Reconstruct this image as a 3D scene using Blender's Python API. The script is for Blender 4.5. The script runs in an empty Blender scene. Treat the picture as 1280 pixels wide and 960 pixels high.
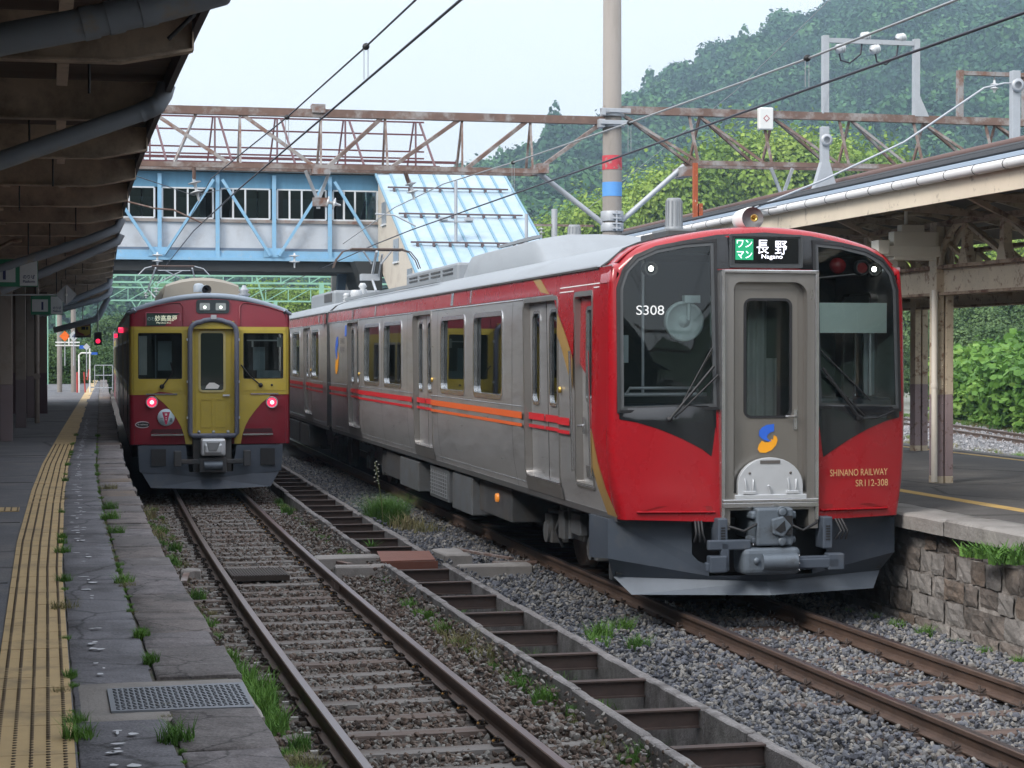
import bpy, bmesh, math, random
import numpy as np
from math import sin, cos, pi, radians, atan, sqrt
from mathutils import Vector, Matrix, Euler, noise
from mathutils.geometry import delaunay_2d_cdt
random.seed(7); RNG = np.random.default_rng(7)
scene = bpy.context.scene
COL = scene.collection

# ---------------------------------------------------------------- camera
FPX, VPX, HZ, CAMZ = 2450., 54., 441., 2.4
YAW = atan((640-VPX)/FPX); PITCH = -atan((480-HZ)/FPX)
cam_d = bpy.data.cameras.new('camera'); cam = bpy.data.objects.new('camera', cam_d); COL.objects.link(cam)
cam.location = (0, 0, CAMZ); cam.rotation_euler = (pi/2+PITCH, 0, -YAW)
cam_d.sensor_width = 36; cam_d.lens = FPX*36/1280; cam_d.clip_start = .1; cam_d.clip_end = 6000
scene.camera = cam
# ---------------------------------------------------------------- sky + sun (hazy overcast late afternoon)
SUN_EL, SUN_AZ = radians(38), radians(236)
w = bpy.data.worlds.new('World'); scene.world = w; w.use_nodes = True
nt = w.node_tree; nt.nodes.clear()
sky = nt.nodes.new('ShaderNodeTexSky'); sky.sky_type = 'NISHITA'; sky.sun_disc = False
sky.sun_elevation = SUN_EL; sky.sun_rotation = SUN_AZ; sky.air_density = 1.4; sky.dust_density = 4.0; sky.altitude = 600
tc = nt.nodes.new('ShaderNodeTexCoord'); nz = nt.nodes.new('ShaderNodeTexNoise'); nz.inputs['Scale'].default_value = 1.6; nz.inputs['Detail'].default_value = 4
mp = nt.nodes.new('ShaderNodeMapping'); mp.inputs['Scale'].default_value = (1, 1, 3)
cr = nt.nodes.new('ShaderNodeMapRange'); cr.inputs['From Min'].default_value = .35; cr.inputs['From Max'].default_value = .7
cr.inputs['To Min'].default_value = .72; cr.inputs['To Max'].default_value = .93
mx = nt.nodes.new('ShaderNodeMix'); mx.data_type = 'RGBA'
mx.inputs['B'].default_value = (8.9, 9.1, 9.7, 1)
bg = nt.nodes.new('ShaderNodeBackground'); bg.inputs['Strength'].default_value = .10
wo = nt.nodes.new('ShaderNodeOutputWorld')
# an overcast dome is about three times brighter overhead than at the horizon
sx = nt.nodes.new('ShaderNodeSeparateXYZ'); gz = nt.nodes.new('ShaderNodeMapRange'); gm = nt.nodes.new('ShaderNodeMix'); gm.data_type = 'RGBA'
gm.inputs['A'].default_value = (4.65, 4.9, 5.4, 1); gm.inputs['B'].default_value = (13.6, 14.0, 14.8, 1)
nt.links.new(tc.outputs['Generated'], sx.inputs[0]); nt.links.new(sx.outputs['Z'], gz.inputs['Value']); nt.links.new(gz.outputs[0], gm.inputs['Factor']); nt.links.new(gm.outputs['Result'], mx.inputs['B'])
nt.links.new(tc.outputs['Generated'], mp.inputs['Vector']); nt.links.new(mp.outputs[0], nz.inputs['Vector'])
nt.links.new(nz.outputs['Fac'], cr.inputs['Value']); nt.links.new(cr.outputs[0], mx.inputs['Factor'])
nt.links.new(sky.outputs[0], mx.inputs['A']); nt.links.new(mx.outputs['Result'], bg.inputs['Color']); nt.links.new(bg.outputs[0], wo.inputs['Surface'])
sd = bpy.data.lights.new('sun', 'SUN'); so = bpy.data.objects.new('sun', sd); COL.objects.link(so)
sd.energy = 1.6; sd.angle = radians(20); sd.color = (1, .96, .9)
so.rotation_euler = (pi/2-SUN_EL, 0, -SUN_AZ+pi)   # from behind the camera, upper left
vs = scene.view_settings; vs.view_transform = 'Standard'; vs.look = 'None'; vs.gamma = 1; vs.use_curve_mapping = False
vs.exposure = 1.0
scene.cycles.max_bounces = 6; scene.cycles.diffuse_bounces = 4; scene.cycles.glossy_bounces = 3
scene.cycles.transparent_max_bounces = 12; scene.cycles.transmission_bounces = 3
scene.cycles.caustics_reflective = False; scene.cycles.caustics_refractive = False
scene.cycles.volume_bounces = 0; scene.cycles.use_adaptive_sampling = True; scene.cycles.use_denoising = True

# ---------------------------------------------------------------- helpers
def S(y):
    """sideways drift of the gently curving station, as a function of distance"""
    return 0. if y < 10 else (.0007*(y-10)**2 if y < 30 else .28+.028*(y-30))
def tag(o, label=None, cat=None, group=None, kind=None):
    if label: o['label'] = label
    if cat: o['category'] = cat
    if group: o['group'] = group
    if kind: o['kind'] = kind
    return o
def thing(name, label, cat, loc=(0,0,0), rz=0, group=None):
    o = bpy.data.objects.new(name, None); COL.objects.link(o); o.location = loc; o.rotation_euler = (0, 0, rz); o.empty_display_size = .2
    return tag(o, label, cat, group)
def link(name, me, parent=None):
    o = bpy.data.objects.new(name, me); COL.objects.link(o)
    if parent: o.parent = parent
    return o
def clone(root, loc=None, rz=None, label=None, scale=None):
    r = root.copy(); COL.objects.link(r)
    if loc: r.location = loc
    if rz is not None: r.rotation_euler = (0, 0, rz)
    if scale: r.scale = scale if hasattr(scale, '__len__') else (scale,)*3
    if label: r['label'] = label
    for ch in list(root.children):
        c = ch.copy(); COL.objects.link(c); c.parent = r
        for g in list(ch.children):
            d = g.copy(); COL.objects.link(d); d.parent = c
    return r

SPLIT = {'hose', 'grab_rail', 'gold_stripe', 'red_stripe', 'orange_stripe', 'yellow_field', 'step_recess', 'marker_plate', 'roof_insulator', 'gusset_plate', 'strip_light', 'white_pinstripe', 'marker_lamp', 'side_louvre', 'bumper_strip', 'cab_fitting', 'notice_card', 'striped_post', 'purlin_bracket', 'cab_partition', 'badge_star', 'fishplate', 'cable_trough', 'equipment_box', 'joint_plate', 'pipe_collar', 'jumper_loop'}
class M:
    """collects faces and links them as one mesh object"""
    def __init__(s): s.v = []; s.f = []; s.m = []; s.sm = []
    def add(s, vs, fs, mi=0, smooth=False):
        n = len(s.v); s.v += [tuple(p) for p in vs]; s.f += [tuple(i+n for i in f) for f in fs]
        s.m += [mi]*len(fs); s.sm += [smooth]*len(fs); return s
    def box(s, x0, x1, y0, y1, z0, z1, mi=0, R=None, T=None):
        vs = [(x, y, z) for z in (z0, z1) for y in (y0, y1) for x in (x0, x1)]
        if R is not None or T is not None:
            vs = [tuple((R @ Vector(p) if R is not None else Vector(p)) + Vector(T or (0,0,0))) for p in vs]
        return s.add(vs, [(0,2,3,1), (4,5,7,6), (0,1,5,4), (2,6,7,3), (0,4,6,2), (1,3,7,5)], mi)
    def beam(s, a, b, w=.05, h=None, mi=0, up=(0,0,1)):
        a = Vector(a); b = Vector(b); d = (b-a).normalized(); u = Vector(up)
        if abs(d.dot(u)) > .98: u = Vector((0,1,0))
        x = d.cross(u).normalized(); z = x.cross(d); h = h or w
        vs = [tuple(p+x*(i*w/2)+z*(j*h/2)) for p in (a, b) for i, j in ((-1,-1),(1,-1),(1,1),(-1,1))]
        return s.add(vs, [(3,2,1,0), (4,5,6,7), (0,1,5,4), (1,2,6,5), (2,3,7,6), (3,0,4,7)], mi)
    def tube(s, pts, r, n=8, mi=0, cap=True, smooth=True):
        pts = [Vector(p) for p in pts]; rs = r if hasattr(r, '__len__') else [r]*len(pts)
        vs = []; fs = []; pu = None
        for i, p in enumerate(pts):
            d = (pts[min(i+1, len(pts)-1)]-pts[max(i-1, 0)]).normalized()
            u = pu if pu is not None else (Vector((0,0,1)) if abs(d.z) < .9 else Vector((1,0,0)))
            x = d.cross(u).normalized(); z = x.cross(d).normalized(); pu = z
            vs += [tuple(p+(x*cos(2*pi*k/n)+z*sin(2*pi*k/n))*rs[i]) for k in range(n)]
        for i in range(len(pts)-1):
            for k in range(n): fs.append((i*n+k, i*n+(k+1)%n, (i+1)*n+(k+1)%n, (i+1)*n+k))
        s.add(vs, fs, mi, smooth)
        if cap: s.add(vs[:n][::-1], [tuple(range(n))], mi); s.add(vs[-n:], [tuple(range(n))], mi)
        return s
    def lathe(s, prof, c=(0,0,0), axis='z', n=16, mi=0):
        vs = []; fs = []
        for r, h in prof:
            for k in range(n):
                a = 2*pi*k/n; x, y = r*cos(a), r*sin(a)
                vs.append({'z': (x+c[0], y+c[1], h+c[2]), 'y': (x+c[0], h+c[1], y+c[2]), 'x': (h+c[0], x+c[1], y+c[2])}[axis])
        for i in range(len(prof)-1):
            for k in range(n): fs.append((i*n+k, i*n+(k+1)%n, (i+1)*n+(k+1)%n, (i+1)*n+k))
        return s.add(vs, fs, mi, True)
    def poly(s, pts, d, mi=0):
        """prism: planar loop pts extruded by vector d"""
        n = len(pts); d = Vector(d); vs = [tuple(p) for p in pts]+[tuple(Vector(p)+d) for p in pts]
        return s.add(vs, [tuple(range(n))[::-1], tuple(range(n, 2*n))]+[(i, (i+1)%n, n+(i+1)%n, n+i) for i in range(n)], mi)
    def grid(s, P, mi=0, smooth=True, flip=False):
        a = len(P); b = len(P[0]); vs = [p for row in P for p in row]
        fs = [(i*b+j, i*b+j+1, (i+1)*b+j+1, (i+1)*b+j) for i in range(a-1) for j in range(b-1)]
        if flip: fs = [f[::-1] for f in fs]
        return s.add(vs, fs, mi, smooth)
    def build(s, name, mats, parent=None, bev=0, fix=True, seg=2):
        if name in SPLIT and parent is not None:
            par = list(range(len(s.v)))
            def fd(a):
                while par[a] != a: par[a] = par[par[a]]; a = par[a]
                return a
            for f in s.f:
                for q in f[1:]: par[fd(q)] = fd(f[0])
            seen = {}
            for p_ in range(len(s.v)):      # pieces that share a position belong together
                k_ = tuple(round(c, 4) for c in s.v[p_])
                if k_ in seen: par[fd(p_)] = fd(seen[k_])
                else: seen[k_] = p_
            isl = {}
            for i, f in enumerate(s.f): isl.setdefault(fd(f[0]), []).append(i)
            if 1 < len(isl) <= 40:
                for fl in isl.values():
                    q = M(); ids = sorted({v for i in fl for v in s.f[i]}); mp_ = {v: k for k, v in enumerate(ids)}; q.v = [s.v[v] for v in ids]
                    for i in fl: q.f.append(tuple(mp_[v] for v in s.f[i])); q.m.append(s.m[i]); q.sm.append(s.sm[i])
                    o = q.build1(name, mats, parent, bev, fix, seg)
                return o
        return s.build1(name, mats, parent, bev, fix, seg)
    def build1(s, name, mats, parent=None, bev=0, fix=True, seg=2):
        me = bpy.data.meshes.new(name); me.from_pydata(s.v, [], s.f)
        for m_ in (mats if isinstance(mats, (list, tuple)) else [mats]): me.materials.append(m_)
        me.polygons.foreach_set('material_index', s.m); me.polygons.foreach_set('use_smooth', s.sm)
        if fix:
            bm = bmesh.new(); bm.from_mesh(me); bmesh.ops.recalc_face_normals(bm, faces=bm.faces); bm.to_mesh(me); bm.free()
        me.update(); o = link(name, me, parent)
        if bev:
            b = o.modifiers.new('bevel', 'BEVEL'); b.width = bev; b.segments = seg; b.limit_method = 'ANGLE'; b.angle_limit = radians(40)
        return o

def rrect(x0, x1, z0, z1, r, n=5):
    out = []
    for cx, cz, a0 in ((x1-r, z1-r, 0), (x0+r, z1-r, 90), (x0+r, z0+r, 180), (x1-r, z0+r, 270)):
        for k in range(n+1):
            a = radians(a0+90*k/n); out.append((cx+r*cos(a), cz+r*sin(a)))
    return out
def inset(loop, d):
    """offset a CCW loop inward by d"""
    n = len(loop); out = []
    for i in range(n):
        p0 = Vector(loop[i-1]); p = Vector(loop[i]); p1 = Vector(loop[(i+1)%n])
        e0 = (p-p0); e1 = (p1-p)
        e0 = e0.normalized() if e0.length > 1e-9 else e1.normalized(); e1 = e1.normalized() if e1.length > 1e-9 else e0
        n0 = Vector((-e0.y, e0.x)); n1 = Vector((-e1.y, e1.x)); b = n0+n1
        b = b/max(.4, b.dot(n0)) if b.length > 1e-6 else n0
        out.append(tuple(p+b*d))
    return out
def pip(p, loop):
    x, y = p; c = False; n = len(loop); j = n-1
    for i in range(n):
        xi, yi = loop[i]; xj, yj = loop[j]
        if (yi > y) != (yj > y) and x < (xj-xi)*(y-yi)/(yj-yi+1e-12)+xi: c = not c
        j = i
    return c
def panel(m, outline, holes, fn, su, sv, mi=0, smooth=True, flip=False):
    """conforming triangulation of a 2D outline with holes, mapped to 3D by fn(u, v)"""
    pts = [Vector(p) for p in outline]; edges = []; n = len(pts)
    edges += [(i, (i+1)%n) for i in range(n)]
    for h in holes:
        k = len(pts); pts += [Vector(p) for p in h]; edges += [(k+i, k+(i+1)%len(h)) for i in range(len(h))]
    us = [p[0] for p in outline]; vs_ = [p[1] for p in outline]
    nu = max(1, int((max(us)-min(us))/su)); nv = max(1, int((max(vs_)-min(vs_))/sv))
    for i in range(1, nu):
        for j in range(1, nv):
            q = (min(us)+(max(us)-min(us))*i/nu, min(vs_)+(max(vs_)-min(vs_))*j/nv)
            if pip(q, outline) and not any(pip(q, h) for h in holes): pts.append(Vector(q))
    v2, e2, f2, *_ = delaunay_2d_cdt(pts, edges, [], 0, 1e-5)
    keep = []
    for f in f2:
        c = [sum(v2[i][k] for i in f)/len(f) for k in (0, 1)]
        if pip(c, outline) and not any(pip(c, h) for h in holes): keep.append(tuple(f)[::-1] if flip else tuple(f))
    return m.add([fn(p[0], p[1]) for p in v2], keep, mi, smooth)
def ring(m, outer, inner, fn0, fn1, mi=0):
    """frame between two loops of equal length: face at fn0, inner return down to fn1"""
    n = len(outer); A = [fn0(*p) for p in outer]; B = [fn0(*p) for p in inner]; C_ = [fn1(*p) for p in inner]; D = [fn1(*p) for p in outer]
    f = []
    for i in range(n):
        j = (i+1)%n; f += [(i, j, n+j, n+i), (n+i, n+j, 2*n+j, 2*n+i), (j, i, 3*n+i, 3*n+j)]
    return m.add(A+B+C_+D, f, mi)

# ---------------------------------------------------------------- materials
_m = {}
def mat(name, col=(.5, .5, .5), rough=.6, metal=0., var=.12, sc=4., bump=0., bsc=40., spec=.5, dirt=None, dsc=1.5, damt=(.5, .7), coat=0., emit=None, es=1., stretch=None, crack=0.):
    """procedural principled material: two octaves of colour noise, optional dirt / rust patches, optional bump"""
    if name in _m: return _m[name]
    m = bpy.data.materials.new(name); m.use_nodes = True; t = m.node_tree; N = t.nodes; L = t.links; b = N['Principled BSDF']
    co = N.new('ShaderNodeTexCoord'); mpn = N.new('ShaderNodeMapping'); L.new(co.outputs['Object'], mpn.inputs[0])
    if stretch: mpn.inputs['Scale'].default_value = stretch
    n1 = N.new('ShaderNodeTexNoise'); n1.inputs['Scale'].default_value = sc; n1.inputs['Detail'].default_value = 6; n1.inputs['Roughness'].default_value = .65
    L.new(mpn.outputs[0], n1.inputs['Vector'])
    mr = N.new('ShaderNodeMapRange'); mr.inputs['From Min'].default_value = .25; mr.inputs['From Max'].default_value = .75
    mr.inputs['To Min'].default_value = 1-var; mr.inputs['To Max'].default_value = 1+var; L.new(n1.outputs['Fac'], mr.inputs['Value'])
    hv = N.new('ShaderNodeHueSaturation'); hv.inputs['Color'].default_value = (*col, 1); L.new(mr.outputs[0], hv.inputs['Value'])
    out = hv.outputs['Color']
    if dirt:
        n2 = N.new('ShaderNodeTexNoise'); n2.inputs['Scale'].default_value = dsc; n2.inputs['Detail'].default_value = 9; n2.inputs['Roughness'].default_value = .7
        L.new(mpn.outputs[0], n2.inputs['Vector'])
        r2 = N.new('ShaderNodeMapRange'); r2.inputs['From Min'].default_value = damt[0]; r2.inputs['From Max'].default_value = damt[1]; L.new(n2.outputs['Fac'], r2.inputs['Value'])
        mxn = N.new('ShaderNodeMix'); mxn.data_type = 'RGBA'; L.new(r2.outputs[0], mxn.inputs['Factor']); L.new(out, mxn.inputs['A']); mxn.inputs['B'].default_value = (*dirt, 1)
        out = mxn.outputs['Result']
    if crack:
        vo = N.new('ShaderNodeTexVoronoi'); vo.feature = 'DISTANCE_TO_EDGE'; vo.inputs['Scale'].default_value = crack; vo.inputs['Randomness'].default_value = 1
        ad = N.new('ShaderNodeMix'); ad.data_type = 'RGBA'; ad.inputs['Factor'].default_value = .12; L.new(mpn.outputs[0], ad.inputs['A']); L.new(n1.outputs['Color'], ad.inputs['B']); L.new(ad.outputs['Result'], vo.inputs['Vector'])
        cm = N.new('ShaderNodeMapRange'); cm.inputs['From Max'].default_value = .014; cm.inputs['To Min'].default_value = .35; L.new(vo.outputs['Distance'], cm.inputs['Value'])
        mc = N.new('ShaderNodeMix'); mc.data_type = 'RGBA'; mc.blend_type = 'MULTIPLY'; mc.inputs['Factor'].default_value = 1; L.new(out, mc.inputs['A']); L.new(cm.outputs[0], mc.inputs['B']); out = mc.outputs['Result']
        n4 = N.new('ShaderNodeTexNoise'); n4.inputs['Scale'].default_value = 90; n4.inputs['Detail'].default_value = 3; L.new(mpn.outputs[0], n4.inputs['Vector']); m4 = N.new('ShaderNodeMapRange'); m4.inputs['From Min'].default_value = .3; m4.inputs['From Max'].default_value = .7; m4.inputs['To Min'].default_value = .72; m4.inputs['To Max'].default_value = 1.28; L.new(n4.outputs['Fac'], m4.inputs['Value'])
        mc2 = N.new('ShaderNodeMix'); mc2.data_type = 'RGBA'; mc2.blend_type = 'MULTIPLY'; mc2.inputs['Factor'].default_value = 1; L.new(out, mc2.inputs['A']); L.new(m4.outputs[0], mc2.inputs['B']); out = mc2.outputs['Result']
    L.new(out, b.inputs['Base Color'])
    b.inputs['Roughness'].default_value = rough; b.inputs['Metallic'].default_value = metal; b.inputs['Specular IOR Level'].default_value = spec
    rr = N.new('ShaderNodeMapRange'); rr.inputs['To Min'].default_value = max(0, rough-.12*(rough > .1)); rr.inputs['To Max'].default_value = min(1, rough+.12*(rough > .1)); L.new(n1.outputs['Fac'], rr.inputs['Value']); L.new(rr.outputs[0], b.inputs['Roughness'])
    if coat: b.inputs['Coat Weight'].default_value = coat; b.inputs['Coat Roughness'].default_value = .08
    if bump:
        n3 = N.new('ShaderNodeTexNoise'); n3.inputs['Scale'].default_value = bsc; n3.inputs['Detail'].default_value = 8; L.new(mpn.outputs[0], n3.inputs['Vector'])
        bp = N.new('ShaderNodeBump'); bp.inputs['Strength'].default_value = 1; bp.inputs['Distance'].default_value = bump; L.new(n3.outputs['Fac'], bp.inputs['Height']); L.new(bp.outputs[0], b.inputs['Normal'])
    if emit: b.inputs['Emission Color'].default_value = (*emit, 1); b.inputs['Emission Strength'].default_value = es
    _m[name] = m; return m
def randmat(name, cols, rough=.8, trans=0., per='obj'):
    """colour picked per instance (stones) or per leaf clump (noise over the crown)"""
    m = bpy.data.materials.new(name); m.use_nodes = True; t = m.node_tree; N = t.nodes; L = t.links; b = N['Principled BSDF']
    rp = N.new('ShaderNodeValToRGB'); rp.color_ramp.interpolation = 'LINEAR'
    for i, c in enumerate(cols):
        p = i/(len(cols)-1)
        e = rp.color_ramp.elements[0] if i == 0 else (rp.color_ramp.elements[-1] if i == len(cols)-1 else rp.color_ramp.elements.new(p))
        e.position = p; e.color = (*c, 1)
    oi = N.new('ShaderNodeObjectInfo'); src = oi.outputs['Random']
    co = N.new('ShaderNodeTexCoord'); nn = N.new('ShaderNodeTexNoise'); nn.inputs['Detail'].default_value = 4
    if per == 'obj':
        nn.inputs['Scale'].default_value = 14.; L.new(co.outputs['Object'], nn.inputs['Vector'])
        ma = N.new('ShaderNodeMath'); ma.operation = 'MULTIPLY_ADD'; ma.inputs[1].default_value = .25; L.new(nn.outputs['Fac'], ma.inputs[0])
        m2 = N.new('ShaderNodeMath'); m2.operation = 'MULTIPLY_ADD'; m2.inputs[1].default_value = 1.0; m2.inputs[2].default_value = -.12; L.new(src, m2.inputs[0]); L.new(m2.outputs[0], ma.inputs[2])
    else:
        geo = N.new('ShaderNodeNewGeometry'); nn.inputs['Scale'].default_value = per; L.new(geo.outputs['Position'], nn.inputs['Vector'])
        ma = N.new('ShaderNodeMath'); ma.operation = 'MULTIPLY_ADD'; ma.inputs[1].default_value = 1.1
        m2 = N.new('ShaderNodeMath'); m2.operation = 'MULTIPLY_ADD'; m2.inputs[1].default_value = .35; m2.inputs[2].default_value = -.34; L.new(geo.outputs['Random Per Island'], m2.inputs[0])
        m3 = N.new('ShaderNodeMath'); m3.operation = 'MULTIPLY_ADD'; m3.inputs[1].default_value = .45; L.new(src, m3.inputs[0]); L.new(m2.outputs[0], m3.inputs[2])
        L.new(nn.outputs['Fac'], ma.inputs[0]); L.new(m3.outputs[0], ma.inputs[2])
    L.new(ma.outputs[0], rp.inputs[0]); L.new(rp.outputs[0], b.inputs['Base Color']); b.inputs['Roughness'].default_value = rough
    b.inputs['Specular IOR Level'].default_value = .25
    if trans:
        o = N['Material Output']; tr = N.new('ShaderNodeBsdfTranslucent'); L.new(rp.outputs[0], tr.inputs[0]); ms = N.new('ShaderNodeMixShader'); ms.inputs[0].default_value = trans
        L.new(b.outputs[0], ms.inputs[1]); L.new(tr.outputs[0], ms.inputs[2]); L.new(ms.outputs[0], o.inputs[0])
    return m
def glass(name, tint=(.35, .42, .42), rough=.02, refl=1.0):
    m = bpy.data.materials.new(name); m.use_nodes = True; t = m.node_tree; N = t.nodes; L = t.links; N.remove(N['Principled BSDF'])
    tr = N.new('ShaderNodeBsdfTransparent'); tr.inputs[0].default_value = (*tint, 1)
    gl = N.new('ShaderNodeBsdfGlossy'); gl.inputs['Roughness'].default_value = rough; gl.inputs[0].default_value = (.85*refl, .9*refl, .92*refl, 1)
    fr = N.new('ShaderNodeFresnel'); fr.inputs[0].default_value = 1.6
    ms = N.new('ShaderNodeMixShader'); L.new(fr.outputs[0], ms.inputs[0]); L.new(tr.outputs[0], ms.inputs[1]); L.new(gl.outputs[0], ms.inputs[2])
    L.new(ms.outputs[0], N['Material Output'].inputs[0]); return m

STEEL_B = mat('beige_stainless', (.34, .325, .31), .32, .75, .05, 3, stretch=(1, 1, .15), dirt=(.2, .17, .14), dsc=1.2, damt=(.5, 1.2))
STEEL = mat('stainless', (.54, .535, .54), .32, .7, .06, 2.5, stretch=(1, 1, 6), dirt=(.22, .2, .18), dsc=.9, damt=(.5, 1.1))
STEEL_L = mat('bright_steel', (.62, .62, .63), .22, .9, .05, 8)
RED = mat('signal_red_paint', (.32, .006, .012), .28, 0, .04, 2, coat=.3, dirt=(.27, .008, .014), dsc=1.1, damt=(.5, 1.2))
STRIPE = mat('red_stripe', (.55, .02, .03), .35, 0, .05, 2)
ORANGE = mat('orange_stripe', (.68, .12, .03), .35, 0, .05, 2)
GOLD = mat('gold_paint', (.36, .22, .07), .4, .2, .06, 3)
BLACK = mat('gloss_black', (.012, .013, .015), .18, 0, .1, 3, coat=.4)
RUBBER = mat('black_rubber', (.015, .015, .017), .55, 0, .15, 8)
ROOFG = mat('roof_grey', (.25, .27, .29), .5, .05, .08, 2.5, stretch=(1, .3, 1), dirt=(.17, .18, .19), dsc=1.3, damt=(.5, .9))
SKIRT = mat('slate_blue_paint', (.06, .075, .10), .5, 0, .14, 3, dirt=(.10, .10, .10), dsc=3, damt=(.55, .85))
UNDER = mat('underframe_grey', (.05, .052, .056), .7, 0, .3, 3, dirt=(.09, .075, .06), dsc=2, damt=(.45, .75))
EQUIP = mat('equipment_grey', (.10, .108, .118), .6, 0, .15, 2, dirt=(.08, .07, .06), dsc=3, damt=(.45, .8))
WHITE = mat('white_paint', (.72, .72, .70), .5, 0, .06, 4, dirt=(.45, .42, .38), dsc=3, damt=(.55, .9))
SILVER = mat('silver_plate', (.60, .62, .65), .35, .4, .06, 5)
DARKIN = mat('dark_interior', (.035, .04, .042), .8, 0, .2, 3)
BLINDM = mat('pale_blind', (.80, .93, .86), .8, 0, .04, 4)
RUST = mat('rusty_brown_steel', (.165, .105, .085), .8, 0, .25, 6, bump=.002, dirt=(.31, .29, .28), dsc=2.6, damt=(.47, .62))
RUSTR = mat('bright_rust', (.34, .08, .03), .85, 0, .3, 8, bump=.003, dirt=(.5, .42, .36), dsc=9, damt=(.6, .63))
GALV = mat('galvanised_steel', (.42, .44, .47), .5, .3, .1, 5, dirt=(.25, .22, .2), dsc=3, damt=(.6, .8))
WIRE = mat('dark_wire', (.045, .045, .06), .5, .5, .1, 4)
WIREL = mat('pale_wire', (.35, .36, .37), .5, .5, .1, 4)
CONC = mat('weathered_concrete', (.27, .25, .235), .85, 0, .15, 5, bump=.004, bsc=60, dirt=(.13, .12, .11), dsc=1.4, damt=(.5, .75))
PORC = mat('white_porcelain', (.52, .54, .56), .2, 0, .05, 5)
GLASS = glass('tinted_window_glass'); GLASSC = glass('clear_cab_glass', (.86, .93, .92))
FAB = {}

def text(name, body, mt, parent, origin, ux, uz, h=None, width=None, ext=.002, align='CENTER', bold=0.):
    """real lettering: origin = centre of baseline box; ux / uz are the directions of writing and of 'up'"""
    cu = bpy.data.curves.new(name, 'FONT'); cu.body = body; cu.align_x = 'CENTER'; cu.align_y = 'CENTER'; cu.extrude = 0; cu.offset = bold
    to = bpy.data.objects.new(name, cu); COL.objects.link(to); dg = bpy.context.evaluated_depsgraph_get(); dg.update()
    me = bpy.data.meshes.new_from_object(to.evaluated_get(dg)); bpy.data.objects.remove(to); bpy.data.curves.remove(cu)
    co = [v.co.copy() for v in me.vertices]
    if not co: return None
    x0, x1 = min(c.x for c in co), max(c.x for c in co); y0, y1 = min(c.y for c in co), max(c.y for c in co)
    sy = h/(y1-y0) if h else width/(x1-x0); sx = width/(x1-x0) if width else sy
    ux = Vector(ux).normalized(); uz = Vector(uz).normalized(); nn = ux.cross(uz)
    for v in me.vertices:
        v.co = Vector(origin)+ux*((v.co.x-(x0+x1)/2)*sx)+uz*((v.co.y-(y0+y1)/2)*sy)+nn*ext
    me.materials.clear(); me.materials.append(mt)
    return link(name, me, parent)

def scatter(name, P, R, Sc, protos, idx=None):
    """one geometry-nodes object holding uncountable stuff"""
    me = bpy.data.meshes.new(name); me.vertices.add(len(P)); me.vertices.foreach_set('co', np.asarray(P, dtype=np.float32).ravel())
    a = me.attributes.new('rot', 'FLOAT_VECTOR', 'POINT'); a.data.foreach_set('vector', np.asarray(R, dtype=np.float32).ravel())
    Sc = np.asarray(Sc, dtype=np.float32)
    if Sc.ndim == 1: Sc = np.repeat(Sc[:, None], 3, 1)
    a = me.attributes.new('scl', 'FLOAT_VECTOR', 'POINT'); a.data.foreach_set('vector', Sc.ravel())
    if idx is None: idx = RNG.integers(0, len(protos), len(P))
    a = me.attributes.new('idx', 'INT', 'POINT'); a.data.foreach_set('value', np.asarray(idx, dtype=np.int32))
    o = link(name, me); c = bpy.data.collections.new(name+' kinds')
    for i, p in enumerate(protos): p.name = '%s kind %02d' % (name, i); c.objects.link(p)
    g = bpy.data.node_groups.new(name, 'GeometryNodeTree')
    g.interface.new_socket('Geometry', in_out='INPUT', socket_type='NodeSocketGeometry'); g.interface.new_socket('Geometry', in_out='OUTPUT', socket_type='NodeSocketGeometry')
    N = g.nodes; L = g.links; gi = N.new('NodeGroupInput'); go = N.new('NodeGroupOutput')
    ci = N.new('GeometryNodeCollectionInfo'); ci.inputs['Collection'].default_value = c; ci.inputs['Separate Children'].default_value = True; ci.inputs['Reset Children'].default_value = True
    ip = N.new('GeometryNodeInstanceOnPoints'); ip.inputs['Pick Instance'].default_value = True
    def at(n, ty):
        q = N.new('GeometryNodeInputNamedAttribute'); q.data_type = ty; q.inputs['Name'].default_value = n; return q.outputs['Attribute']
    er = N.new('FunctionNodeEulerToRotation'); L.new(at('rot', 'FLOAT_VECTOR'), er.inputs[0]); L.new(er.outputs[0], ip.inputs['Rotation'])
    L.new(at('scl', 'FLOAT_VECTOR'), ip.inputs['Scale']); L.new(at('idx', 'INT'), ip.inputs['Instance Index'])
    L.new(gi.outputs[0], ip.inputs['Points']); L.new(ci.outputs[0], ip.inputs['Instance']); L.new(ip.outputs[0], go.inputs[0])
    md = o.modifiers.new('scatter', 'NODES'); md.node_group = g
    return o
def raw(name, vs, fs, mt, smooth=False):
    me = bpy.data.meshes.new(name); me.from_pydata(vs, [], fs); me.materials.append(mt)
    if smooth: me.polygons.foreach_set('use_smooth', [True]*len(me.polygons))
    me.update(); return bpy.data.objects.new(name, me)
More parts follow.
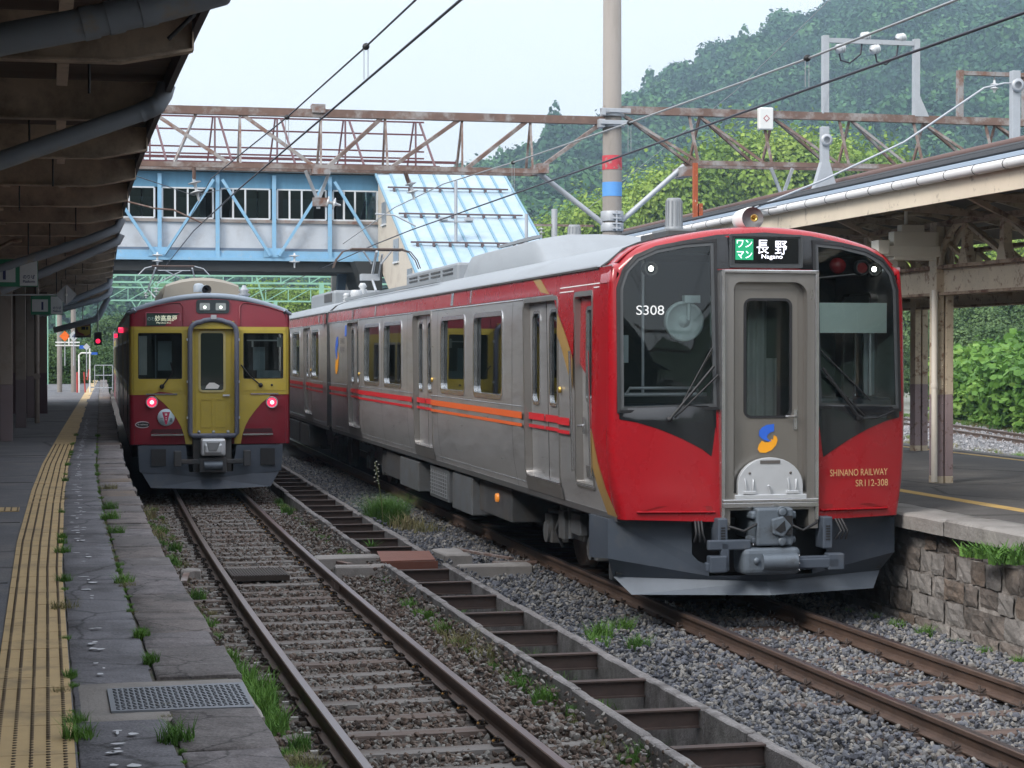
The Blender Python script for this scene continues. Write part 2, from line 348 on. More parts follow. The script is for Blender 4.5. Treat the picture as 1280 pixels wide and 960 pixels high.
def stone(seed, mt):
    rd = random.Random(seed); bm = bmesh.new(); bmesh.ops.create_icosphere(bm, subdivisions=1, radius=1)
    sx, sy, sz = 1, rd.uniform(.65, .95), rd.uniform(.45, .7)
    planes = [(Vector((rd.gauss(0,1), rd.gauss(0,1), rd.gauss(0,1))).normalized(), rd.uniform(.55, .85)) for _ in range(7)]
    for v in bm.verts:
        for n_, d in planes:
            k = v.co.dot(n_)
            if k > d: v.co -= n_*(k-d)
        v.co += Vector((rd.uniform(-.1,.1), rd.uniform(-.1,.1), rd.uniform(-.1,.1))); v.co = Vector((v.co.x*sx, v.co.y*sy, v.co.z*sz))
    me = bpy.data.meshes.new('stone'); bm.to_mesh(me); bm.free(); me.materials.append(mt); return bpy.data.objects.new('stone', me)
def leafcloud(n, lobes, size, mt, seed, flat=.35, shell=.55):
    """crown of many small leaf faces spread through lobes (cx, cy, cz, rx, ry, rz)"""
    r = np.random.default_rng(seed); L_ = np.array(lobes, float); vol = L_[:, 3]*L_[:, 4]*L_[:, 5]; k = r.choice(len(L_), n, p=vol/vol.sum())
    d = r.normal(size=(n, 3)); d /= np.linalg.norm(d, axis=1)[:, None]; rad = (shell+(1-shell)*r.random(n)**.6)*(1+.18*r.normal(size=n))
    c = L_[k, :3]+d*rad[:, None]*L_[k, 3:]
    nn = d+r.normal(size=(n, 3))*flat*1.6+np.array([0, 0, .35]); nn /= np.linalg.norm(nn, axis=1)[:, None]
    t = np.cross(nn, r.normal(size=(n, 3))); t /= np.linalg.norm(t, axis=1)[:, None]; b = np.cross(nn, t)
    s = size*(.6+.8*r.random(n))[:, None]
    V = np.stack([c-t*s*.5-b*s*.35, c+t*s*.1-b*s*.5, c+t*s*.6+nn*s*.1, c+t*s*.05+b*s*.5, c-t*s*.5+b*s*.3], 1).reshape(-1, 3)
    return [tuple(v) for v in V.tolist()], [tuple(range(5*i, 5*i+5)) for i in range(n)]
# ================================================================= SETTING
GROUND = mat('dry_soil', (.10, .085, .065), .95, 0, .25, .8, bump=.02, bsc=6)
BEDB = mat('brown_ballast_bed', (.085, .07, .06), .95, 0, .4, 30, bump=.02, bsc=45)
BEDG = mat('grey_ballast_bed', (.13, .13, .135), .95, 0, .4, 30, bump=.02, bsc=45)
ASPH = mat('worn_asphalt', (.10, .102, .113), .85, 0, .22, 2, bump=.004, bsc=160, dirt=(.15, .142, .14), dsc=1.3, damt=(.48, .68), crack=.35)
ASPH2 = mat('dark_asphalt', (.095, .088, .084), .85, 0, .2, 3, bump=.004, bsc=120, dirt=(.14, .13, .12), dsc=1.6, damt=(.48, .66), crack=.4)
GRASSG = mat('gravelly_verge', (.19, .185, .165), .95, 0, .3, 2.5, bump=.03, bsc=30, dirt=(.11, .14, .055), dsc=.7, damt=(.5, .62))
YTILE = mat('yellow_tactile_paint', (.46, .33, .165), .75, 0, .12, 3.3, dirt=(.22, .17, .10), dsc=2.6, damt=(.52, .75))
YPIT = mat('tactile_grime', (.10, .075, .05), .9, 0, .2, 9)
SLAB = mat('old_concrete_slab', (.135, .133, .148), .88, 0, .25, 3, bump=.006, bsc=50, dirt=(.07, .068, .075), dsc=1.9, damt=(.45, .62), crack=1.1)
COPE = mat('brown_coping_stone', (.165, .142, .135), .88, 0, .3, 5, bump=.012, bsc=26, dirt=(.085, .077, .075), dsc=2.9, damt=(.45, .62), crack=1.7)
COPE2 = mat('ochre_coping_stone', (.16, .12, .09), .88, 0, .25, 5, bump=.009, bsc=22, dirt=(.12, .10, .09), dsc=3, damt=(.42, .58))
CHIP = mat('worn_white_line', (.52, .53, .56), .7, 0, .2, 9)
STONEW = mat('rubble_stone', (.165, .14, .125), .9, 0, .3, 5, bump=.02, bsc=14, dirt=(.07, .062, .056), dsc=2.4, damt=(.45, .62))
MORT = mat('pale_mortar', (.34, .31, .29), .9, 0, .2, 7, bump=.01, bsc=30, dirt=(.12, .105, .095), dsc=2.0, damt=(.42, .56))
RAILM = mat('brown_rail_steel', (.13, .085, .065), .6, .35, .2, 5, bump=.0015, dirt=(.08, .055, .045), dsc=4, damt=(.5, .7))
RAILT = mat('rail_running_surface', (.21, .17, .17), .32, .8, .1, 3, stretch=(1, .1, 1))
TIMBER = mat('weathered_timber', (.19, .175, .165), .85, 0, .3, 4, bump=.006, bsc=30, stretch=(.25, 4, 4), dirt=(.09, .065, .05), dsc=1.4, damt=(.45, .65))
TIMBERB = mat('brown_timber', (.125, .085, .07), .85, 0, .3, 4, bump=.006, bsc=30, stretch=(.25, 4, 4), dirt=(.15, .13, .12), dsc=1.6, damt=(.5, .7))
IRON = mat('dark_iron', (.05, .038, .032), .7, .3, .3, 9)
IRONY = mat('ochre_clip', (.30, .16, .04), .7, .2, .2, 9)
CLIPL = mat('pale_clip_plate', (.42, .40, .38), .6, .2, .2, 9)

def strip(m, xa, xb, y0, y1, z, mi=0, step=2., zb=None):
    ys = [y0+(y1-y0)*i/max(1, int((y1-y0)/step)) for i in range(max(1, int((y1-y0)/step))+1)]
    if zb is None:
        m.grid([[(xa+S(y), y, z), (xb+S(y), y, z)] for y in ys], mi, False)
    else:
        m.grid([[(xa+S(y), y, zb), (xa+S(y), y, z), (xb+S(y), y, z), (xb+S(y), y, zb), (xa+S(y), y, zb)] for y in ys], mi, False)
        for y in (ys[0], ys[-1]): m.add([(xa+S(y), y, zb), (xb+S(y), y, zb), (xb+S(y), y, z), (xa+S(y), y, z)], [(0,1,2,3)], mi)
    return m
g = M(); g.add([(-3000, -400, -.75), (3000, -400, -.75), (3000, 5000, -.75), (-3000, 5000, -.75)], [(0,1,2,3)]); tag(g.build('ground', GROUND), kind='structure')
g = strip(M(), .8, 3.71, -80, 150, -.19, zb=-.7); tag(g.build('track_bed', BEDB), kind='structure')
g = strip(M(), 4.41, 7.9, -80, 150, -.19, zb=-.7); tag(g.build('track_bed', BEDG), kind='structure')
# far side: yard ballast, grass verge
g = M(); g.box(13.2, 62, -80, 150, -.7, -.16); tag(g.build('grass_verge', GRASSG), kind='structure')
FARA = atan((28.8-27.25)/(58.8-51.0))
def farpt(u, v, z=0.): return (27.6+u*cos(FARA)+v*sin(FARA), 53+v*cos(FARA)-u*sin(FARA), z)
g = M(); g.poly([farpt(-3.6, -32, -.69), farpt(2.0, -32, -.69), farpt(2.0, 60, -.69), farpt(-3.6, 60, -.69)], (0, 0, .56)); tag(g.build('track_bed', BEDG), kind='structure')
g = M(); g.box(-60, -4.2, -80, 200, -.7, -.1); tag(g.build('grass_verge', GRASSG), kind='structure')

# ---- platform 1 deck
ip0 = lambda yy: float(np.interp(yy, [0, 16, 22, 27, 40, 62, 110], [-.24, -.23, -.15, -.04, .35, 1.05, 2.6]))
dk = M(); strip(dk, -4.2, .12, -60, 112, .894, 0, zb=-.7); strip(dk, .122, .83, -60, 112, .886, 1, zb=-.7)
plat = tag(dk.build('platform', [ASPH, mat('joint_dirt', (.095, .085, .07), .95, 0, .4, 12, dirt=(.06, .075, .035), dsc=4, damt=(.5, .6))]), kind='structure')
rd = random.Random(3)
slabs = M(); cop = M(); y = 5.0
def block(m, x0, x1, y0, y1, z0, z1, mi, j=.006, b=.012, rdm=rd):
    """slightly uneven stone with a worn top edge"""
    xs = [x0, x0+b]+[x0+(x1-x0)*k/3 for k in (1, 2)]+[x1-b, x1]; n = max(2, int((y1-y0)/.14)); ys = [y0, y0+b]+[y0+(y1-y0)*k/n for k in range(1, n)]+[y1-b, y1]
    P = []
    for a, yy in enumerate(ys):
        row = []
        for c, xx in enumerate(xs):
            e = (a in (0, len(ys)-1)) or (c in (0, len(xs)-1))
            row.append((xx+S(yy)+rdm.uniform(-j, j), yy+rdm.uniform(-j, j), z1-(b*.9 if e else 0)+rdm.uniform(-j, j)*.5))
        P.append(row)
    m.grid(P, mi, True)
    for E_ in ([r[0] for r in P], [r[-1] for r in P], P[0], P[-1]):
        m.grid([E_, [(p[0], p[1], z0) for p in E_]], mi, False)
while y < 112:
    L_ = rd.uniform(.8, 2.3) if y < 60 else 4.; block(slabs, .125, .495+rd.uniform(-.02, .006), y, y+L_-.007, .84, .9+rd.uniform(-.003, .003), 0, .003, .005); y += L_
y = 5.0
while y < 112:
    L_ = rd.uniform(.45, .95) if y < 60 else 4.
    if 8.15 < y+L_*.5 < 9.1: y += L_; continue
    block(cop, .505, .875+rd.uniform(-.025, .02), y, y+L_-.008, .68, .901+rd.uniform(-.006, .005), rd.choice((0, 0, 2, 2, 3, 3, 1) if rd.random() < .3 else (0, 2, 3)), .005, .007); y += L_
slabs.build('edge_slab', [SLAB], plat); cop.build('coping_stone', [COPE, COPE2, mat('mauve_coping_stone', (.18, .162, .165), .88, 0, .3, 4, bump=.012, bsc=26, dirt=(.10, .092, .095), dsc=3.2, damt=(.45, .6), crack=1.4), mat('dark_coping_stone', (.125, .113, .112), .88, 0, .3, 5, bump=.012, bsc=26, dirt=(.22, .205, .20), dsc=3.4, damt=(.54, .68), crack=1.9)], plat)
pt = M(); block(pt, .14, .885, 8.12, 9.06, .7, .900, 0, .004)
pt.build('concrete_patch', [CONC], plat)
ch = M()
for k in range(170):
    yy = rd.uniform(6.8, 45); xx = .235+S(yy)+rd.gauss(0, .022)+.03; a = rd.uniform(.006, .035)*(1.6 if rd.random() < .15 else 1); b_ = rd.uniform(.006, .022)*(1+yy*.02)
    if 8.1 < yy < 9.1: continue
    n = 7; ch.add([(xx+a*cos(2*pi*i/n)*rd.uniform(.5, 1.2), yy+b_*1.5*sin(2*pi*i/n)*rd.uniform(.5, 1.2), .9085) for i in range(n)], [tuple(range(n))])
ch.build('worn_white_line', CHIP, plat)
t = M()
for y in (13.2, 17.9, 23.4, 29.5, 36., 44., 52., 61., 70., 80.): t.box(-4.2, ip0(y), y, y+.02+.0006*y, .885, .8975)
t.build('asphalt_seam', [mat('seam_black', (.035, .035, .038), .9)], plat)
# tactile strip
tp = thing('tactile_paving', 'ochre yellow tactile strip running along the asphalt of the left platform', 'tactile paving')
t = M(); y = 5.1; TL = [(0, -.225), (16, -.21), (22, -.13), (27.2, -.02), (40, .37), (61.7, 1.07), (110, 2.64), (130, 3.3)]; TR = [(0, .10), (14, .125), (20, .20), (27.1, .335), (40, .70), (61.6, 1.34), (110, 2.92), (130, 3.55)]
ip = lambda T_, yy: float(np.interp(yy, [a for a, b in T_], [b for a, b in T_]))
while y < 110:
    L_ = .3 if y < 30 else 1.2
    for k in range(1 if y > 30 else 2):
        xa0, xb0 = ip(TL, y), ip(TR, y); xa1, xb1 = ip(TL, y+L_), ip(TR, y+L_)
        f0, f1 = (0, 1) if y > 30 else (k*.5, k*.5+.5)
        e = .0025; z = .9+rd.uniform(-.0015, .0015)
        A = (xa0+(xb0-xa0)*f0+e, y+e); B = (xa0+(xb0-xa0)*f1-e, y+e); C_ = (xa1+(xb1-xa1)*f1-e, y+L_-e); D = (xa1+(xb1-xa1)*f0+e, y+L_-e)
        t.poly([(*p, .886) for p in (A, B, C_, D)], (0, 0, z-.886), 0)
    y += L_
t.build('tile', [YTILE], tp)
d = M(); y = 5.14
while y < 33:
    for k in range(5):
        fx = (k+.7)/5.3; x = ip(TL, y)+(ip(TR, y)-ip(TL, y))*fx
        d.lathe([(.0085, .897), (.0085, .9045), (.0055, .9055), (.0001, .9055)], (x, y, 0), n=6)
    y += .05 if y < 20 else .1
d.build('raised_dot', [YPIT], tp)
t = M()
for k in range(4): t.box(-.225-.3*(k+1)+.003, -.225-.3*k-.003, 19.15, 19.62, .886, .9015)
for k in range(18): t.box(-.25-.06*k, -.235-.06*k, 19.17, 19.6, .9015, .905, 1)
tag(t.build('tactile_paving', [YTILE, YPIT]), 'short yellow tactile branch crossing the left platform beside the main strip', 'tactile paving')
# chequer plate in the edge
cp = thing('drain_cover', 'grey steel chequer cover set in the near platform edge', 'cover')
t = M(); t.poly([(.27, 8.30, .900), (.86, 8.27, .900), (.875, 8.90, .900), (.27, 8.86, .900)], (0, 0, .009)); t.build('plate', mat('grey_cover_plate', (.20, .215, .24), .55, .4, .12, 9), cp)
t = M()
for i in range(24):
    for j in range(13):
        x = .30+i*.0235; yy = 8.33+j*.041; a = .7 if (i+j) % 2 else -.7
        t.beam((x-.008*cos(a), yy-.012*sin(a), .9105), (x+.008*cos(a), yy+.012*sin(a), .9105), .005, .004)
t.build('tread_pattern', mat('dark_tread', (.06, .065, .075), .6, .3), cp)

# ---- platform 2
dk = M(); strip(dk, 8.3, 13.35, -60, 112, .9, 0, zb=-.7); plat2 = tag(dk.build('platform', [ASPH2]), kind='structure')
t = M(); y = -40.
while y < 60:
    L_ = rd.uniform(1.6, 2.6); block(t, 7.80+rd.uniform(-.012, .012), 8.298, y, y+L_-.01, .76, .903+rd.uniform(-.008, .008), 0, .008, .02); y += L_
strip(t, 13.352, 13.6, 3, 112, .905, 0, zb=.6)
t.build('coping_stone', [mat('grey_coping_slab', (.255, .24, .225), .9, 0, .2, 4, bump=.012, bsc=25, dirt=(.13, .12, .11), dsc=1.8, damt=(.5, .7))], plat2)
t = strip(M(), 8.93, 9.10, 3, 112, .903, zb=.88); strip(t, 13.05, 13.18, 3, 112, .903, zb=.88)
t.build('yellow_line', mat('yellow_line_paint', (.55, .36, .12), .8, 0, .12, 5, dirt=(.2, .16, .1), dsc=3, damt=(.55, .75)), plat2)
wl = thing('stone_wall', 'rubble stone retaining wall with pale mortar below the right platform', 'wall')
strip(M(), 7.965, 8.295, -60, 60, .757, zb=-.7).build('mortar_bed', MORT, wl)
t = M(); z = -.24; rows = [.17, .22, .20, .22, .18]
for ri, h in enumerate(rows):
    y = 5.+rd.random()*.3
    while y < 34:
        L_ = rd.uniform(.22, .42); o = rd.uniform(-.012, .012)
        n = 4; jj = .012
        P = [[(7.945+o+rd.uniform(-jj, jj)*.75+(.012 if (a in (0, n) or c in (0, n)) else 0)+S(y), y+.009+(L_-.018)*a/n+rd.uniform(-jj, jj)*.6, z+.009+(h-.018)*c/n+rd.uniform(-jj, jj)*.6) for c in range(n+1)] for a in range(n+1)]
        t.grid(P, rd.randint(0, 2), False)
        y += L_
    z += h
t.build('stone_block', [STONEW, mat('brown_rubble_stone', (.20, .155, .125), .9, 0, .25, 6, bump=.02, bsc=18, dirt=(.09, .075, .065), dsc=3, damt=(.45, .62)), mat('pale_rubble_stone', (.21, .195, .185), .9, 0, .3, 5, bump=.02, bsc=16, dirt=(.36, .33, .31), dsc=3.5, damt=(.55, .68))], wl, fix=False)

# ---- drainage channel between the tracks
dc = thing('drainage_channel', 'long concrete drainage channel sunk between the two tracks', 'channel')
t = M()
for a, b in ((5., 21.95), (23.45, 112)):
    strip(t, 3.665, 3.715, a, b, -.03, zb=-.74, step=1.); strip(t, 4.325, 4.385, a, b, -.04, zb=-.74, step=1.); y = a
    while y < min(b, 50):
        L_ = rd.uniform(.8, 2.2); L_ = min(L_, b-y); dz = rd.uniform(-.012, .008); block(t, 3.650+rd.uniform(-.008, .004), 3.722, y, y+L_-.006, -.5, .004+dz, rd.choice((0, 0, 1)), .007, .012); y += L_
    y = a
    while y < min(b, 50):
        L_ = rd.uniform(.8, 2.2); L_ = min(L_, b-y); dz = rd.uniform(-.014, .004); block(t, 4.318, 4.398+rd.uniform(-.004, .01), y, y+L_-.006, -.5, -.004+dz, rd.choice((0, 0, 1)), .007, .012); y += L_
t.build('channel_wall', [mat('speckled_concrete', (.25, .235, .23), .9, 0, .3, 22, bump=.01, bsc=70, dirt=(.10, .09, .085), dsc=3.2, damt=(.44, .62)), mat('dark_speckled_concrete', (.20, .185, .18), .9, 0, .3, 22, bump=.01, bsc=70, dirt=(.30, .28, .27), dsc=4.5, damt=(.5, .68))], dc)
strip(M(), 3.721, 4.319, 5, 112, -.66, step=2.).build('channel_floor', mat('channel_mud', (.07, .062, .055), .95, 0, .3, 6, bump=.01), dc)
BEAMM = mat('dark_rusty_beam', (.085, .058, .05), .75, .1, .3, 5, dirt=(.05, .045, .042), dsc=3, damt=(.5, .7))
def channel_beam(y, lab, x0=3.722, x1=4.318):
    m = M(); z1 = -.012; h = .13; fw_ = .085
    m.box(x0, x1, -fw_/2, fw_/2, z1-.012, z1); m.box(x0, x1, -.005, .005, z1-h+.012, z1-.012); m.box(x0, x1, -fw_/2, fw_/2, z1-h, z1-h+.012)
    o = m.build('channel_beam', BEAMM); o.location = (S(y), y, 0)
    return tag(o, lab, 'steel beam', 'steel beams laid across the drainage channel')
cb = None; ys = [10.15, 11.38, 12.62, 13.87, 15.19, 16.5, 17.76, 18.98, 20.23, 21.47]+[24.0+1.13*k for k in range(30)]
for i, y in enumerate(ys):
    if cb is None: cb = channel_beam(y, 'rusty steel beam laid across the open drainage channel')
    else: c = cb.copy(); COL.objects.link(c); c.location = (S(y)+rd.uniform(-.002, .002), y, rd.uniform(-.006, .004))
t = M(); t.poly([(3.76, 22.15, .0), (4.40, 22.2, .0), (4.52, 23.2, .0), (3.9, 23.3, .0)], (0, 0, .012)); t.box(3.78, 4.42, 22.15, 22.17, -.14, -.001)
tag(t.build('steel_plate', mat('red_brown_plate', (.20, .075, .05), .7, .1, .2, 3, dirt=(.1, .05, .04), dsc=3, damt=(.5, .8))), 'flat red-brown rusty plate covering the drainage channel at the crossing duct', 'steel plate')
for (x0, x1, y0, y1, z1, lab) in ((2.97, 3.72, 22.62, 22.95, .02, 'rough concrete kerb block between the left track and the red-brown plate'), (3.10, 3.70, 21.9, 22.12, -.01, 'low concrete kerb in front of the rough block beside the left track'), (4.45, 4.78, 22.5, 23.3, .03, 'concrete block on the right side of the red-brown plate'), (4.5, 5.35, 21.75, 22.0, -.02, 'low pale concrete kerb right of the drainage channel'), (1.40, 1.62, 22.3, 22.5, -.05, 'small timber block beside the left rail')):
    t = M(); block(t, x0, x1, y0, y1, -.3, z1, 0, .012, .02); tag(t.build('kerb_block', [CONC]), lab, 'concrete block')
for (a, b, lab) in (((3.2, 23.2, -.05), (3.42, 22.3, -.03), 'loose rusty steel strip lying between left track and channel'), ((1.48, 21.6, -.1), (1.60, 22.6, -.08), 'short rusty strip lying left of the left track'), ((4.95, 23.6, -.02), (5.35, 22.4, -.02), 'rusty bar lying near the right track'), ((5.1, 22.3, -.05), (5.62, 22.25, -.05), 'grey bar lying across the duct beside the right track')):
    tag(M().beam(a, b, .07, .025).build('steel_strip', RUST), lab, 'steel strip')
t = M(); t.box(2.02, 2.66, 21.75, 22.5, -.13, -.07)
for k in range(20): t.box(2.03+k*.031, 2.045+k*.031, 21.76, 22.49, -.07, -.064)
tag(t.build('steel_plate', IRON), 'dark ribbed iron plate lying between the rails of the left track', 'steel plate')

# ---- rails and sleepers
RP = [(-.062, -.140), (-.062, -.130), (-.018, -.118), (-.009, -.10), (-.009, -.045), (-.032, -.034), (-.0325, -.006), (-.026, 0.), (.026, 0.), (.0325, -.006), (.032, -.034), (.009, -.045), (.009, -.10), (.018, -.118), (.062, -.130), (.062, -.140)]
def rail(x, y0, y1, lab, grp, f=None):
    m = M(); n = max(2, int((y1-y0)/1.2)); rows = []
    for i in range(n+1):
        y = y0+(y1-y0)*i/n; rows.append([((f(x+a, y, c)) if f else (x+a+S(y), y, c)) for a, c in RP])
    k = len(RP)
    for i in range(n):
        for j in range(k):
            A, B = rows[i][j], rows[i][(j+1)%k]; C_, D = rows[i+1][(j+1)%k], rows[i+1][j]
            m.add([A, B, C_, D], [(0,1,2,3)], 1 if j == 7 else 0)
    m.add(rows[0], [tuple(range(k))])
    return tag(m.build('rail', [RAILM, RAILT]), lab, 'rail', grp)
CT1, CT2 = 2.385, 6.285; GH = .566
r1 = rail(CT1-GH, 5, 110, 'left rail of the left track, nearest the left platform', 'rails'); r2 = rail(CT1+GH, 5, 110, 'right rail of the left track, next to the drainage channel', 'rails')
r3 = rail(CT2-GH, 5, 110, 'left rail of the right track under the red and silver train', 'rails'); r4 = rail(CT2+GH, 5, 110, 'right rail of the right track, nearest the stone wall', 'rails')
rail(-GH, -30, 55, 'near rail of the far track in front of the bushes', 'rails', farpt); rail(GH, -30, 55, 'far rail of the far track at the foot of the bushes', 'rails', farpt)
for rr_, x, y in ((r2, CT1+GH, 20.6), (r1, CT1-GH, 19.6)):
    M().box(x-.03+S(y), x-.012+S(y), y-.28, y+.28, -.10, -.04).box(x+.012+S(y), x+.03+S(y), y-.28, y+.28, -.10, -.04).build('fishplate', RUST, rr_)
def sleeper(cx, mt, lab, cat, grp, kind):
    r = thing('sleeper', lab, cat, (cx, 0, 0), 0, grp)
    m = M(); rdl = random.Random(5); n = 12; hw = 1.06; hy = .10
    P = [[(-hw+2*hw*a/n+rdl.uniform(-.004, .004), (-hy, -hy+.01, -.03, .03, hy-.01, hy)[c]+rdl.uniform(-.004, .004), (-.24, -.155, -.146, -.146, -.155, -.24)[c]+rdl.uniform(-.003, .003)) for c in range(6)] for a in range(n+1)]
    m.grid(P, 0, False)
    for e in (P[0], P[-1]): m.add(e, [tuple(range(6))])
    m.build('timber', [mt], r)
    for sx in (-1, 1):
        for q in (-1, 1):
            c = M(); x = sx*GH+q*.085
            if kind == 0:
                c.box(x-.035, x+.035, -.045, .045, -.15, -.128); c.tube([(x-q*.03, -.03, -.118), (x-q*.01, -.035, -.095), (x+q*.02, -.02, -.09), (x+q*.03, .005, -.11), (x+q*.01, .02, -.118), (x-q*.03, .022, -.12)], .008, 5)
                c.lathe([(.012, -.13), (.012, -.09), (.002, -.085)], (x, 0, 0), n=6)
            else:
                c.box(x-.05, x+.04, -.05, .05, -.15, -.132); c.tube([(x+.02*q, -.03, -.12), (x-.03*q, -.01, -.105), (x-.035*q, .02, -.11), (x+.02*q, .03, -.12)], .009, 5); c.lathe([(.013, -.135), (.013, -.08), (.002, -.075)], (x+.01*q, 0, 0), n=6)
            c.build('rail_clip', IRON if kind == 0 else mat('rusty_clip', (.07, .05, .042), .75, .2, .3, 9), r)
    if kind == 0:
        q_ = M(); q_.box(-GH-.17, -GH-.115, -.02, .02, -.146, -.128); q_.build('clip_plate', CLIPL, r); q_ = M(); q_.tube([(GH-.12, -.01, -.12), (GH-.10, .0, -.095), (GH-.075, .01, -.12)], .011, 5); q_.build('spring_pin', IRONY, r)
    return r
s1 = sleeper(CT1, TIMBER, 'weathered grey timber sleeper under the left track', 'sleeper', 'sleepers of the left track', 0)
s2 = sleeper(CT2, TIMBERB, 'dark brown timber sleeper under the right track', 'sleeper', 'sleepers of the right track', 1)
s1b = sleeper(CT1, mat('reddish_timber', (.135, .10, .085), .85, 0, .3, 4, bump=.006, bsc=30, stretch=(.25, 4, 4), dirt=(.19, .175, .165), dsc=1.1, damt=(.45, .65)), 'browner timber sleeper under the left track, less bleached than its neighbours', 'sleeper', 'brown sleepers of the left track', 0)
firstb = True
y = 9.9; first = True; k = 0
while y < 35:
    if not first and rd.random() < .3:
        o = s1b if firstb else clone(s1b); firstb = False
    else: o = s1 if first else clone(s1)
    o.location = (CT1+S(y)+rd.uniform(-.02, .02), y, rd.uniform(-.008, .006)); o.rotation_euler = (0, 0, rd.uniform(-.015, .015)-(.028 if y > 30 else .0014*max(0, y-10)))
    first = False; y += .61+rd.uniform(-.02, .02)
y = 9.55; first = True
while y < 31:
    o = s2 if first else clone(s2)
    o.location = (CT2+S(y), y, rd.uniform(-.006, .004)); o.rotation_euler = (0, 0, rd.uniform(-.012, .012)); first = False; y += .63
s3 = thing('sleeper', 'brown sleeper half buried in the ballast of the far track', 'sleeper', (0, 0, 0), 0, 'sleepers of the far track')
M().box(-1.05, 1.05, -.1, .1, -.25, -.128).build('timber', [TIMBERB], s3); first = True
for k in range(46):
    o = s3 if first else clone(s3); first = False; o.location = farpt(0, -8+k*.62); o.rotation_euler = (0, 0, -FARA)

# ---- ballast stones
sg = [(.04, .041, .048), (.10, .105, .125), (.145, .152, .175), (.18, .182, .19), (.20, .185, .17), (.30, .285, .265)]
sb = [(.045, .035, .030), (.11, .08, .065), (.15, .11, .09), (.17, .145, .125), (.21, .20, .19), (.25, .24, .22)]
GST = randmat('grey_stone', sg, .85); BST = randmat('brown_stone', sb, .9)
def stones(name, mt, areas, lab, seed):
    r = np.random.default_rng(seed); P = []; Sc = []
    for x0, x1, y0, y1, den, sz, z0, zv in areas:
        n = int((x1-x0)*(y1-y0)*den); x = x0+(x1-x0)*r.random(n); yy = y0+(y1-y0)*r.random(n)
        x += np.array([S(v) for v in yy]); P.append(np.stack([x, yy, z0+zv*r.random(n)], 1)); Sc.append(sz*(.6+.75*r.random(n)))
    P = np.concatenate(P); Sc = np.concatenate(Sc)
    ok = np.ones(len(P), bool)
    for k in range(len(P)):
        x, y_ = P[k, 0]-S(P[k, 1]), P[k, 1]
        for c in (CT1, CT2):
            if min(abs(x-c-GH), abs(x-c+GH)) < .075: ok[k] = False
    P = P[ok]; Sc = Sc[ok]; R = r.random((len(P), 3))*6.28; R[:, :2] *= .18
    o = scatter(name, P, R, Sc, [stone(seed*10+i, mt) for i in range(7)]); return tag(o, lab, 'ballast', kind='stuff')
stones('grey_ballast', GST, [(4.42, 7.9, 9.3, 19, 560, .026, -.185, .045), (4.42, 5.9, 19, 48, 420, .032, -.185, .04), (4.9, 5.6, 9.3, 30, 200, .03, -.15, .03), (4.36, 4.52, 9.3, 30, 320, .026, -.09, .075), (7.3, 7.85, 9.3, 20, 300, .03, -.16, .03)], 'grey blue ballast stones of the right track', 3)
stones('brown_ballast', BST, [(.9, 3.65, 9.3, 20, 480, .026, -.187, .03), (.9, 3.65, 20, 36, 360, .029, -.185, .03), (.95, 3.4, 9.3, 34, 22, .018, -.148, .010), (3.0, 3.65, 36, 50, 300, .03, -.185, .03), (3.05, 3.64, 9.3, 30, 330, .027, -.16, .05), (3.5, 3.72, 9.3, 30, 200, .024, -.09, .08), (.9, 1.5, 9.3, 30, 150, .027, -.16, .04)], 'rust brown ballast stones of the left track', 5)
r_ = np.random.default_rng(9); n = 5200; u = -3.5+5.2*r_.random(n); v = -14+34*r_.random(n)
P = np.stack([27.6+u*cos(FARA)+v*sin(FARA), 53+v*cos(FARA)-u*sin(FARA), -.14+.05*r_.random(n)], 1); R = r_.random((n, 3))*6.28
tag(scatter('grey_ballast', P, R, .05*(.6+.8*r_.random(n)), [stone(90+i, randmat('pale_stone', [(.16, .16, .17), (.36, .35, .36)], .85)) for i in range(3)]), 'pale ballast stones along the far track', 'ballast', kind='stuff')
# ================================================================= RIGHT TRAIN (red and silver)
TR_ = thing('train', 'red and silver electric train with a black masked front at the right platform', 'train', (6.41, 16.95, 0), -.021)
def hw(z): return float(np.interp(z, [.86, 1.0, 1.2, 1.45, 1.7, 2.75, 3.0, 3.2], [1.335, 1.368, 1.405, 1.425, 1.43, 1.43, 1.415, 1.395]))
def zr(x): return 3.555-.135*x*x-1.6*max(0, abs(x)-1.1)**2
def carfn(sg, off=0., bend=0.):
    return lambda u, v: (sg*(hw(v)+off)+bend*max(0, u-21.5), u, v)
def side_window(y0, y1, fn0, fnm, root, z0=1.885, z1=2.86, r=.11, divide=None):
    lo = rrect(y0, y1, z0, z1, r); li = inset(lo, .035)
    fr = ring(M(), inset(lo, -.022), li, lambda u, v: fn0(u, v, .008), lambda u, v: fn0(u, v, -.045), 0).build('window', [STEEL_L], root)
    p = M(); panel(p, inset(lo, .03), [], lambda u, v: fn0(u, v, -.035), 9, 9, smooth=False); p.build('pane', [GLASS], fr)
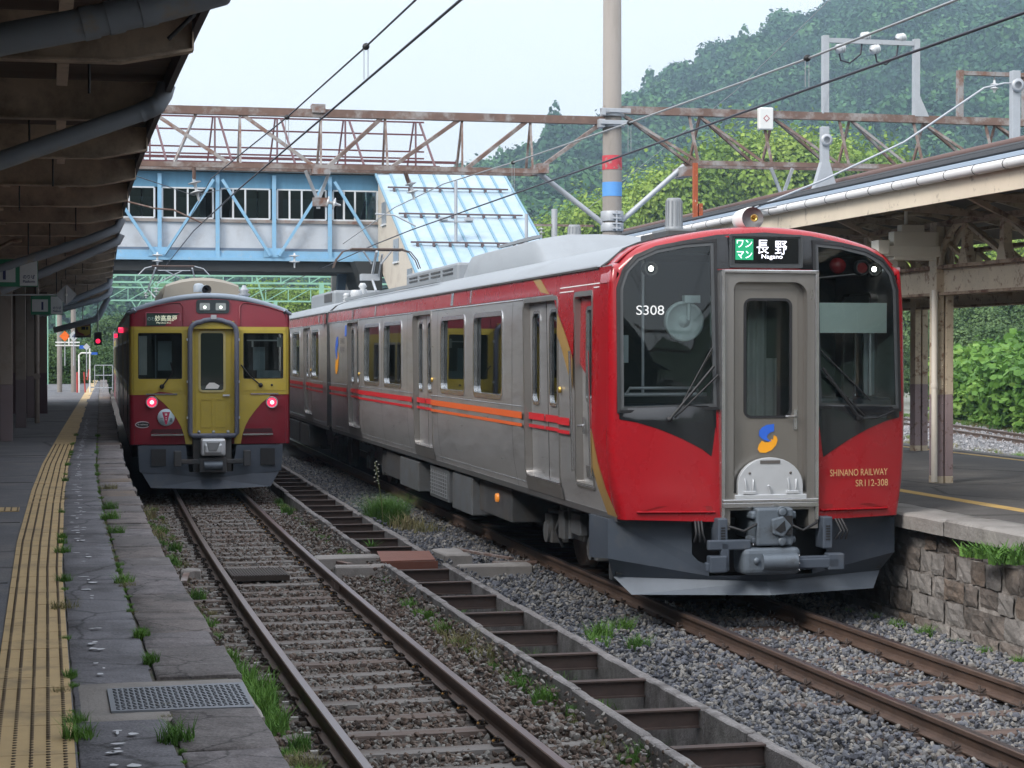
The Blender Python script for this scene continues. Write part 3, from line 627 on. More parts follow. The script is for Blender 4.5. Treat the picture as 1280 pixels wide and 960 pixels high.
def sr_car(root, y0, y1, win, doors, cabdoor, bend, sgs=(-1, 1)):
    for sg in sgs:
        F = lambda u, v, o=0.: carfn(sg, o, bend)(u, v)
        holes = [rrect(a, b, 1.885, 2.86, .11) for a, b in win]+[rrect(a, b, 1.06, 2.955, .09) for a, b in doors]+([rrect(*cabdoor, 1.12, 2.97, .05)] if cabdoor else [])
        m = M(); panel(m, [(y0, .9), (y1, .9), (y1, 3.2), (y0, 3.2)], holes, F, 1.2, .13)
        m.build('car_side', [STEEL], root)
        # sill and cant rail trims
        t = M(); t.grid([[F(u, .86, -.03), F(u, .86, .004), F(u, .925, .004), F(u, .925, -.01)] for u in np.linspace(y0, y1, 8)], 0, False)
        t.grid([[F(u, 3.18, .0), F(u, 3.18, .02), F(u, 3.20, .026), F(u, 3.215, .01), F(u, 3.22, -.03)] for u in np.linspace(y0+(.42 if cabdoor else 0), y1, 8)], 0, False)
        t.build('sill_trim', [mat('dark_aluminium', (.20, .20, .205), .4, .6, .1, 3)], root)
        # red band under the eaves, with the sloping red front field when it is the cab end
        topz = 2.99
        if cabdoor:
            c = [(3.328, 3.195), (2.852, 3.038), (2.6, 2.965), (2.228, 2.75), (1.896, 2.464), (1.5, 2.12), (1.25, 1.93), (.997, 1.684), (.76, 1.40), (.58, 1.16), (.40, .905)]
            out = [(y0, .905), (.10, .905), (.30, 1.16), (.50, 1.40), (.713, 1.72), (1.0, 2.02), (1.25, 2.2), (1.522, 2.44), (1.759, 2.62), (2.159, 2.868), (2.3, 2.995), (21.28, 2.995), (21.28, 3.19), (y0, 3.19)]
            hd = [h_ for h_ in [rrect(*cabdoor, 1.12, 2.97, .05)]]
            m = M(); panel(m, out[::-1] if False else out, hd, lambda u, v: F(u, v, .003), 1.2, .15)
            m.build('red_livery_panel', [RED], root)
            gl = [(.06, .907), (.40, .907), (.58, 1.16), (.76, 1.40), (.997, 1.684), (1.25, 1.93), (1.5, 2.12), (1.896, 2.464), (2.06, 2.58), (2.06, 2.80), (1.759, 2.62), (1.522, 2.44), (1.25, 2.2), (1.0, 2.02), (.713, 1.72), (.50, 1.40), (.30, 1.16)]
            m = M(); panel(m, gl, hd, lambda u, v: F(u, v, .006), .5, .15)
            panel(m, [(2.45, 2.998), (2.85, 3.03), (3.33, 3.19), (2.98, 3.19), (2.60, 3.05)], [], lambda u, v: F(u, v, .006), .5, .2)
            m.build('gold_stripe', [GOLD], root)
            m = M(); m.grid([[F(u, 3.005, .0065), F(u, 3.015, .0065)] for u in (.45, .66)], 0, False); m.grid([[F(u, 3.04, .0065), F(u, 3.05, .0065)] for u in (.45, 2.0)], 0, False); m.grid([[F(u, 2.995, .0065), F(u, 3.005, .0065)] for u in (1.42, 2.0)], 0, False)
            m.build('white_pinstripe', [WHITE], root)
        else:
            m = M(); panel(m, [(y0+.02, 2.975), (y1-.02, 2.975), (y1-.02, 3.19), (y0+.02, 3.19)], [], lambda u, v: F(u, v, .003), 1.5, .15); m.build('red_livery_panel', [RED], root)
        # twin red waist stripes, interrupted by doors, orange between the first two doors
        ds = sorted(doors); marks = [y0+(1.42 if cabdoor else .35)]+[q for d_ in ds for q in d_]+[y1-.3]
        for mt_, nm in ((STRIPE, 'red_stripe'), (ORANGE, 'orange_stripe')):
            m = M()
            for i in range(0, len(marks), 2):
                a, b = marks[i], marks[i+1]
                orange = cabdoor and i == 2
                if (mt_ is ORANGE) == bool(orange):
                    for z0, z1 in ((1.685, 1.758), (1.598, 1.634)): m.grid([[F(u, z0, .004), F(u, z1, .004)] for u in np.linspace(a+.03, b-.03, 4)], 0, False)
            if m.v: m.build(nm, [mt_], root)
        for a, b in win: side_window(a, b, F, None, root)
        m = M(); cu = [y0+(2.0 if cabdoor else .1)]+[q for d_ in ds for q in (d_[0]-.03, d_[1]+.03)][(2 if cabdoor else 0):]+[y1-.1]
        if cabdoor: cu[0] = ds[0][1]+.03
        for i in range(0, len(cu)-1, 2):
            for z0, z1 in ((1.815, 1.822), (2.968, 2.984), (.995, 1.0)): m.grid([[F(u, z0, .003), F(u, (z0+z1)/2, .007), F(u, z1, .003)] for u in (cu[i], cu[i+1])], 0, False)
        m.build('panel_bead', [STEEL_L], root)
        m = M()
        for u in ([4.2, 8.95, 11.5, 14.05, 16.4, 18.9] if cabdoor else [24.4, 28.8, 31.4, 33.8, 36.5, 39.2]): m.grid([[F(u+q, z, .0025) for z in np.linspace(.93, 2.96, 9)] for q in (0, .012)], 0, False)
        m.build('panel_seam', [mat('seam_grey', (.13, .125, .12), .5, .4)], root)  # thin dark grey strips along the panel joints
        for a, b in doors:
            dr = ring(M(), inset(rrect(a, b, 1.06, 2.955, .09), -.025), inset(rrect(a, b, 1.06, 2.955, .09), .02), lambda u, v: F(u, v, .007), lambda u, v: F(u, v, -.075)).build('door_frame', [STEEL_B], root)
            c = (a+b)/2
            for p0, p1 in ((a+.02, c-.012), (c+.012, b-.02)):
                g0 = (p0+p1)/2; hole = rrect(g0-.17, g0+.17, 1.87, 2.83, .09)
                m = M(); panel(m, [(p0, 1.08), (p1, 1.08), (p1, 2.935), (p0, 2.935)], [hole], lambda u, v: F(u, v, -.065), 1, .15)
                for z0, z1 in ((1.685, 1.758), (1.598, 1.634)): m.grid([[F(u, z0, -.061), F(u, z1, -.061)] for u in (p0+.01, p1-.01)], 1, False)
                dl = m.build('sliding_door', [STEEL, STRIPE], root)
                ring(M(), inset(hole, -.022), inset(hole, .012), lambda u, v: F(u, v, -.055), lambda u, v: F(u, v, -.085)).build('window_frame', [STEEL_L], dl)
                m = M(); panel(m, inset(hole, .01), [], lambda u, v: F(u, v, -.08), 9, 9, smooth=False); m.build('pane', [GLASS], dl)
            m = M(); m.grid([[F(u, 1.05, .002), F(u, 1.085, .012), F(u, 1.095, -.07)] for u in (a, b)], 0, False); m.build('door_sill', [STEEL_L], root)
            m = M(); m.grid([[F(u, .925, .012), F(u, 1.05, .012)] for u in (a-.03, b+.03)], 0, False); m.build('step_plate', [STEEL_B], root)
            m = M(); m.lathe([(.0001, -.012), (.028, -.012), (.034, 0), (.034, .01)], (0, 0, 0), 'x', 14)
            m.v = [F(a-.12+0*p[0], 2.03+p[2], 0.012*(p[0] < 0)) if False else tuple(Vector(F(a-.11, 2.03))+Vector((sg*-p[0], p[1], p[2]))) for p in m.v]
            m.build('door_button', [mat('brass_button', (.62, .40, .10), .3, .6)], root)
        if cabdoor:
            a, b = cabdoor; out = rrect(a, b, 1.12, 2.97, .05)
            ring(M(), inset(out, -.02), inset(out, .03), lambda u, v: F(u, v, .007), lambda u, v: F(u, v, -.07)).build('door_frame', [STEEL_B], root)
            hole = rrect(a+.12, a+.40, 1.95, 2.82, .04); m = M()
            panel(m, [(a+.02, 1.13), (b-.02, 1.13), (b-.02, 2.96), (a+.02, 2.96)], [hole], lambda u, v: F(u, v, -.06), 1, .15)
            panel(m, [(a+.02, 1.72), (a+.3, 2.14), (b-.02, 2.3), (b-.02, 2.95), (a+.02, 2.95)], [inset(hole, -.002)], lambda u, v: F(u, v, -.056), 1, .2, 1)
            dl = m.build('crew_door', [STEEL, RED], root)
            ring(M(), inset(hole, -.025), inset(hole, .012), lambda u, v: F(u, v, -.05), lambda u, v: F(u, v, -.08)).build('window_frame', [STEEL_L], dl)
            m = M(); panel(m, inset(hole, .01), [], lambda u, v: F(u, v, -.075), 9, 9, smooth=False); m.build('pane', [GLASS], dl)
            m = M(); m.tube([F(a+.5, 1.70, -.05), F(a+.5, 1.70, .0), F(a+.30, 1.70, .0)], .012, 6); m.box(*sorted((F(0, 1.7, -.055)[0], F(0, 1.7, -.045)[0])), a+.46, a+.53, 1.62, 1.78); m.build('handle', [STEEL_L], dl)
            m = M(); m.tube([F(b-.0, 1.25, .025), F(b, 2.42, .04)], .014, 6); m.tube([F(a, 1.25, .025), F(a, 2.42, .04)], .014, 6); m.build('grab_rail', [STEEL_L], root)
            m = M(); m.grid([[F(u, 1.115, .002), F(u, 1.135, .014), F(u, 1.14, -.06)] for u in (a, b)], 0, False); m.build('door_sill', [STEEL_L], root)
            m = M(); m.poly([F(a+.2, 1.2, -.058), F(a+.48, 1.2, -.058), F(a+.48, 1.32, -.058), F(a+.2, 1.32, -.058)], (sg*.006, 0, 0)); m.build('step_recess', [STEEL_L], dl)
    # roof
    xs = [-1.39, -1.36, -1.33, -1.22, -1.0, -.75, -.5, -.25, 0, .25, .5, .75, 1.0, 1.22, 1.33, 1.36, 1.39]
    zz = lambda x: 3.185 if abs(x) >= 1.385 else zr(x)
    m = M(); m.grid([[(x+bend*max(0, u-21.5), u, zz(x)) for x in xs] for u in [y0+(.44 if cabdoor else 0), *np.linspace(y0+1, y1, 12)]], 0)
    m.add([(x+bend*max(0, y1-21.5), y1, zz(x)) for x in xs]+[(1.39+bend*max(0, y1-21.5), y1, .95), (-1.39+bend*max(0, y1-21.5), y1, .95)], [tuple(range(len(xs)+2))], 1)
    if not cabdoor: m.add([(x, y0, zz(x)) for x in xs]+[(1.39, y0, .95), (-1.39, y0, .95)], [tuple(range(len(xs)+2))], 1)
    m.build('roof', [ROOFG, UNDER], root)
    b0 = bend*max(0, (y0+y1)/2-21.5)
    # interior: floor, ceiling, seats seen as dark shapes, an added dark sheet down the middle for the dim depth
    m = M(); m.box(-1.3+b0, 1.3+b0, y0+.15, y1-.1, 1.0, 1.06); m.box(-1.25+b0, 1.25+b0, y0+1.6, y1-.1, 3.0, 3.04); m.box(-.03+b0, .03+b0, y0+2, y1-.1, 1.06, 3.0)
    for a, b in win: m.box(-1.28+b0, -.85+b0, a, b, 1.06, 1.5); m.box(.85+b0, 1.28+b0, a, b, 1.06, 1.5)
    m.build('interior', [DARKIN], root)

CW = [(4.72, 6.42), (6.99, 8.69), (12.02, 13.8), (14.3, 16.08)]; CD = [(2.08, 3.67), (9.5, 11.04), (16.86, 18.36)]
sr_car(TR_, .10, 21.28, CW, CD, (.70, 1.40), 0.)
sr_car(TR_, 21.72, 42.6, [(22.85, 24.25), (26.9, 28.6), (29.1, 30.8), (34.6, 36.3), (36.8, 38.5)], [(24.62, 26.15), (31.8, 33.3), (39.6, 41.1)], None, .010, (-1, 1))
M().box(-1.15, 1.15, 21.27, 21.73, 1.0, 3.3).build('gangway', [RUBBER], TR_)
# side lettering and emblem at the far end of the first car
def emblem(m, c, ux, uz, n, s, ia=0, ib=1):
    ux, uz, n, c = map(Vector, (ux, uz, n, c))
    P = lambda x, z: tuple(c+ux*x*s+uz*z*s+n*.004)
    blue = [(.42, .98), (.42, .55), (.20, .48), (.02, .34), (-.02, .18), (.08, .05), (.30, -.02), (.12, -.06), (-.10, .0), (-.34, .12), (-.52, .30), (-.50, .58), (-.32, .78), (-.05, .92)]
    org = [(.22, .08), (.36, .05), (.40, .32), (.58, .22), (.64, .02), (.54, -.28), (.28, -.56), (-.10, -.72), (-.46, -.70), (-.60, -.50), (-.52, -.24), (-.34, .0), (-.16, -.10), (.08, -.10), (.20, .0)]
    for L_, mi in ((blue, ia), (org, ib)):
        mm = M(); panel(mm, L_, [], lambda u, v: P(u, v), 9, 9, smooth=False); m.add(mm.v, mm.f, mi)
BLUEM = mat('emblem_blue', (.03, .13, .62), .4); ORM = mat('emblem_orange', (.85, .36, .02), .4)
m = M(); c = carfn(-1, .004)(19.75, 2.3); emblem(m, c, (0, -1, 0), (0, 0, 1), (-1, 0, 0), .42); m.build('emblem', [BLUEM, ORM], TR_)
GREYT = mat('grey_lettering', (.12, .12, .13), .6)
text('lettering', 'SHINANO', GREYT, TR_, carfn(-1, .004)(18.95, 2.62), (0, -1, 0), (0, 0, 1), width=.62, h=.11); text('lettering', 'RAILWAY', GREYT, TR_, carfn(-1, .004)(18.95, 2.46), (0, -1, 0), (0, 0, 1), width=.62, h=.11)
m = M(); m.poly([carfn(-1, .0)(18.62, 2.70), carfn(-1, .0)(18.42, 2.70), carfn(-1, .0)(18.42, 2.9), carfn(-1, .0)(18.62, 2.9)], (-.006, 0, 0)); m.build('sticker', [mat('blue_sticker', (.06, .16, .6), .5)], TR_)
m = M()
for yy, w_ in ((8.0, .16), (6.7, .06), (14.9, .12), (22.9, .1)): m.poly([carfn(-1, .003)(yy, 3.01), carfn(-1, .003)(yy-w_, 3.01), carfn(-1, .003)(yy-w_, 3.17), carfn(-1, .003)(yy, 3.17)], (-.01, 0, 0))
m.build('marker_plate', [STEEL_L], TR_)
m = M()
for yy in (17.7, 22.1):
    for k in range(7): m.box(-1.425, -1.415, yy-.16, yy, 2.93+.035*k, 2.95+.035*k)
m.build('side_louvre', [STEEL_B], TR_)
# ---- front end
TOPR = .10
def fy(x, z):
    return -.17+.20*(abs(x)/1.40)**2.6+.11*max(0., (z-1.9)/1.6)**1.5-.03*max(0., (1.25-z)/.35)
FF = lambda off=0.: (lambda u, v: (u, fy(u, v)-off, v))
DX0, DX1, DZ0, DZ1 = -.462, .468, .895, 3.15
glL = [(-1.325, 1.90), (-.505, 1.93), (-.505, 3.385), (-.75, 3.365), (-1.0, 3.315), (-1.17, 3.24), (-1.27, 3.13), (-1.318, 2.98)]
glR = [(-a, b) for a, b in glL][::-1]
hL, hR = inset(glL, .0), inset(glR, .0)
top = [(x, zr(x)-TOPR-.006*abs(x)) for x in np.linspace(1.33, -1.33, 19)]
def lowhw(z): return hw(z)-.052
out = [(-1.285, .892), (DX0, .872), (DX0, DZ1), (DX1, DZ1), (DX1, .872), (1.285, .892), (1.325, 1.1), (1.35, 1.3), (1.372, 1.6), (1.378, 2.2), (1.378, 2.8), (1.368, 3.05)]+[(x, z) for x, z in top if abs(x) < 1.34]+[(-1.368, 3.05), (-1.378, 2.8), (-1.378, 2.2), (-1.372, 1.6), (-1.35, 1.3), (-1.325, 1.1)]
m = M(); panel(m, out, [hL, hR], FF(0), .16, .14); m.build('front_panel', [RED], TR_)
mk = [(-1.352, 1.80), (-1.20, 1.772), (-1.0, 1.71), (-.80, 1.625), (-.62, 1.53), (DX0-.012, 1.415), (DX0-.012, DZ1+.012), (DX1+.012, DZ1+.012), (DX1+.012, 1.405), (.62, 1.50), (.80, 1.605), (1.0, 1.70), (1.2, 1.77), (1.352, 1.80), (1.356, 2.7), (1.345, 2.98), (1.30, 3.17), (1.20, 3.295), (1.05, 3.372), (.8, 3.44), (.45, 3.485), (0, 3.497), (-.45, 3.485), (-.8, 3.44), (-1.05, 3.372), (-1.20, 3.295), (-1.30, 3.17), (-1.345, 2.98), (-1.356, 2.7)]
zt = lambda x: zr(x)-TOPR-.006*abs(x)
mk = [(a, min(b, zt(a)+.045)) for a, b in mk]
def FT(off):
    """face surface that also rolls over the top edge"""
    def f(u, v):
        t_ = zt(u)
        if v <= t_: return (u, fy(u, v)-off, v)
        k = min(1., (v-t_)/TOPR); a = math.asin(min(.999, k)); y_ = fy(u, t_)+TOPR*(1-cos(a)); return (u, y_-off*cos(a), t_+TOPR*k+off*k)
    return f
m = M(); panel(m, mk, [hL, hR], FT(.006), .13, .12); m.build('black_mask', [BLACK], TR_)
for g_ in (glL, glR):
    fr = ring(M(), inset(g_, -.045), inset(g_, -.018), FT(.022), FT(.004)).build('window_frame', [RUBBER], TR_)
    ring(M(), inset(g_, -.018), inset(g_, .012), FT(.013), FT(-.01)).build('window_seal', [mat('seal_grey', (.07, .075, .08), .35)], fr)
    m = M(); panel(m, inset(g_, .004), [], FF(-.004), .2, .2); m.build('pane', [GLASSC], fr)
# rolled top edge + red cap, corner posts
m = M(); rows = []
for x in np.linspace(-1.335, 1.335, 31):
    t_ = zt(x); rows.append([(x, fy(x, t_)+TOPR*(1-cos(a)), t_+TOPR*sin(a)) for a in np.linspace(0, pi/2, 7)]+[(x, yy, t_+TOPR+(zr(x)-t_-TOPR+.004)*((yy+.07)/.5)) for yy in (.12, .28, .45)])
m.grid(rows, 0)
for sg in (-1, 1):
    rows = []
    for z in [.89, 1.0, 1.1, 1.2, 1.3, 1.45, 1.6, 1.9, 2.2, 2.5, 2.8, 2.95, 3.04]:
        xo = float(np.interp(z, [.892, 1.1, 1.3, 1.6, 2.2, 2.8, 3.05, 3.17], [1.285, 1.325, 1.35, 1.372, 1.378, 1.378, 1.368, 1.35])); yo = fy(xo, z); xe = hw(z)+.003
        rows.append([(sg*(xo+(xe-xo)*sin(a)), yo+(.13-yo)*(1-cos(a)), z) for a in np.linspace(0, pi/2, 6)]+[(sg*xe, .16, z)])
    m.grid(rows, 0)
    # top corner
    A = [(sg*1.335, fy(1.335, zt(1.335))+TOPR*(1-cos(a)), zt(1.335)+TOPR*sin(a)) for a in np.linspace(0, pi/2, 7)]+[(sg*1.335, .28, zr(1.335)), (sg*1.335, .45, zr(1.335))]
    B = [(sg*(1.352+.046*sin(a)), fy(1.35, 3.1)+(.13-fy(1.35, 3.1))*(1-cos(a)), 3.135+.04*sin(a)) for a in np.linspace(0, pi/2, 7)]+[(sg*1.399, .28, 3.18), (sg*1.399, .45, 3.18)]
    C_ = [(sg*(1.365+.05*sin(a)), fy(1.365, 3.0)+(.13-fy(1.365, 3.0))*(1-cos(a)), 3.04) for a in np.linspace(0, pi/2, 7)]+[(sg*1.415, .28, 3.04), (sg*1.415, .45, 3.04)]
    m.grid([A, B, C_], 0)
m.build('front_cap', [RED], TR_)
m = M(); m.tube([(x, .45, zr(x)+.006) for x in np.linspace(-1.33, 1.33, 20)], .018, 6); m.tube([(-1.33, .45, zr(1.33)+.006), (-1.40, .45, 3.19)], .018, 6); m.build('roof_seam', [RUBBER], TR_)
# lower red slots
for sg in (-1, 1):
    m = M(); a, b = sorted((sg*1.19, sg*.52)); c0, c1 = (a+.18, b-.02) if sg < 0 else (a+.02, b-.18)
    f = FF(.004); g_ = FF(.035)
    m.add([f(a, .965), f(b, .965), f(c1, 1.015), f(c0, 1.015)], [(0,1,2,3)], 1)
    m.add([f(a-.02, .945), f(b+.01, .945), g_(b+.01, .962), g_(a-.02, .962), f(b+.01, .972), f(a-.02, .972)], [(0,1,2,3), (3,2,4,5)], 0)
    m.build('bumper_strip', [RED, mat('deep_red', (.22, .01, .012), .4)], TR_)
# ---- gangway door frame with recessed door
D_ = .09; yd = fy(0, 2)-.035
m = M()
def FB(x0, x1, z0, z1, ya, yb): m.box(x0, x1, ya, yb, z0, z1)
dfr = M()
dfr.box(DX0, DX0+.035, yd-.03, .12, .875, DZ1); dfr.box(DX1-.035, DX1, yd-.03, .12, .875, DZ1); dfr.box(DX0, DX1, yd-.03, .12, DZ1-.03, DZ1)
frame = dfr.build('door_surround', [STEEL_L], TR_, bev=.006)
door_open = rrect(-.335, .36, 1.13, 3.03, .10); lo = [(x, z) for x, z in door_open]
lo = [(-.335, 1.13), (.36, 1.13)]+[(.36-.12+.12*cos(a), 2.92+.12*sin(a)) for a in np.linspace(0, pi/2, 7)]+[(-.335+.06-.06*sin(a), 2.98+.06*cos(a)) for a in np.linspace(0, pi/2, 5)]
m = M(); panel(m, [(DX0+.03, 1.05), (DX1-.03, 1.05), (DX1-.03, DZ1-.025), (DX0+.03, DZ1-.025)], [lo], lambda u, v: (u, yd+.0, v), 9, 9, smooth=False)
ring(m, inset(lo, -.004), inset(lo, .0), lambda u, v: (u, yd, v), lambda u, v: (u, yd+.10, v)); m.build('door_surround_panel', [STEEL_B], TR_)
gw = rrect(-.205, .235, 1.815, 2.915-.03, .06)
m = M(); panel(m, [(-.335, 1.12), (.36, 1.12), (.36, 3.04), (-.335, 3.04)], [gw], lambda u, v: (u, yd+.085, v), 9, 9, smooth=False)
m.box(.30, .306, yd+.079, yd+.085, 1.13, 2.98); m.box(-.305, -.298, yd+.079, yd+.085, 1.13, 2.98); m.box(-.30, .305, yd+.079, yd+.085, 2.975, 2.983)
dd = m.build('gangway_door', [mat('door_beige_steel', (.29, .27, .245), .36, .7, .05, 3, stretch=(1, 1, .2))], TR_)
ring(M(), inset(gw, -.012), inset(gw, .012), lambda u, v: (u, yd+.078, v), lambda u, v: (u, yd+.10, v)).build('window_seal', [RUBBER], dd)
m = M(); panel(m, gw, [], lambda u, v: (u, yd+.095, v), 9, 9, smooth=False); m.build('pane', [GLASSC], dd)
m = M(); m.box(.262, .295, yd+.07, yd+.086, 1.70, 1.88); m.tube([(.28, yd+.07, 1.82), (.28, yd+.04, 1.82), (.17, yd+.04, 1.82)], .011, 6); m.build('handle', [STEEL_L], dd)
m = M(); m.box(DX0+.01, DX1-.01, yd-.05, yd+.09, 1.045, 1.075); m.box(DX0+.01, DX1-.01, yd-.045, yd+.0, 1.0, 1.045); m.build('door_step', [STEEL_L], TR_, bev=.005)
m = M(); m.box(DX0, DX1, yd-.005, .1, .975, 1.0); m.box(DX0, DX0+.09, yd-.005, .1, .80, .975); m.box(DX1-.09, DX1, yd-.005, .1, .80, .975); m.box(-.06, .12, yd-.009, yd, .982, .993, 1); m.build('lower_surround', [STEEL_B, RUBBER], TR_)
dome = [(-.30, 1.10), (.32, 1.10), (.32, 1.20)]+[(.01+.31*cos(a), 1.20+.25*sin(a)) for a in np.linspace(.15, pi-.15, 15)]+[(-.30, 1.20)]
m = M(); m.poly([(x, yd+.05, z) for x, z in dome], (0, -.06, 0)); m.box(-.33, .35, yd-.03, yd+.05, 1.075, 1.115)
for x in (-.22, .19): m.tube([(x, yd-.01, 1.11), (x-.012, yd-.035, 1.18), (x-.015, yd-.012, 1.26)], .009, 6); m.tube([(x+.05, yd-.01, 1.11), (x+.055, yd-.035, 1.18), (x+.065, yd-.012, 1.25)], .009, 6); m.box(x-.035, x+.085, yd-.035, yd-.01, 1.12, 1.15)
m.tube([(.02, yd-.012, 1.11), (-.02, yd-.04, 1.2)], .012, 6)
ap = m.build('gangway_apron', [SILVER], TR_, bev=.004)
m = M()
for x in (-.19, .20): m.lathe([(.0001, -.003), (.012, -.003), (.012, .003)], (x, yd-.013, 1.31), 'y', 8)
m.box(-.09, .10, yd-.016, yd-.009, 1.395, 1.425); m.build('apron_fitting', [mat('fitting_dark', (.10, .09, .085), .6)], ap)  # small dark fittings on the apron
m = M(); emblem(m, (.01, yd+.083, 1.60), (1, 0, 0), (0, 0, 1), (0, -1, 0), .155); m.build('emblem', [BLUEM, ORM], dd)
# destination display
yb = fy(0, 3.3)-.012
m = M(); ring(m, rrect(-.345, .355, 3.175, 3.478, .012, 2), rrect(-.325, .335, 3.195, 3.458, .01, 2), lambda u, v: (u, yb-.016, v), lambda u, v: (u, yb+.01, v)); m.box(-.335, .345, yb-.002, yb+.01, 3.185, 3.468)
ds = m.build('destination_display', [mat('display_frame', (.06, .065, .07), .3)], TR_)
m = M(); m.box(-.295, .315, yb-.007, yb-.002, 3.215, 3.445); m.build('face_plate', [mat('display_black', (.01, .012, .013), .15)], ds)
m = M(); m.box(-.29, -.12, yb-.010, yb-.0075, 3.245, 3.435); m.build('green_field', [mat('display_green', (.01, .16, .08), .4, emit=(.01, .28, .12), es=.6)], ds)
LED = mat('led_white', (.8, .8, .85), .4, emit=(.85, .85, 1), es=1.1)
UX, UZ = (1, 0, 0), (0, 0, 1)
text('lettering', 'ワン', LED, ds, (-.205, yb-.0115, 3.392), UX, UZ, width=.145, h=.068, bold=0.); text('lettering', 'マン', LED, ds, (-.205, yb-.0115, 3.292), UX, UZ, width=.145, h=.068, bold=0.)
text('lettering', '長', LED, ds, (-.03, yb-.0095, 3.365), UX, UZ, width=.115, h=.125, bold=0.); text('lettering', '野', LED, ds, (.145, yb-.0095, 3.358), UX, UZ, width=.115, h=.125, bold=0.)
text('lettering', 'Nagano', LED, ds, (.06, yb-.0095, 3.272), UX, UZ, width=.20, h=.05, bold=0.)
# number, lettering
text('car_number', 'S308', mat('white_lettering', (.8, .82, .82), .5), TR_, (-1.075, fy(1.07, 2.79)-.012, 2.785), (1, fy(1.2, 2.8)-fy(.95, 2.8) and -(fy(1.2, 2.8)-fy(.95, 2.8))/.25, 0), UZ, width=.25, h=.085)
GL = mat('gold_lettering', (.62, .42, .2), .45)
sl = (1, (fy(1.2, 1.2)-fy(.6, 1.2))/.6, 0)
text('lettering', 'SHINANO RAILWAY', GL, TR_, (.90, fy(.90, 1.3)-.018, 1.30), sl, UZ, width=.62, h=.062); text('lettering', 'SR112-308', GL, TR_, (1.035, fy(1.035, 1.2)-.018, 1.20), sl, UZ, width=.35, h=.062)
# wipers
for sg, p in ((-1, [(-.92, 1.80), (-.90, 1.83), (-.52, 2.28)]), (1, [(.90, 1.80), (.86, 1.84), (.52, 2.26)])):
    m = M(); f = FF(.045); m.tube([f(*q) for q in p], .014, 6); m.tube([FF(.03)(p[0][0]+.06*-sg*0+.05, p[0][1]+.02), FF(.04)(p[2][0]+.04, p[2][1]-.08)], .010, 6); m.tube([FF(.025)(p[0][0]+.12, p[0][1]+.16), FF(.025)(p[2][0]-.01, p[2][1]+.16)], .008, 6)
    m.lathe([(.0001, -.03), (.025, -.03), (.03, 0)], (p[0][0], fy(*p[0])-.02, p[0][1]), 'y', 10)
    if sg > 0: m.tube([FF(.02)(.93, 1.79), FF(.03)(1.1, 1.80), FF(.02)(1.28, 1.86)], .008, 6)
    m.build('wiper', [RUBBER], TR_)
# cab interior: dark back wall, roller blind, fan, desk, lamps
cb = M(); cb.box(-1.33, 1.33, 1.55, 1.6, 1.0, 3.15); cb.box(-1.0, 1.0, 1.55, 1.6, 3.15, 3.36); cb.box(-1.34, 1.34, .10, 1.55, 1.0, 1.05)
cb.box(-1.1, 1.1, .12, 1.5, 3.30, 3.33); cb.build('cab_interior', [mat('cab_wall', (.05, .065, .062), .8)], TR_)
m = M(); m.box(.49, 1.26, .09, .11, 2.585, 2.865); m.build('roller_blind', [BLINDM], TR_)
m = M(); m.box(.50, 1.33, .12, .6, 1.4, 1.98); m.box(-1.33, -.48, .12, .5, 1.4, 1.93); m.build('driver_desk', [mat('desk_slate', (.035, .055, .07), .6)], TR_, bev=.03)
m = M(); m.tube([(-1.26, .1, 2.02), (-1.24, .06, 2.08), (-.6, .06, 2.08), (-.58, .1, 2.02)], .014, 8); m.tube([(-1.32, .10, 2.02), (-.5, .10, 2.02)], .02, 6); m.tube([(1.12, .16, 2.0), (1.12, .16, 2.6)], .02, 8); m.tube([(-.99, .5, 2.0), (-.99, .5, 3.3)], .015, 6); m.build('cab_handrail', [SILVER], TR_)
m = M(); m.lathe([(.0001, .02), (.155, .02), (.160, .0), (.185, .0), (.188, .05)], (-.66, .25, 2.69), 'y', 28); m.lathe([(.0001, -.01), (.03, -.01), (.032, .01), (.055, .012), (.058, .02)], (-.66, .25, 2.69), 'y', 16); m.box(-.67, -.52, .22, .3, 2.86, 2.93); m.tube([(-.62, .26, 2.7), (-.62, .26, 2.9)], .02, 6); m.build('cab_fan', [mat('pale_fan', (.62, .72, .70), .4)], TR_)
m = M(); m.box(-1.31, -1.24, .1, .12, 2.31, 2.56); m.box(1.2, 1.31, .5, .52, 2.0, 2.6); m.build('notice_card', [mat('notice_white', (.55, .62, .64), .6)], TR_)
m = M(); m.grid([[(x_, .42+.02*sin(x_*70), z) for z in (1.5, 3.0)] for x_ in np.linspace(.01, .20, 22)], 0); m.grid([[(x_, .42+.02*sin(x_*70), z) for z in (1.5, 2.35)] for x_ in np.linspace(.2, .30, 12)], 0); m.build('curtain', [mat('cab_curtain', (.42, .44, .42), .8)], TR_)
for x, z, on in ((-1.04, 3.165, 1), (1.13, 3.18, 1), (1.0, 3.19, 0)):
    y_ = fy(x, z)+.06
    hl = M().lathe([(.075, .05), (.07, -.02), (.055, -.015), (.05, .03)], (x, y_, z), 'y', 18).build('headlight', [mat('lamp_bezel', (.03, .03, .03), .4)], TR_)
    M().lathe([(.0001, .0), (.05 if not on else .024, .0)], (x, y_, z), 'y', 16).build('lens', [mat('lamp_white', (1, 1, .9), .3, emit=(1, .97, .88), es=6) if on else mat('lamp_red', (.25, .01, .012), .3)], hl)
m = M().lathe([(.0001, -.03), (.07, -.025), (.075, .02)], (.74, fy(.74, 3.2)+.06, 3.205), 'y', 18); m.build('tail_lamp', [mat('lamp_red', (.25, .01, .012), .3)], TR_)
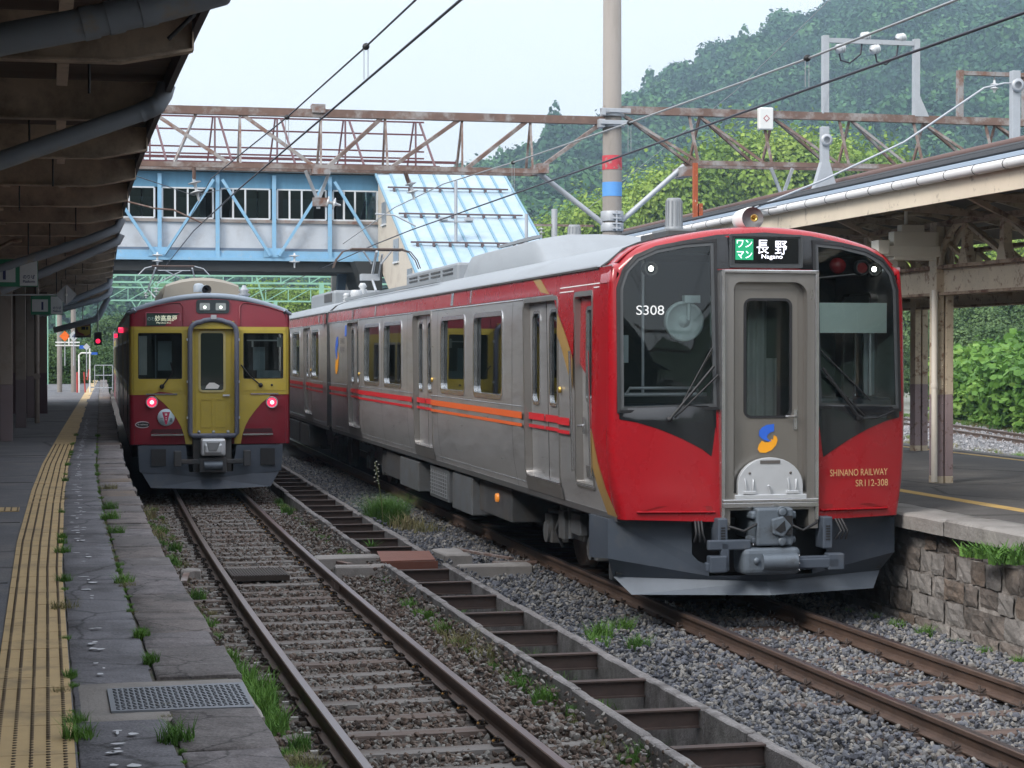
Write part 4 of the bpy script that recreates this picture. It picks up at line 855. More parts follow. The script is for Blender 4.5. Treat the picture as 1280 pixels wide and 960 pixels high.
# ---- skirt, plough, coupler
m = M()
for sg in (-1, 1):
    xo = 1.40; pts = [(sg*.66, .88), (sg*xo, .88), (sg*xo, .52), (sg*.50, .36), (sg*.50, .46), (sg*.60, .50), (sg*.655, .56)]
    yy = lambda x: -.30+.26*(abs(x)/1.4)**1.6
    P3 = [(x, yy(x), z) for x, z in pts]
    m.poly(P3, (0, .03, 0), 0)
    m.poly([(sg*xo, yy(xo), .88), (sg*xo, yy(xo), .52), (sg*1.36, .75, .45), (sg*1.36, .75, .86)], (-sg*.025, 0, 0), 0)
    m.poly([(sg*1.36, .75, .45), (sg*1.36, .80, .45), (sg*1.36, .80, .86), (sg*1.36, .75, .86)], (-sg*.2, 0, 0), 0)
    # sloping face below the skirt and bottom plate
    tipa = (0, -.44, .385); tipb = (0, -.40, .315); tipc = (0, -.52, .205)
    a1 = (sg*.5, yy(.5), .36); a2 = (sg*xo, yy(xo), .52); b1 = (sg*1.31, .10, .335); c1 = (sg*1.18, -.06, .185)
    m.add([tipa, a1, a2, b1, tipb], [(0,1,2,3,4)], 0)
    m.add([tipb, b1, c1, tipc], [(0,1,2,3)], 1)  # upturned plate: the light it catches is put into a paler paint
    m.add([tipc, c1, (sg*1.16, .14, .2), (0, -.3, .2)], [(0,1,2,3)], 0)
sk = m.build('snow_plough', [SKIRT, mat('plough_lit_slate', (.16, .185, .22), .4, 0, .12, 3)], TR_); sk.location = (0, .26, 0)
EQB = mat('coupler_blue_grey', (.12, .145, .175), .45, .2, .14, 6, dirt=(.06, .06, .06), dsc=5, damt=(.55, .75))
m = M(); m.box(-.21, .14, -.52, -.25, .66, 1.0); m.box(-.25, .18, -.49, -.3, .90, .97); m.box(-.25, .18, -.49, -.3, .68, .74); m.box(-.19, .19, -.25, .4, .7, .95)
cp_ = m.build('coupler', [EQB], TR_, bev=.02); cp_.location = (.045, .18, .0)
m = M(); m.poly([(-.08, -.56, .90), (.03, -.56, .93), (.11, -.56, .84), (.03, -.56, .74), (-.07, -.56, .77)], (0, .05, 0)); m.lathe([(.045, -.54), (.05, -.50)], (.03, 0, .965), 'y', 10); m.lathe([(.0001, -.545), (.04, -.545), (.045, -.50)], (.03, 0, .70), 'y', 10); m.lathe([(.0001, -.545), (.04, -.545), (.045, -.50)], (.03, 0, .965), 'y', 10)
m.build('coupler_head', [EQB], cp_, bev=.012); M().poly([(-.05, -.565, .81), (.04, -.565, .89), (.05, -.565, .80), (.0, -.565, .78)], (0, .01, 0)).build('coupler_socket', [RUBBER], cp_)
m = M(); m.box(.035, .12, -.545, -.50, .76, .93); m.build('coupler_recess', [RUBBER], cp_)
m = M(); m.box(-.34, .21, -.54, -.22, .40, .645); eb = m.build('electric_coupler', [EQB], TR_, bev=.05, seg=3); eb.location = (.045, .18, 0)
m = M(); m.tube([(-.17, -.54, .52), (.16, -.54, .52)], .075, 14); m.lathe([(.0001, -.02), (.03, -.02), (.03, 0)], (-.22, -.54, .53), 'y', 8); m.build('coupler_cover', [EQB], eb)
m = M()
for x in (-.26, -.22): m.lathe([(.018, 0), (.018, .04), (.0001, .045)], (x, -.45, .66), n=8)
for z in (.44, .5, .57): m.lathe([(.0001, -.012), (.008, -.012), (.008, 0)], (.185, -.54, z), 'y', 6)
m.build('bolts', [STEEL_L], eb)
m = M()
for sg in (-1, 1):
    c = sg*.50+.03; m.box(c-.047, c+.047, -.30, -.1, .62, .91); m.box(c-.12*(sg < 0)-.02, c+.12*(sg > 0)+.02, -.36, -.25, .43, .58)
    m.box(*sorted((sg*.22, sg*.62)), -.34, -.28, .63 if sg < 0 else .47, .72 if sg < 0 else .56)
    if sg < 0: m.box(-.50, -.42, -.34, -.27, .47, .70); m.box(-.64, -.42, -.34, -.27, .44, .52)
    else: m.box(.2, .62, -.36, -.3, .45, .54)
    m.build('jumper_box', [SKIRT], TR_, bev=.012); m = M()
for sg in (-1, 1):
    for k in range(6): m.box(sg*.50+.03-.02, sg*.50+.03+.02, -.305, -.299, .70+.024*k, .712+.024*k)
    for k in range(3): m.tube([(sg*(.64+.03*k), -.2, .88), (sg*(.66+.03*k), -.3, .78), (sg*(.62+.05*k), -.25, .70)], .012, 5)
m.tube([(-.1, -.3, .88), (-.3, -.38, .80), (-.42, -.3, .84)], .014, 5); m.tube([(.1, -.3, .88), (.25, -.4, .80), (.42, -.3, .86)], .014, 5); m.build('hose', [RUBBER], TR_)
M().box(-1.3, 1.3, .30, .4, .36, .86).build('underframe_front', [RUBBER], TR_)
# ---- underfloor
m = M(); m.box(-1.2, 1.2, .8, 21.2, .80, .98); m.box(-1.2, 1.2, 21.8, 42.5, .80, .98); m.build('underframe', [UNDER], TR_)
for a, b, z0, z1, mt_, x_ in ((7.2, 8.55, .34, .80, EQUIP, 1.30), (8.95, 10.4, .37, .79, EQUIP, 1.28), (11.3, 13.0, .36, .78, EQUIP, 1.30), (13.3, 14.7, .40, .78, UNDER, 1.25), (5.2, 7.1, .42, .80, UNDER, 1.22), (15.2, 15.9, .38, .72, UNDER, 1.15), (25.8, 27.5, .36, .80, UNDER, 1.3), (28, 30.4, .36, .8, UNDER, 1.28), (31, 33, .36, .8, UNDER, 1.28)):
    q = M()
    for sg in (-1, 1): q.box(*sorted((sg*x_, sg*(x_-.6))), a, b, z0, z1+.02)
    ob = q.build('equipment_box', [mt_], TR_, bev=.015)
    if a == 8.95:
        q = M()
        for k in range(8): q.box(-1.292, -1.281, a+.08+.17*k, a+.10+.17*k, .42, .76)
        for k in range(7): q.box(-1.292, -1.281, a+.06, b-.06, .42+.05*k, .428+.05*k)
        q.build('grille', [mat('grille_grey', (.22, .23, .24), .5)], ob)
m = M(); m.lathe([(.0001, -.02), (.05, -.02), (.055, .02)], (-1.235, 5.95, .66), 'x', 12); m.build('marker_lamp', [mat('orange_lamp', (.75, .25, .04), .3, emit=(1, .35, .05), es=.15)], TR_)
def bogie(y, nm='bogie', root=TR_, gh=GH, x_=0.):
    m = M()
    for sg in (-1, 1):
        m.box(x_+sg*.86-.06, x_+sg*.86+.06, y-1.35, y+1.35, .48, .64); m.box(x_+sg*.86-.08, x_+sg*.86+.08, y-.35, y+.35, .40, .78)
        for q in (-1, 1): m.box(x_+sg*.9-.1, x_+sg*.9+.1, y+q*.98-.17, y+q*.98+.17, .28, .60); m.tube([(x_+sg*.95, y+q*.98, .4), (x_+sg*1.03, y+q*.98, .4)], .12, 12); m.lathe([(.09, .6), (.1, .66), (.09, .72), (.1, .78)], (x_+sg*.86, y+q*.62, 0), n=10)
    b = m.build(nm, [mat('bogie_grey', (.11, .115, .12), .65, .1, .25, 4, dirt=(.06, .05, .045), dsc=3, damt=(.45, .7))], root, bev=.015)
    for sg in (-1, 1):
        for q in (-1, 1):
            M().lathe([(.0001, -.03), (.12, -.03), (.14, -.005), (.36, -.01), (.39, -.055), (.395, .055), (.42, .06), (.42, .085), (.0001, .085)], (0, 0, 0), 'x', 28).build('wheel', [mat('wheel_steel', (.12, .09, .075), .5, .5, .2, 5)], b).location = (x_+sg*gh-(.0 if sg > 0 else 0), y+q*.98, .40)
            b.children[-1].rotation_euler = (0, 0, pi if sg > 0 else 0)
bogie(3.3); bogie(17.6); bogie(25.2, x_=.03)
m = M(); m.box(-1.12, -1.04, 2.35, 2.75, .52, .74); m.box(-1.12, -1.06, 3.05, 3.3, .42, .72); m.tube([(-1.08, 2.9, .78), (-1.08, 2.9, .45)], .03, 8); m.tube([(-1.1, 3.2, .7), (-1.12, 3.4, .5), (-1.0, 3.6, .3)], .02, 6); m.box(-1.1, -1.02, 1.15, 1.3, .2, .85); m.box(-1.18, -1.02, 1.0, 1.45, .50, .53); m.build('brake_gear', [EQUIP], TR_, bev=.01)
# ---- roof equipment
def acbox(y0, y1, z1, hwid, bend=0., x_=0.):
    m = M(); n = 26; rows = []
    for i in range(n+1):
        t_ = i/n; y = y0+(y1-y0)*t_; e = min(1., min(t_, 1-t_)*6); e = e*e*(3-2*e); h = (z1-3.44)*e
        rows.append([(x_+x*hwid*(1 if k_ not in (0, 10) else 1.04), y, 3.38 if k_ in (0, 10) else 3.42+h*(1-.25*abs(x)**3)) for k_, x in enumerate((-1, -1, -.93, -.8, -.5, 0, .5, .8, .93, 1, 1))])
    m.grid(rows, 0); return m
a = acbox(5.0, 10.6, 3.86, .80).build('air_conditioner', [ROOFG], TR_)
m = M()
for k in range(3): m.box(-.66+.06*k, -.62+.06*k, 6.2+.4*k, 8.6-.3*k, 3.80+.02*k, 3.835+.02*k)
m.build('roof_rib', [ROOFG], a)
m = M(); m.box(-.78, .78, 11.0, 15.6, 3.42, 3.72)
a = m.build('equipment_hood', [ROOFG], TR_, bev=.04)
m = M()
for k in range(4):
    for j in range(2): m.box(-.792, -.782, 11.3+1.05*k, 12.1+1.05*k, 3.56+.06*j, 3.585+.06*j)
m.build('louvre', [UNDER], a)
m = M(); m.box(-.66, .74, 26.6, 31, 3.42, 3.80); a = m.build('equipment_hood', [ROOFG], TR_, bev=.06); m = M(); m.box(-.672, -.662, 26.8, 28.2, 3.55, 3.74); m.build('louvre', [UNDER], a)
m = M(); m.box(-1.1, -1.06, 10.8, 21.2, 3.42, 3.47); m.build('roof_rail', [ROOFG], TR_)
def ribbed_post(x, y, z0, z1, r):
    n = 24; m = M(); m.lathe([(r*1.15, z0), (r*1.15, z0+.03), (r, z0+.04), (r*.93, z1-.02), (r*.8, z1), (.0001, z1+.003)], (x, y, 0), n=24)
    for k in range(12): a_ = 2*pi*k/12; m.beam((x+r*cos(a_), y+r*sin(a_), z0+.03), (x+r*.95*cos(a_), y+r*.95*sin(a_), z1-.03), .014)
    m.box(x-.16, x+.16, y-.25, y+.25, z0-.05, z0)
    return m.build('roof_antenna', [mat('antenna_grey', (.22, .235, .25), .5)], TR_)
ribbed_post(-.14, 2.3, 3.66, 3.99, .085); ribbed_post(-.12, 6.6, 3.84, 3.99, .08)
M().poly([(-.38, 1.7, 3.57), (.12, 1.7, 3.57), (.12, 2.7, 3.57), (-.38, 2.7, 3.57)], (0, 0, .05)).build('antenna_plate', [UNDER], TR_)
m = M(); m.lathe([(.105, -.05), (.11, .0), (.10, .25), (.06, .36), (.0001, .38)], (-.02, .2, 3.60), 'y', 20); m.lathe([(.105, -.05), (.10, -.03), (.0001, .0)], (-.02, .2, 3.60), 'y', 20, 1)
hn = m.build('horn_cover', [WHITE, mat('horn_grey', (.16, .165, .17), .5)], TR_); hn.location = (.0, .05, .045); hn.rotation_euler = (0, 0, 0)
M().lathe([(.0001, .0), (.02, -.03), (.035, -.045), (.03, -.02)], (-.02, .2, 3.645), 'y', 14).build('horn', [mat('brass', (.6, .42, .12), .3, .8)], TR_)
# pantograph
pg = M(); Y0 = 24.3
pg.tube([(-.55, Y0, 4.60), (.55, Y0, 4.60)], .03, 6); pg.tube([(-.55, Y0+.25, 4.60), (.55, Y0+.25, 4.60)], .03, 6)
PANT = mat('pantograph_brown', (.10, .07, .06), .6, .4, .2, 5)
for q in (0, .25):
    for sg in (-1, 1): pg.tube([(sg*.55, Y0+q, 4.60), (sg*.72, Y0+q, 4.55), (sg*.86, Y0+q, 4.38), (sg*.93, Y0+q, 4.2)], .013, 6)
pt_ = pg.build('pantograph', [PANT], TR_)
m = M(); m.tube([(0, Y0+.1, 4.56), (.05, Y0+1.2, 4.05), (.0, Y0+.2, 3.72)], .03, 6); m.tube([(.12, Y0+.1, 4.5), (.18, Y0+1.1, 4.03)], .02, 6)
for sg in (-1, 1):
    m.tube([(sg*.3, Y0-.4, 3.72), (sg*.3, Y0+1.2, 3.72)], .025, 6); m.tube([(sg*.3, Y0, 4.56), (sg*.1, Y0+.15, 4.3)], .02, 6)
m.box(-.2, .2, Y0+1.0, Y0+1.3, 3.98, 4.12); m.build('pantograph_arm', [GALV], pt_)
m = M()
for x in (-.5, .5):
    for yy in (Y0-.5, Y0+1.2): m.lathe([(.05, 3.5), (.09, 3.53), (.05, 3.56), (.09, 3.59), (.05, 3.62), (.09, 3.65), (.05, 3.7)], (x, yy, 0), n=12)
m.lathe([(.05, 3.5), (.09, 3.55), (.05, 3.6), (.09, 3.65), (.05, 3.7), (.09, 3.75), (.05, 3.82)], (-.55, 22.6, 0), n=12); m.lathe([(.1, 3.5), (.13, 3.58), (.1, 3.66)], (-.75, 22.1, 0), n=12); m.build('roof_insulator', [PORC], TR_)
# ================================================================= LEFT TRAIN (maroon and mustard)
TL_ = thing('train', 'older maroon and mustard yellow electric train with red tail lamps at the left platform', 'train', (2.72, 33.0, 0), -.028)
MAROON = mat('maroon_paint', (.21, .013, .026), .38, 0, .05, 2, coat=.15, dirt=(.13, .015, .02), dsc=2, damt=(.5, 1.0))
MUST = mat('mustard_paint', (.40, .31, .045), .42, 0, .05, 2, dirt=(.28, .22, .05), dsc=2.5, damt=(.5, 1.0))
OLDROOF = mat('blue_grey_roof', (.25, .30, .36), .5, 0, .1, 3)
def hl_(z): return float(np.interp(z, [.86, 2.9, 3.08], [1.33, 1.33, 1.315]))
def z1(x): return 3.395-.158*x*x
def yl(x, z): return -.0+.10*(abs(x)/1.3)**2.2+.06*max(0, (z-2.8)/.6)
LF = lambda off=0.: (lambda u, v: (u, yl(u, v)-off, v))
wl_, wr_ = rrect(-1.205, -.455, 1.95, 2.745, .04), rrect(.527, 1.232, 1.95, 2.745, .04)
edge = [(-1.25, .872), (1.25, .872), (1.262, 2.8), (1.245, 3.04)]+[(x, z1(x)-.075) for x in np.linspace(1.2, -1.2, 17)]+[(-1.245, 3.04), (-1.262, 2.8)]
doorhole = [(-.30, 1.03), (.385, 1.03), (.385, 2.84), (-.30, 2.84)]
m = M(); panel(m, edge, [wl_, wr_, doorhole], LF(0), .2, .2); m.build('front_panel', [MAROON], TL_)
m = M()
panel(m, [(-1.258, 1.70), (-.31, 1.70), (-.31, 2.835), (-1.258, 2.835)], [wl_], LF(.012), .12, .2); panel(m, [(.395, 1.70), (1.258, 1.70), (1.258, 2.835), (.395, 2.835)], [wr_], LF(.012), .12, .2)
cl = [(-.925, 1.70), (-.885, 1.655), (-.77, 1.56), (-.66, 1.435), (-.56, 1.30), (-.49, 1.17), (-.44, 1.02), (-.415, .878), (-.31, .878), (-.31, 1.70)]
panel(m, cl, [], LF(.012), .1, .1); panel(m, [(.08-x, z) for x, z in cl][::-1], [], LF(.012), .1, .1)
m.build('yellow_field', [MUST], TL_)
m = M()
for x0, x1 in ((-1.25, -.32), (.41, 1.25)):
    for z in (1.775, 2.775): m.beam(LF(.012)(x0, z), LF(.012)(x1, z), .02, .012)
for x0, x1, z in ((-1.06, -.55, 1.712), (.66, 1.13, 1.712)): m.beam(LF(.02)(x0, z), LF(.02)(x1, z), .012, .022, 1)
for x0, x1 in ((-.98, -.45), (.53, 1.03)): m.beam(LF(.04)(x0, 1.035), LF(.04)(x1, 1.035), .03, .03, 1)
for sg in (-1, 1): m.tube([LF(.01)(sg*x+.035*(sg > 0), z) for x, z in ((.45, 2.86), (.45, 3.17), (.5, 3.235), (.60, 3.235), (.9, 3.18), (1.2, 3.09))], .012, 5, 2)
m.build('trim_strip', [MUST, STEEL_L, MAROON], TL_)
for h_ in (wl_, wr_):
    f_ = ring(M(), inset(h_, -.028), inset(h_, .014), LF(.016), LF(-.03)).build('window_frame', [MUST], TL_)
    ring(M(), inset(h_, .0), inset(h_, .028), LF(-.01), LF(-.03)).build('window_seal', [RUBBER], f_)
    m = M(); panel(m, inset(h_, .01), [], LF(-.028), .4, .4); m.build('pane', [GLASSC], f_)
# diaphragm frame
pth = [(-.345, 1.06), (-.345, 2.72)]+[(-.345+.17-.17*cos(a), 2.74+.17*sin(a)) for a in np.linspace(.3, pi/2, 5)]+[(-.1, 2.94), (.04, 2.955), (.18, 2.94)]+[(.425-.17+.17*cos(a), 2.74+.17*sin(a)) for a in np.linspace(pi/2, .3, 5)]+[(.425, 2.72), (.425, 1.06), (.39, 1.02), (-.31, 1.02), (-.345, 1.06)]
df = M().tube([(x, -.10, z) for x, z in pth], .042, 10).build('diaphragm_frame', [mat('diaphragm_grey', (.10, .11, .15), .5, 0, .12, 8)], TL_)
m = M()
for z in (1.3, 1.9, 2.6): m.box(-.40, -.38, -.13, -.07, z, z+.04); m.box(.455, .475, -.13, -.07, z, z+.04)
for x in (-.2, .04, .28): m.lathe([(.0001, -.03), (.02, -.02), (.03, .02)], (x, -.1, 1.08), 'y', 8)
m.box(.0, .09, -.15, -.06, 2.96, 3.03); m.build('frame_latch', [GALV], df)
m = M(); m.box(-.345, .425, -.09, .02, 1.0, 1.03); m.box(-.345, -.30, -.1, .12, 1.03, 2.84); m.box(.385, .425, -.1, .12, 1.03, 2.84); m.box(-.3, .385, -.08, .1, 2.80, 2.93); m.build('diaphragm_lining', [MUST, RUBBER], TL_)
gw = rrect(-.175, .222, 1.765, 2.74, .05)
m = M(); panel(m, [(-.30, 1.03), (.385, 1.03), (.385, 2.84), (-.30, 2.84)], [gw], lambda u, v: (u, .02, v), 9, 9, smooth=False)
for x in (-.245, .33): m.box(x-.006, x+.006, .005, .02, 1.04, 2.82)
for a, b in ((-.16, .02), (.08, .26)):
    for p, q in (((a, 1.16), (b, 1.16)), ((b, 1.16), (b, 1.62)), ((b, 1.62), (a, 1.62)), ((a, 1.62), (a, 1.16))): m.beam((p[0], .016, p[1]), (q[0], .016, q[1]), .012, .012)
dd = m.build('gangway_door', [MUST], TL_)
ring(M(), inset(gw, -.025), inset(gw, .01), lambda u, v: (u, .005, v), lambda u, v: (u, .03, v)).build('window_seal', [mat('pale_seal', (.42, .36, .16), .5)], dd)
m = M(); panel(m, gw, [], lambda u, v: (u, .03, v), 9, 9, smooth=False); m.build('pane', [GLASSC], dd)
M().box(.20, .31, -.02, .0, 1.675, 1.705).build('handle', [SILVER], dd)
m = M(); m.v = []; m.poly([(-.09, .024, 1.80), (.12, .024, 1.80), (.15, .024, 1.85), (.06, .024, 1.90), (-.02, .024, 1.90), (-.07, .024, 1.85)], (0, .003, 0)); m.build('window_sticker', [WHITE], dd)
# head lamps, tail lamps
hp = M().poly([(x, yl(0, 3.2)-.03, z) for x, z in rrect(-.235, .31, 3.06, 3.285, .05)], (0, .05, 0)).build('headlight_panel', [mat('lamp_panel', (.03, .04, .045), .4)], TL_)
for x in (-.095, .17):
    h_ = M().poly([(x+u, yl(0, 3.2)-.04, 3.17+v) for u, v in rrect(-.085, .085, -.06, .06, .02)], (0, .02, 0)).build('headlight', [mat('lamp_glass', (.35, .38, .38), .15, .2)], TL_)
    M().lathe([(.0001, 0), (.026, 0)], (x, yl(0, 3.2)-.043, 3.16), 'y', 12).build('lens', [mat('lamp_lit_small', (1, 1, .9), .3, emit=(.8, 1, .85), es=.9)], h_)
for x, z in ((-.968, 1.578), (1.02, 1.567)):
    t_ = M().lathe([(.075, .0), (.095, -.02), (.10, -.01), (.10, .04)], (x, yl(x, z)-.03, z), 'y', 22).build('tail_lamp', [GALV], TL_)
    M().lathe([(.0001, -.035), (.04, -.03), (.078, -.0)], (x, yl(x, z)-.03, z), 'y', 18).build('lens', [mat('lit_red_rim', (.8, .02, .05), .3, emit=(1, .03, .10), es=.7)], t_)
    M().lathe([(.0001, -.04), (.035, -.035)], (x, yl(x, z)-.032, z), 'y', 14).build('bulb', [mat('lit_red_core', (1, .5, .5), .3, emit=(1, .5, .55), es=1.1)], t_)
m = M(); m.box(-1.055, -.505, yl(.8, 2.96)-.012, yl(.8, 2.96)+.03, 2.852, 3.062, 1); q = yl(.8, 2.96)-.018
for a in (((-1.06, q, 3.066), (-.50, q, 3.066)), ((-1.06, q, 2.85), (-1.06, q, 3.066)), ((-.50, q, 2.85), (-.50, q, 3.066))): m.beam(*a, .012, .012, 0)
db = m.build('destination_blind', [mat('pink_trim', (.42, .10, .14), .5), mat('blind_dark_green', (.015, .04, .03), .4)], TL_)
LB = mat('blind_lettering', (.75, .78, .62), .5, emit=(.8, .85, .6), es=.35); LB2 = mat('blind_lettering_dim', (.3, .42, .4), .5)
text('lettering', '妙高高原', LB, db, (-.73, q+.002, 2.975), UX, UZ, width=.36, h=.10, bold=0.); text('lettering', 'のわ', LB2, db, (-.975, q+.002, 2.965), UX, UZ, width=.12, h=.065, bold=0.); text('lettering', 'Myoko-Kogen', LB, db, (-.73, q+.002, 2.895), UX, UZ, width=.31, h=.03, bold=0.)
# round and oval badges
x, z = -.735, 1.325; yb = yl(x, z)-.012
bd = M().lathe([(.0001, -.002), (.142, -.002), (.142, .008)], (x, yb, z), 'y', 32).build('round_badge', [mat('badge_pale_blue', (.52, .64, .72), .5)], TL_)
m = M(); m.add([(x-.065, yb-.005, z+.09), (x+.065, yb-.005, z+.09), (x+.012, yb-.005, z-.115), (x-.012, yb-.005, z-.115)], [(0,1,2,3)]); m.build('badge_pennant', [mat('pennant_red', (.42, .02, .08), .5)], bd)
m = M()
for r_0, cz in ((.028, .05), (.014, -.005), (.014, -.035)):
    m.add([(x+r_0*(1 if k % 2 == 0 else .45)*sin(2*pi*k/10), yb-.0075, z+cz+r_0*(1 if k % 2 == 0 else .45)*cos(2*pi*k/10)) for k in range(10)], [tuple(range(10))])
m.build('badge_star', [WHITE], bd)
DK = mat('dark_green_print', (.03, .06, .05), .5)
text('lettering', '三', DK, bd, (x-.075, yb-.005, z-.045), UX, UZ, width=.055, h=.065, bold=0.); text('lettering', '星', DK, bd, (x+.08, yb-.005, z-.045), UX, UZ, width=.055, h=.065, bold=0.)
x, z = -1.115, 1.205; yb = yl(x, z)-.012
m = M(); n = 28; m.poly([(x+.125*cos(2*pi*k/n), yb, z+.056*sin(2*pi*k/n)) for k in range(n)], (0, .01, 0), 0); m.poly([(x+.112*cos(2*pi*k/n), yb-.003, z+.044*sin(2*pi*k/n)) for k in range(n)], (0, .002, 0), 1); bo = m.build('oval_badge', [mat('badge_rim', (.55, .5, .55), .4), RUBBER], TL_)
text('lettering', 'S·rigami' if False else 'S-railway', WHITE, bo, (x, yb-.004, z), UX, UZ, width=.17, h=.03, bold=0.)
m = M()
for x0, x1 in ((-1.0, -.44), (.52, 1.04)): m.poly([LF(.006)(x0, 1.06), LF(.006)(x1, 1.06), LF(.006)(x1-.02, 1.13), LF(.006)(x0+.04, 1.13)], (0, .004, 0))
m.build('step_recess', [mat('recess_shade_maroon', (.05, .005, .01), .6)], TL_)  # flush plate; the shade of the recess is put into its dark colour
for p in (((-.80, 1.84), (-.62, 2.08), (-.66, 2.24)), ((.83, 1.86), (.66, 2.0), (.50, 2.20))):
    m = M(); m.tube([LF(.05)(*a) for a in p], .012, 5); m.lathe([(.0001, -.05), (.035, -.05), (.04, .0)], (p[0][0], yl(*p[0]), p[0][1]), 'y', 10); m.build('wiper', [RUBBER], TL_)
M().lathe([(.0001, -.02), (.02, -.02), (.02, .02)], (1.02, yl(1, 1.86), 1.86), 'y', 8).build('bolt', [RUBBER], TL_)
# cab inside
m = M(); m.box(-1.25, 1.25, 1.3, 1.33, .95, 3.1); m.box(-1.25, 1.25, .16, 1.3, 1.4, 1.85); m.box(-1.1, -.6, 1.28, 1.3, 1.9, 2.75); m.build('cab_interior', [mat('old_cab', (.06, .07, .065), .8)], TL_)
m = M(); m.box(-1.19, -1.04, .2, .22, 2.03, 2.68); m.box(.62, 1.22, .25, .28, 2.6, 2.62); m.box(.70, .73, .25, .27, 2.5, 2.6); m.box(1.13, 1.22, .25, .27, 2.5, 2.66); m.build('cab_fitting', [mat('cab_white', (.42, .46, .45), .6)], TL_)
m = M(); m.box(-.85, -.62, .6, .64, 2.1, 2.6); m.box(.75, .95, .6, .64, 2.1, 2.5); m.box(-.9, -.88, .5, .55, 1.9, 2.7); m.box(.8, 1.2, .4, .5, 1.9, 2.1); m.build('cab_partition', [mat('cab_bluegrey', (.16, .22, .24), .6)], TL_)
# body sides, roof
def lcar(y0, y1, cab, bend=0.):
    for sg in (-1, 1):
        wins = []; y = y0+(1.0 if cab else .5)
        drs = [(y0+1.7, y0+2.9), (y0+8.9, y0+10.1), (y0+16.1, y0+17.3)]
        for a, b in ((y0+.5, y0+1.2), (y0+3.4, y0+4.7), (y0+4.9, y0+6.2), (y0+6.4, y0+7.7), (y0+10.8, y0+12.1), (y0+12.3, y0+13.6), (y0+13.8, y0+15.2), (y0+17.8, y0+18.8)): wins.append((a, b))
        F = lambda u, v, o=0.: (sg*(hl_(v)+o), u, v)
        holes = [rrect(a, b, 1.85, 2.6, .05, 2) for a, b in wins]+[rrect(a, b, 1.05, 2.75, .04, 2) for a, b in drs]
        m = M(); panel(m, [(y0, .875), (y1, .875), (y1, 3.08), (y0, 3.08)], holes, F, 2, .4); m.build('car_side', [MAROON], TL_)
        holes2 = [h_ for h_ in holes]; m = M(); 
        cuts = sorted([y0+.02]+[q for d_ in drs for q in (d_[0]-.02, d_[1]+.02)]+[y1-.02])
        for i in range(0, len(cuts), 2):
            a, b = cuts[i], cuts[i+1]; hs = [h_ for h_ in holes[:len(wins)] if a < h_[0][0] < b]
            panel(m, [(a, 1.70), (b, 1.70), (b, 2.80), (a, 2.80)], hs, lambda u, v: F(u, v, .004), 2, .5)
        m.build('yellow_band', [MUST], TL_)
        for a, b in wins:
            lo_ = rrect(a, b, 1.85, 2.6, .05, 2); fr = ring(M(), inset(lo_, -.02), inset(lo_, .025), lambda u, v: F(u, v, .01), lambda u, v: F(u, v, -.03)).build('window', [STEEL_B], TL_)
            m = M(); panel(m, inset(lo_, .01), [], lambda u, v: F(u, v, -.028), 9, 9, smooth=False); m.build('pane', [GLASS], fr)
        for a, b in drs:
            c = (a+b)/2; m = M()
            gl_ = [rrect(a+.12, c-.1, 1.8, 2.55, .04, 2), rrect(c+.1, b-.12, 1.8, 2.55, .04, 2)]
            panel(m, rrect(a, b, 1.05, 2.75, .04, 2), gl_, lambda u, v: F(u, v, -.05), 9, 9, smooth=False); dl = m.build('sliding_door', [STEEL_B], TL_)
            m = M(); [panel(m, g_, [], lambda u, v: F(u, v, -.06), 9, 9, smooth=False) for g_ in gl_]; m.build('pane', [GLASS], dl)
    xs = np.linspace(-1.36, 1.36, 15); m = M(); m.grid([[(x, u, z1(x)) for x in xs] for u in np.linspace(y0+.06, y1, 4)], 0)
    m.grid([[(sg*1.325, u, 3.05), (sg*1.36, u, 3.07), (sg*1.36, u, z1(1.36))] for u in (y0+.06, y1) for sg in (1,)], 0, False); m.grid([[(-1.325, u, 3.05), (-1.36, u, 3.07), (-1.36, u, z1(1.36))] for u in (y0+.06, y1)], 0, False)
    m.add([(x, y1, z1(x)) for x in xs]+[(1.33, y1, .9), (-1.33, y1, .9)], [tuple(range(len(xs)+2))]); m.build('roof', [OLDROOF], TL_)
    m = M(); m.box(-1.3, 1.3, y0+1.35, y1-.05, .98, 1.03); m.box(-1.2, 1.2, y0+1.4, y1-.1, 3.0, 3.03); m.box(-.03, .03, y0+1.6, y1-.1, 1.03, 3.0); m.build('interior', [DARKIN], TL_)  # the middle sheet is added, dark coloured to stand for the dim depth
    m = M(); m.box(-1.15, 1.15, y0+.6, y1-.3, .72, .95); m.box(-1.2, 1.2, y0+5.5, y0+14, .38, .75); m.build('underframe', [UNDER], TL_)
lcar(.12, 19.3, True); lcar(19.8, 39.0, False); M().box(-1.1, 1.1, 19.29, 19.81, .95, 3.1).build('gangway', [RUBBER], TL_)
m = M()   # front roof rim + corners
rows = [[(x, yl(x, 3.3)+o, z1(x)+dz) for x in np.linspace(-1.30, 1.30, 21)] for o, dz in ((-.012, -.085), (-.03, -.07), (-.035, -.03), (-.0, .004), (.12, .006))]
m.grid(rows, 0)
for sg in (-1, 1): m.tube([(sg*1.24, .09, 3.12), (sg*1.31, .13, 3.07), (sg*1.345, .2, 3.06)], .03, 8)
m.build('roof_rim', [OLDROOF], TL_)
m = M()
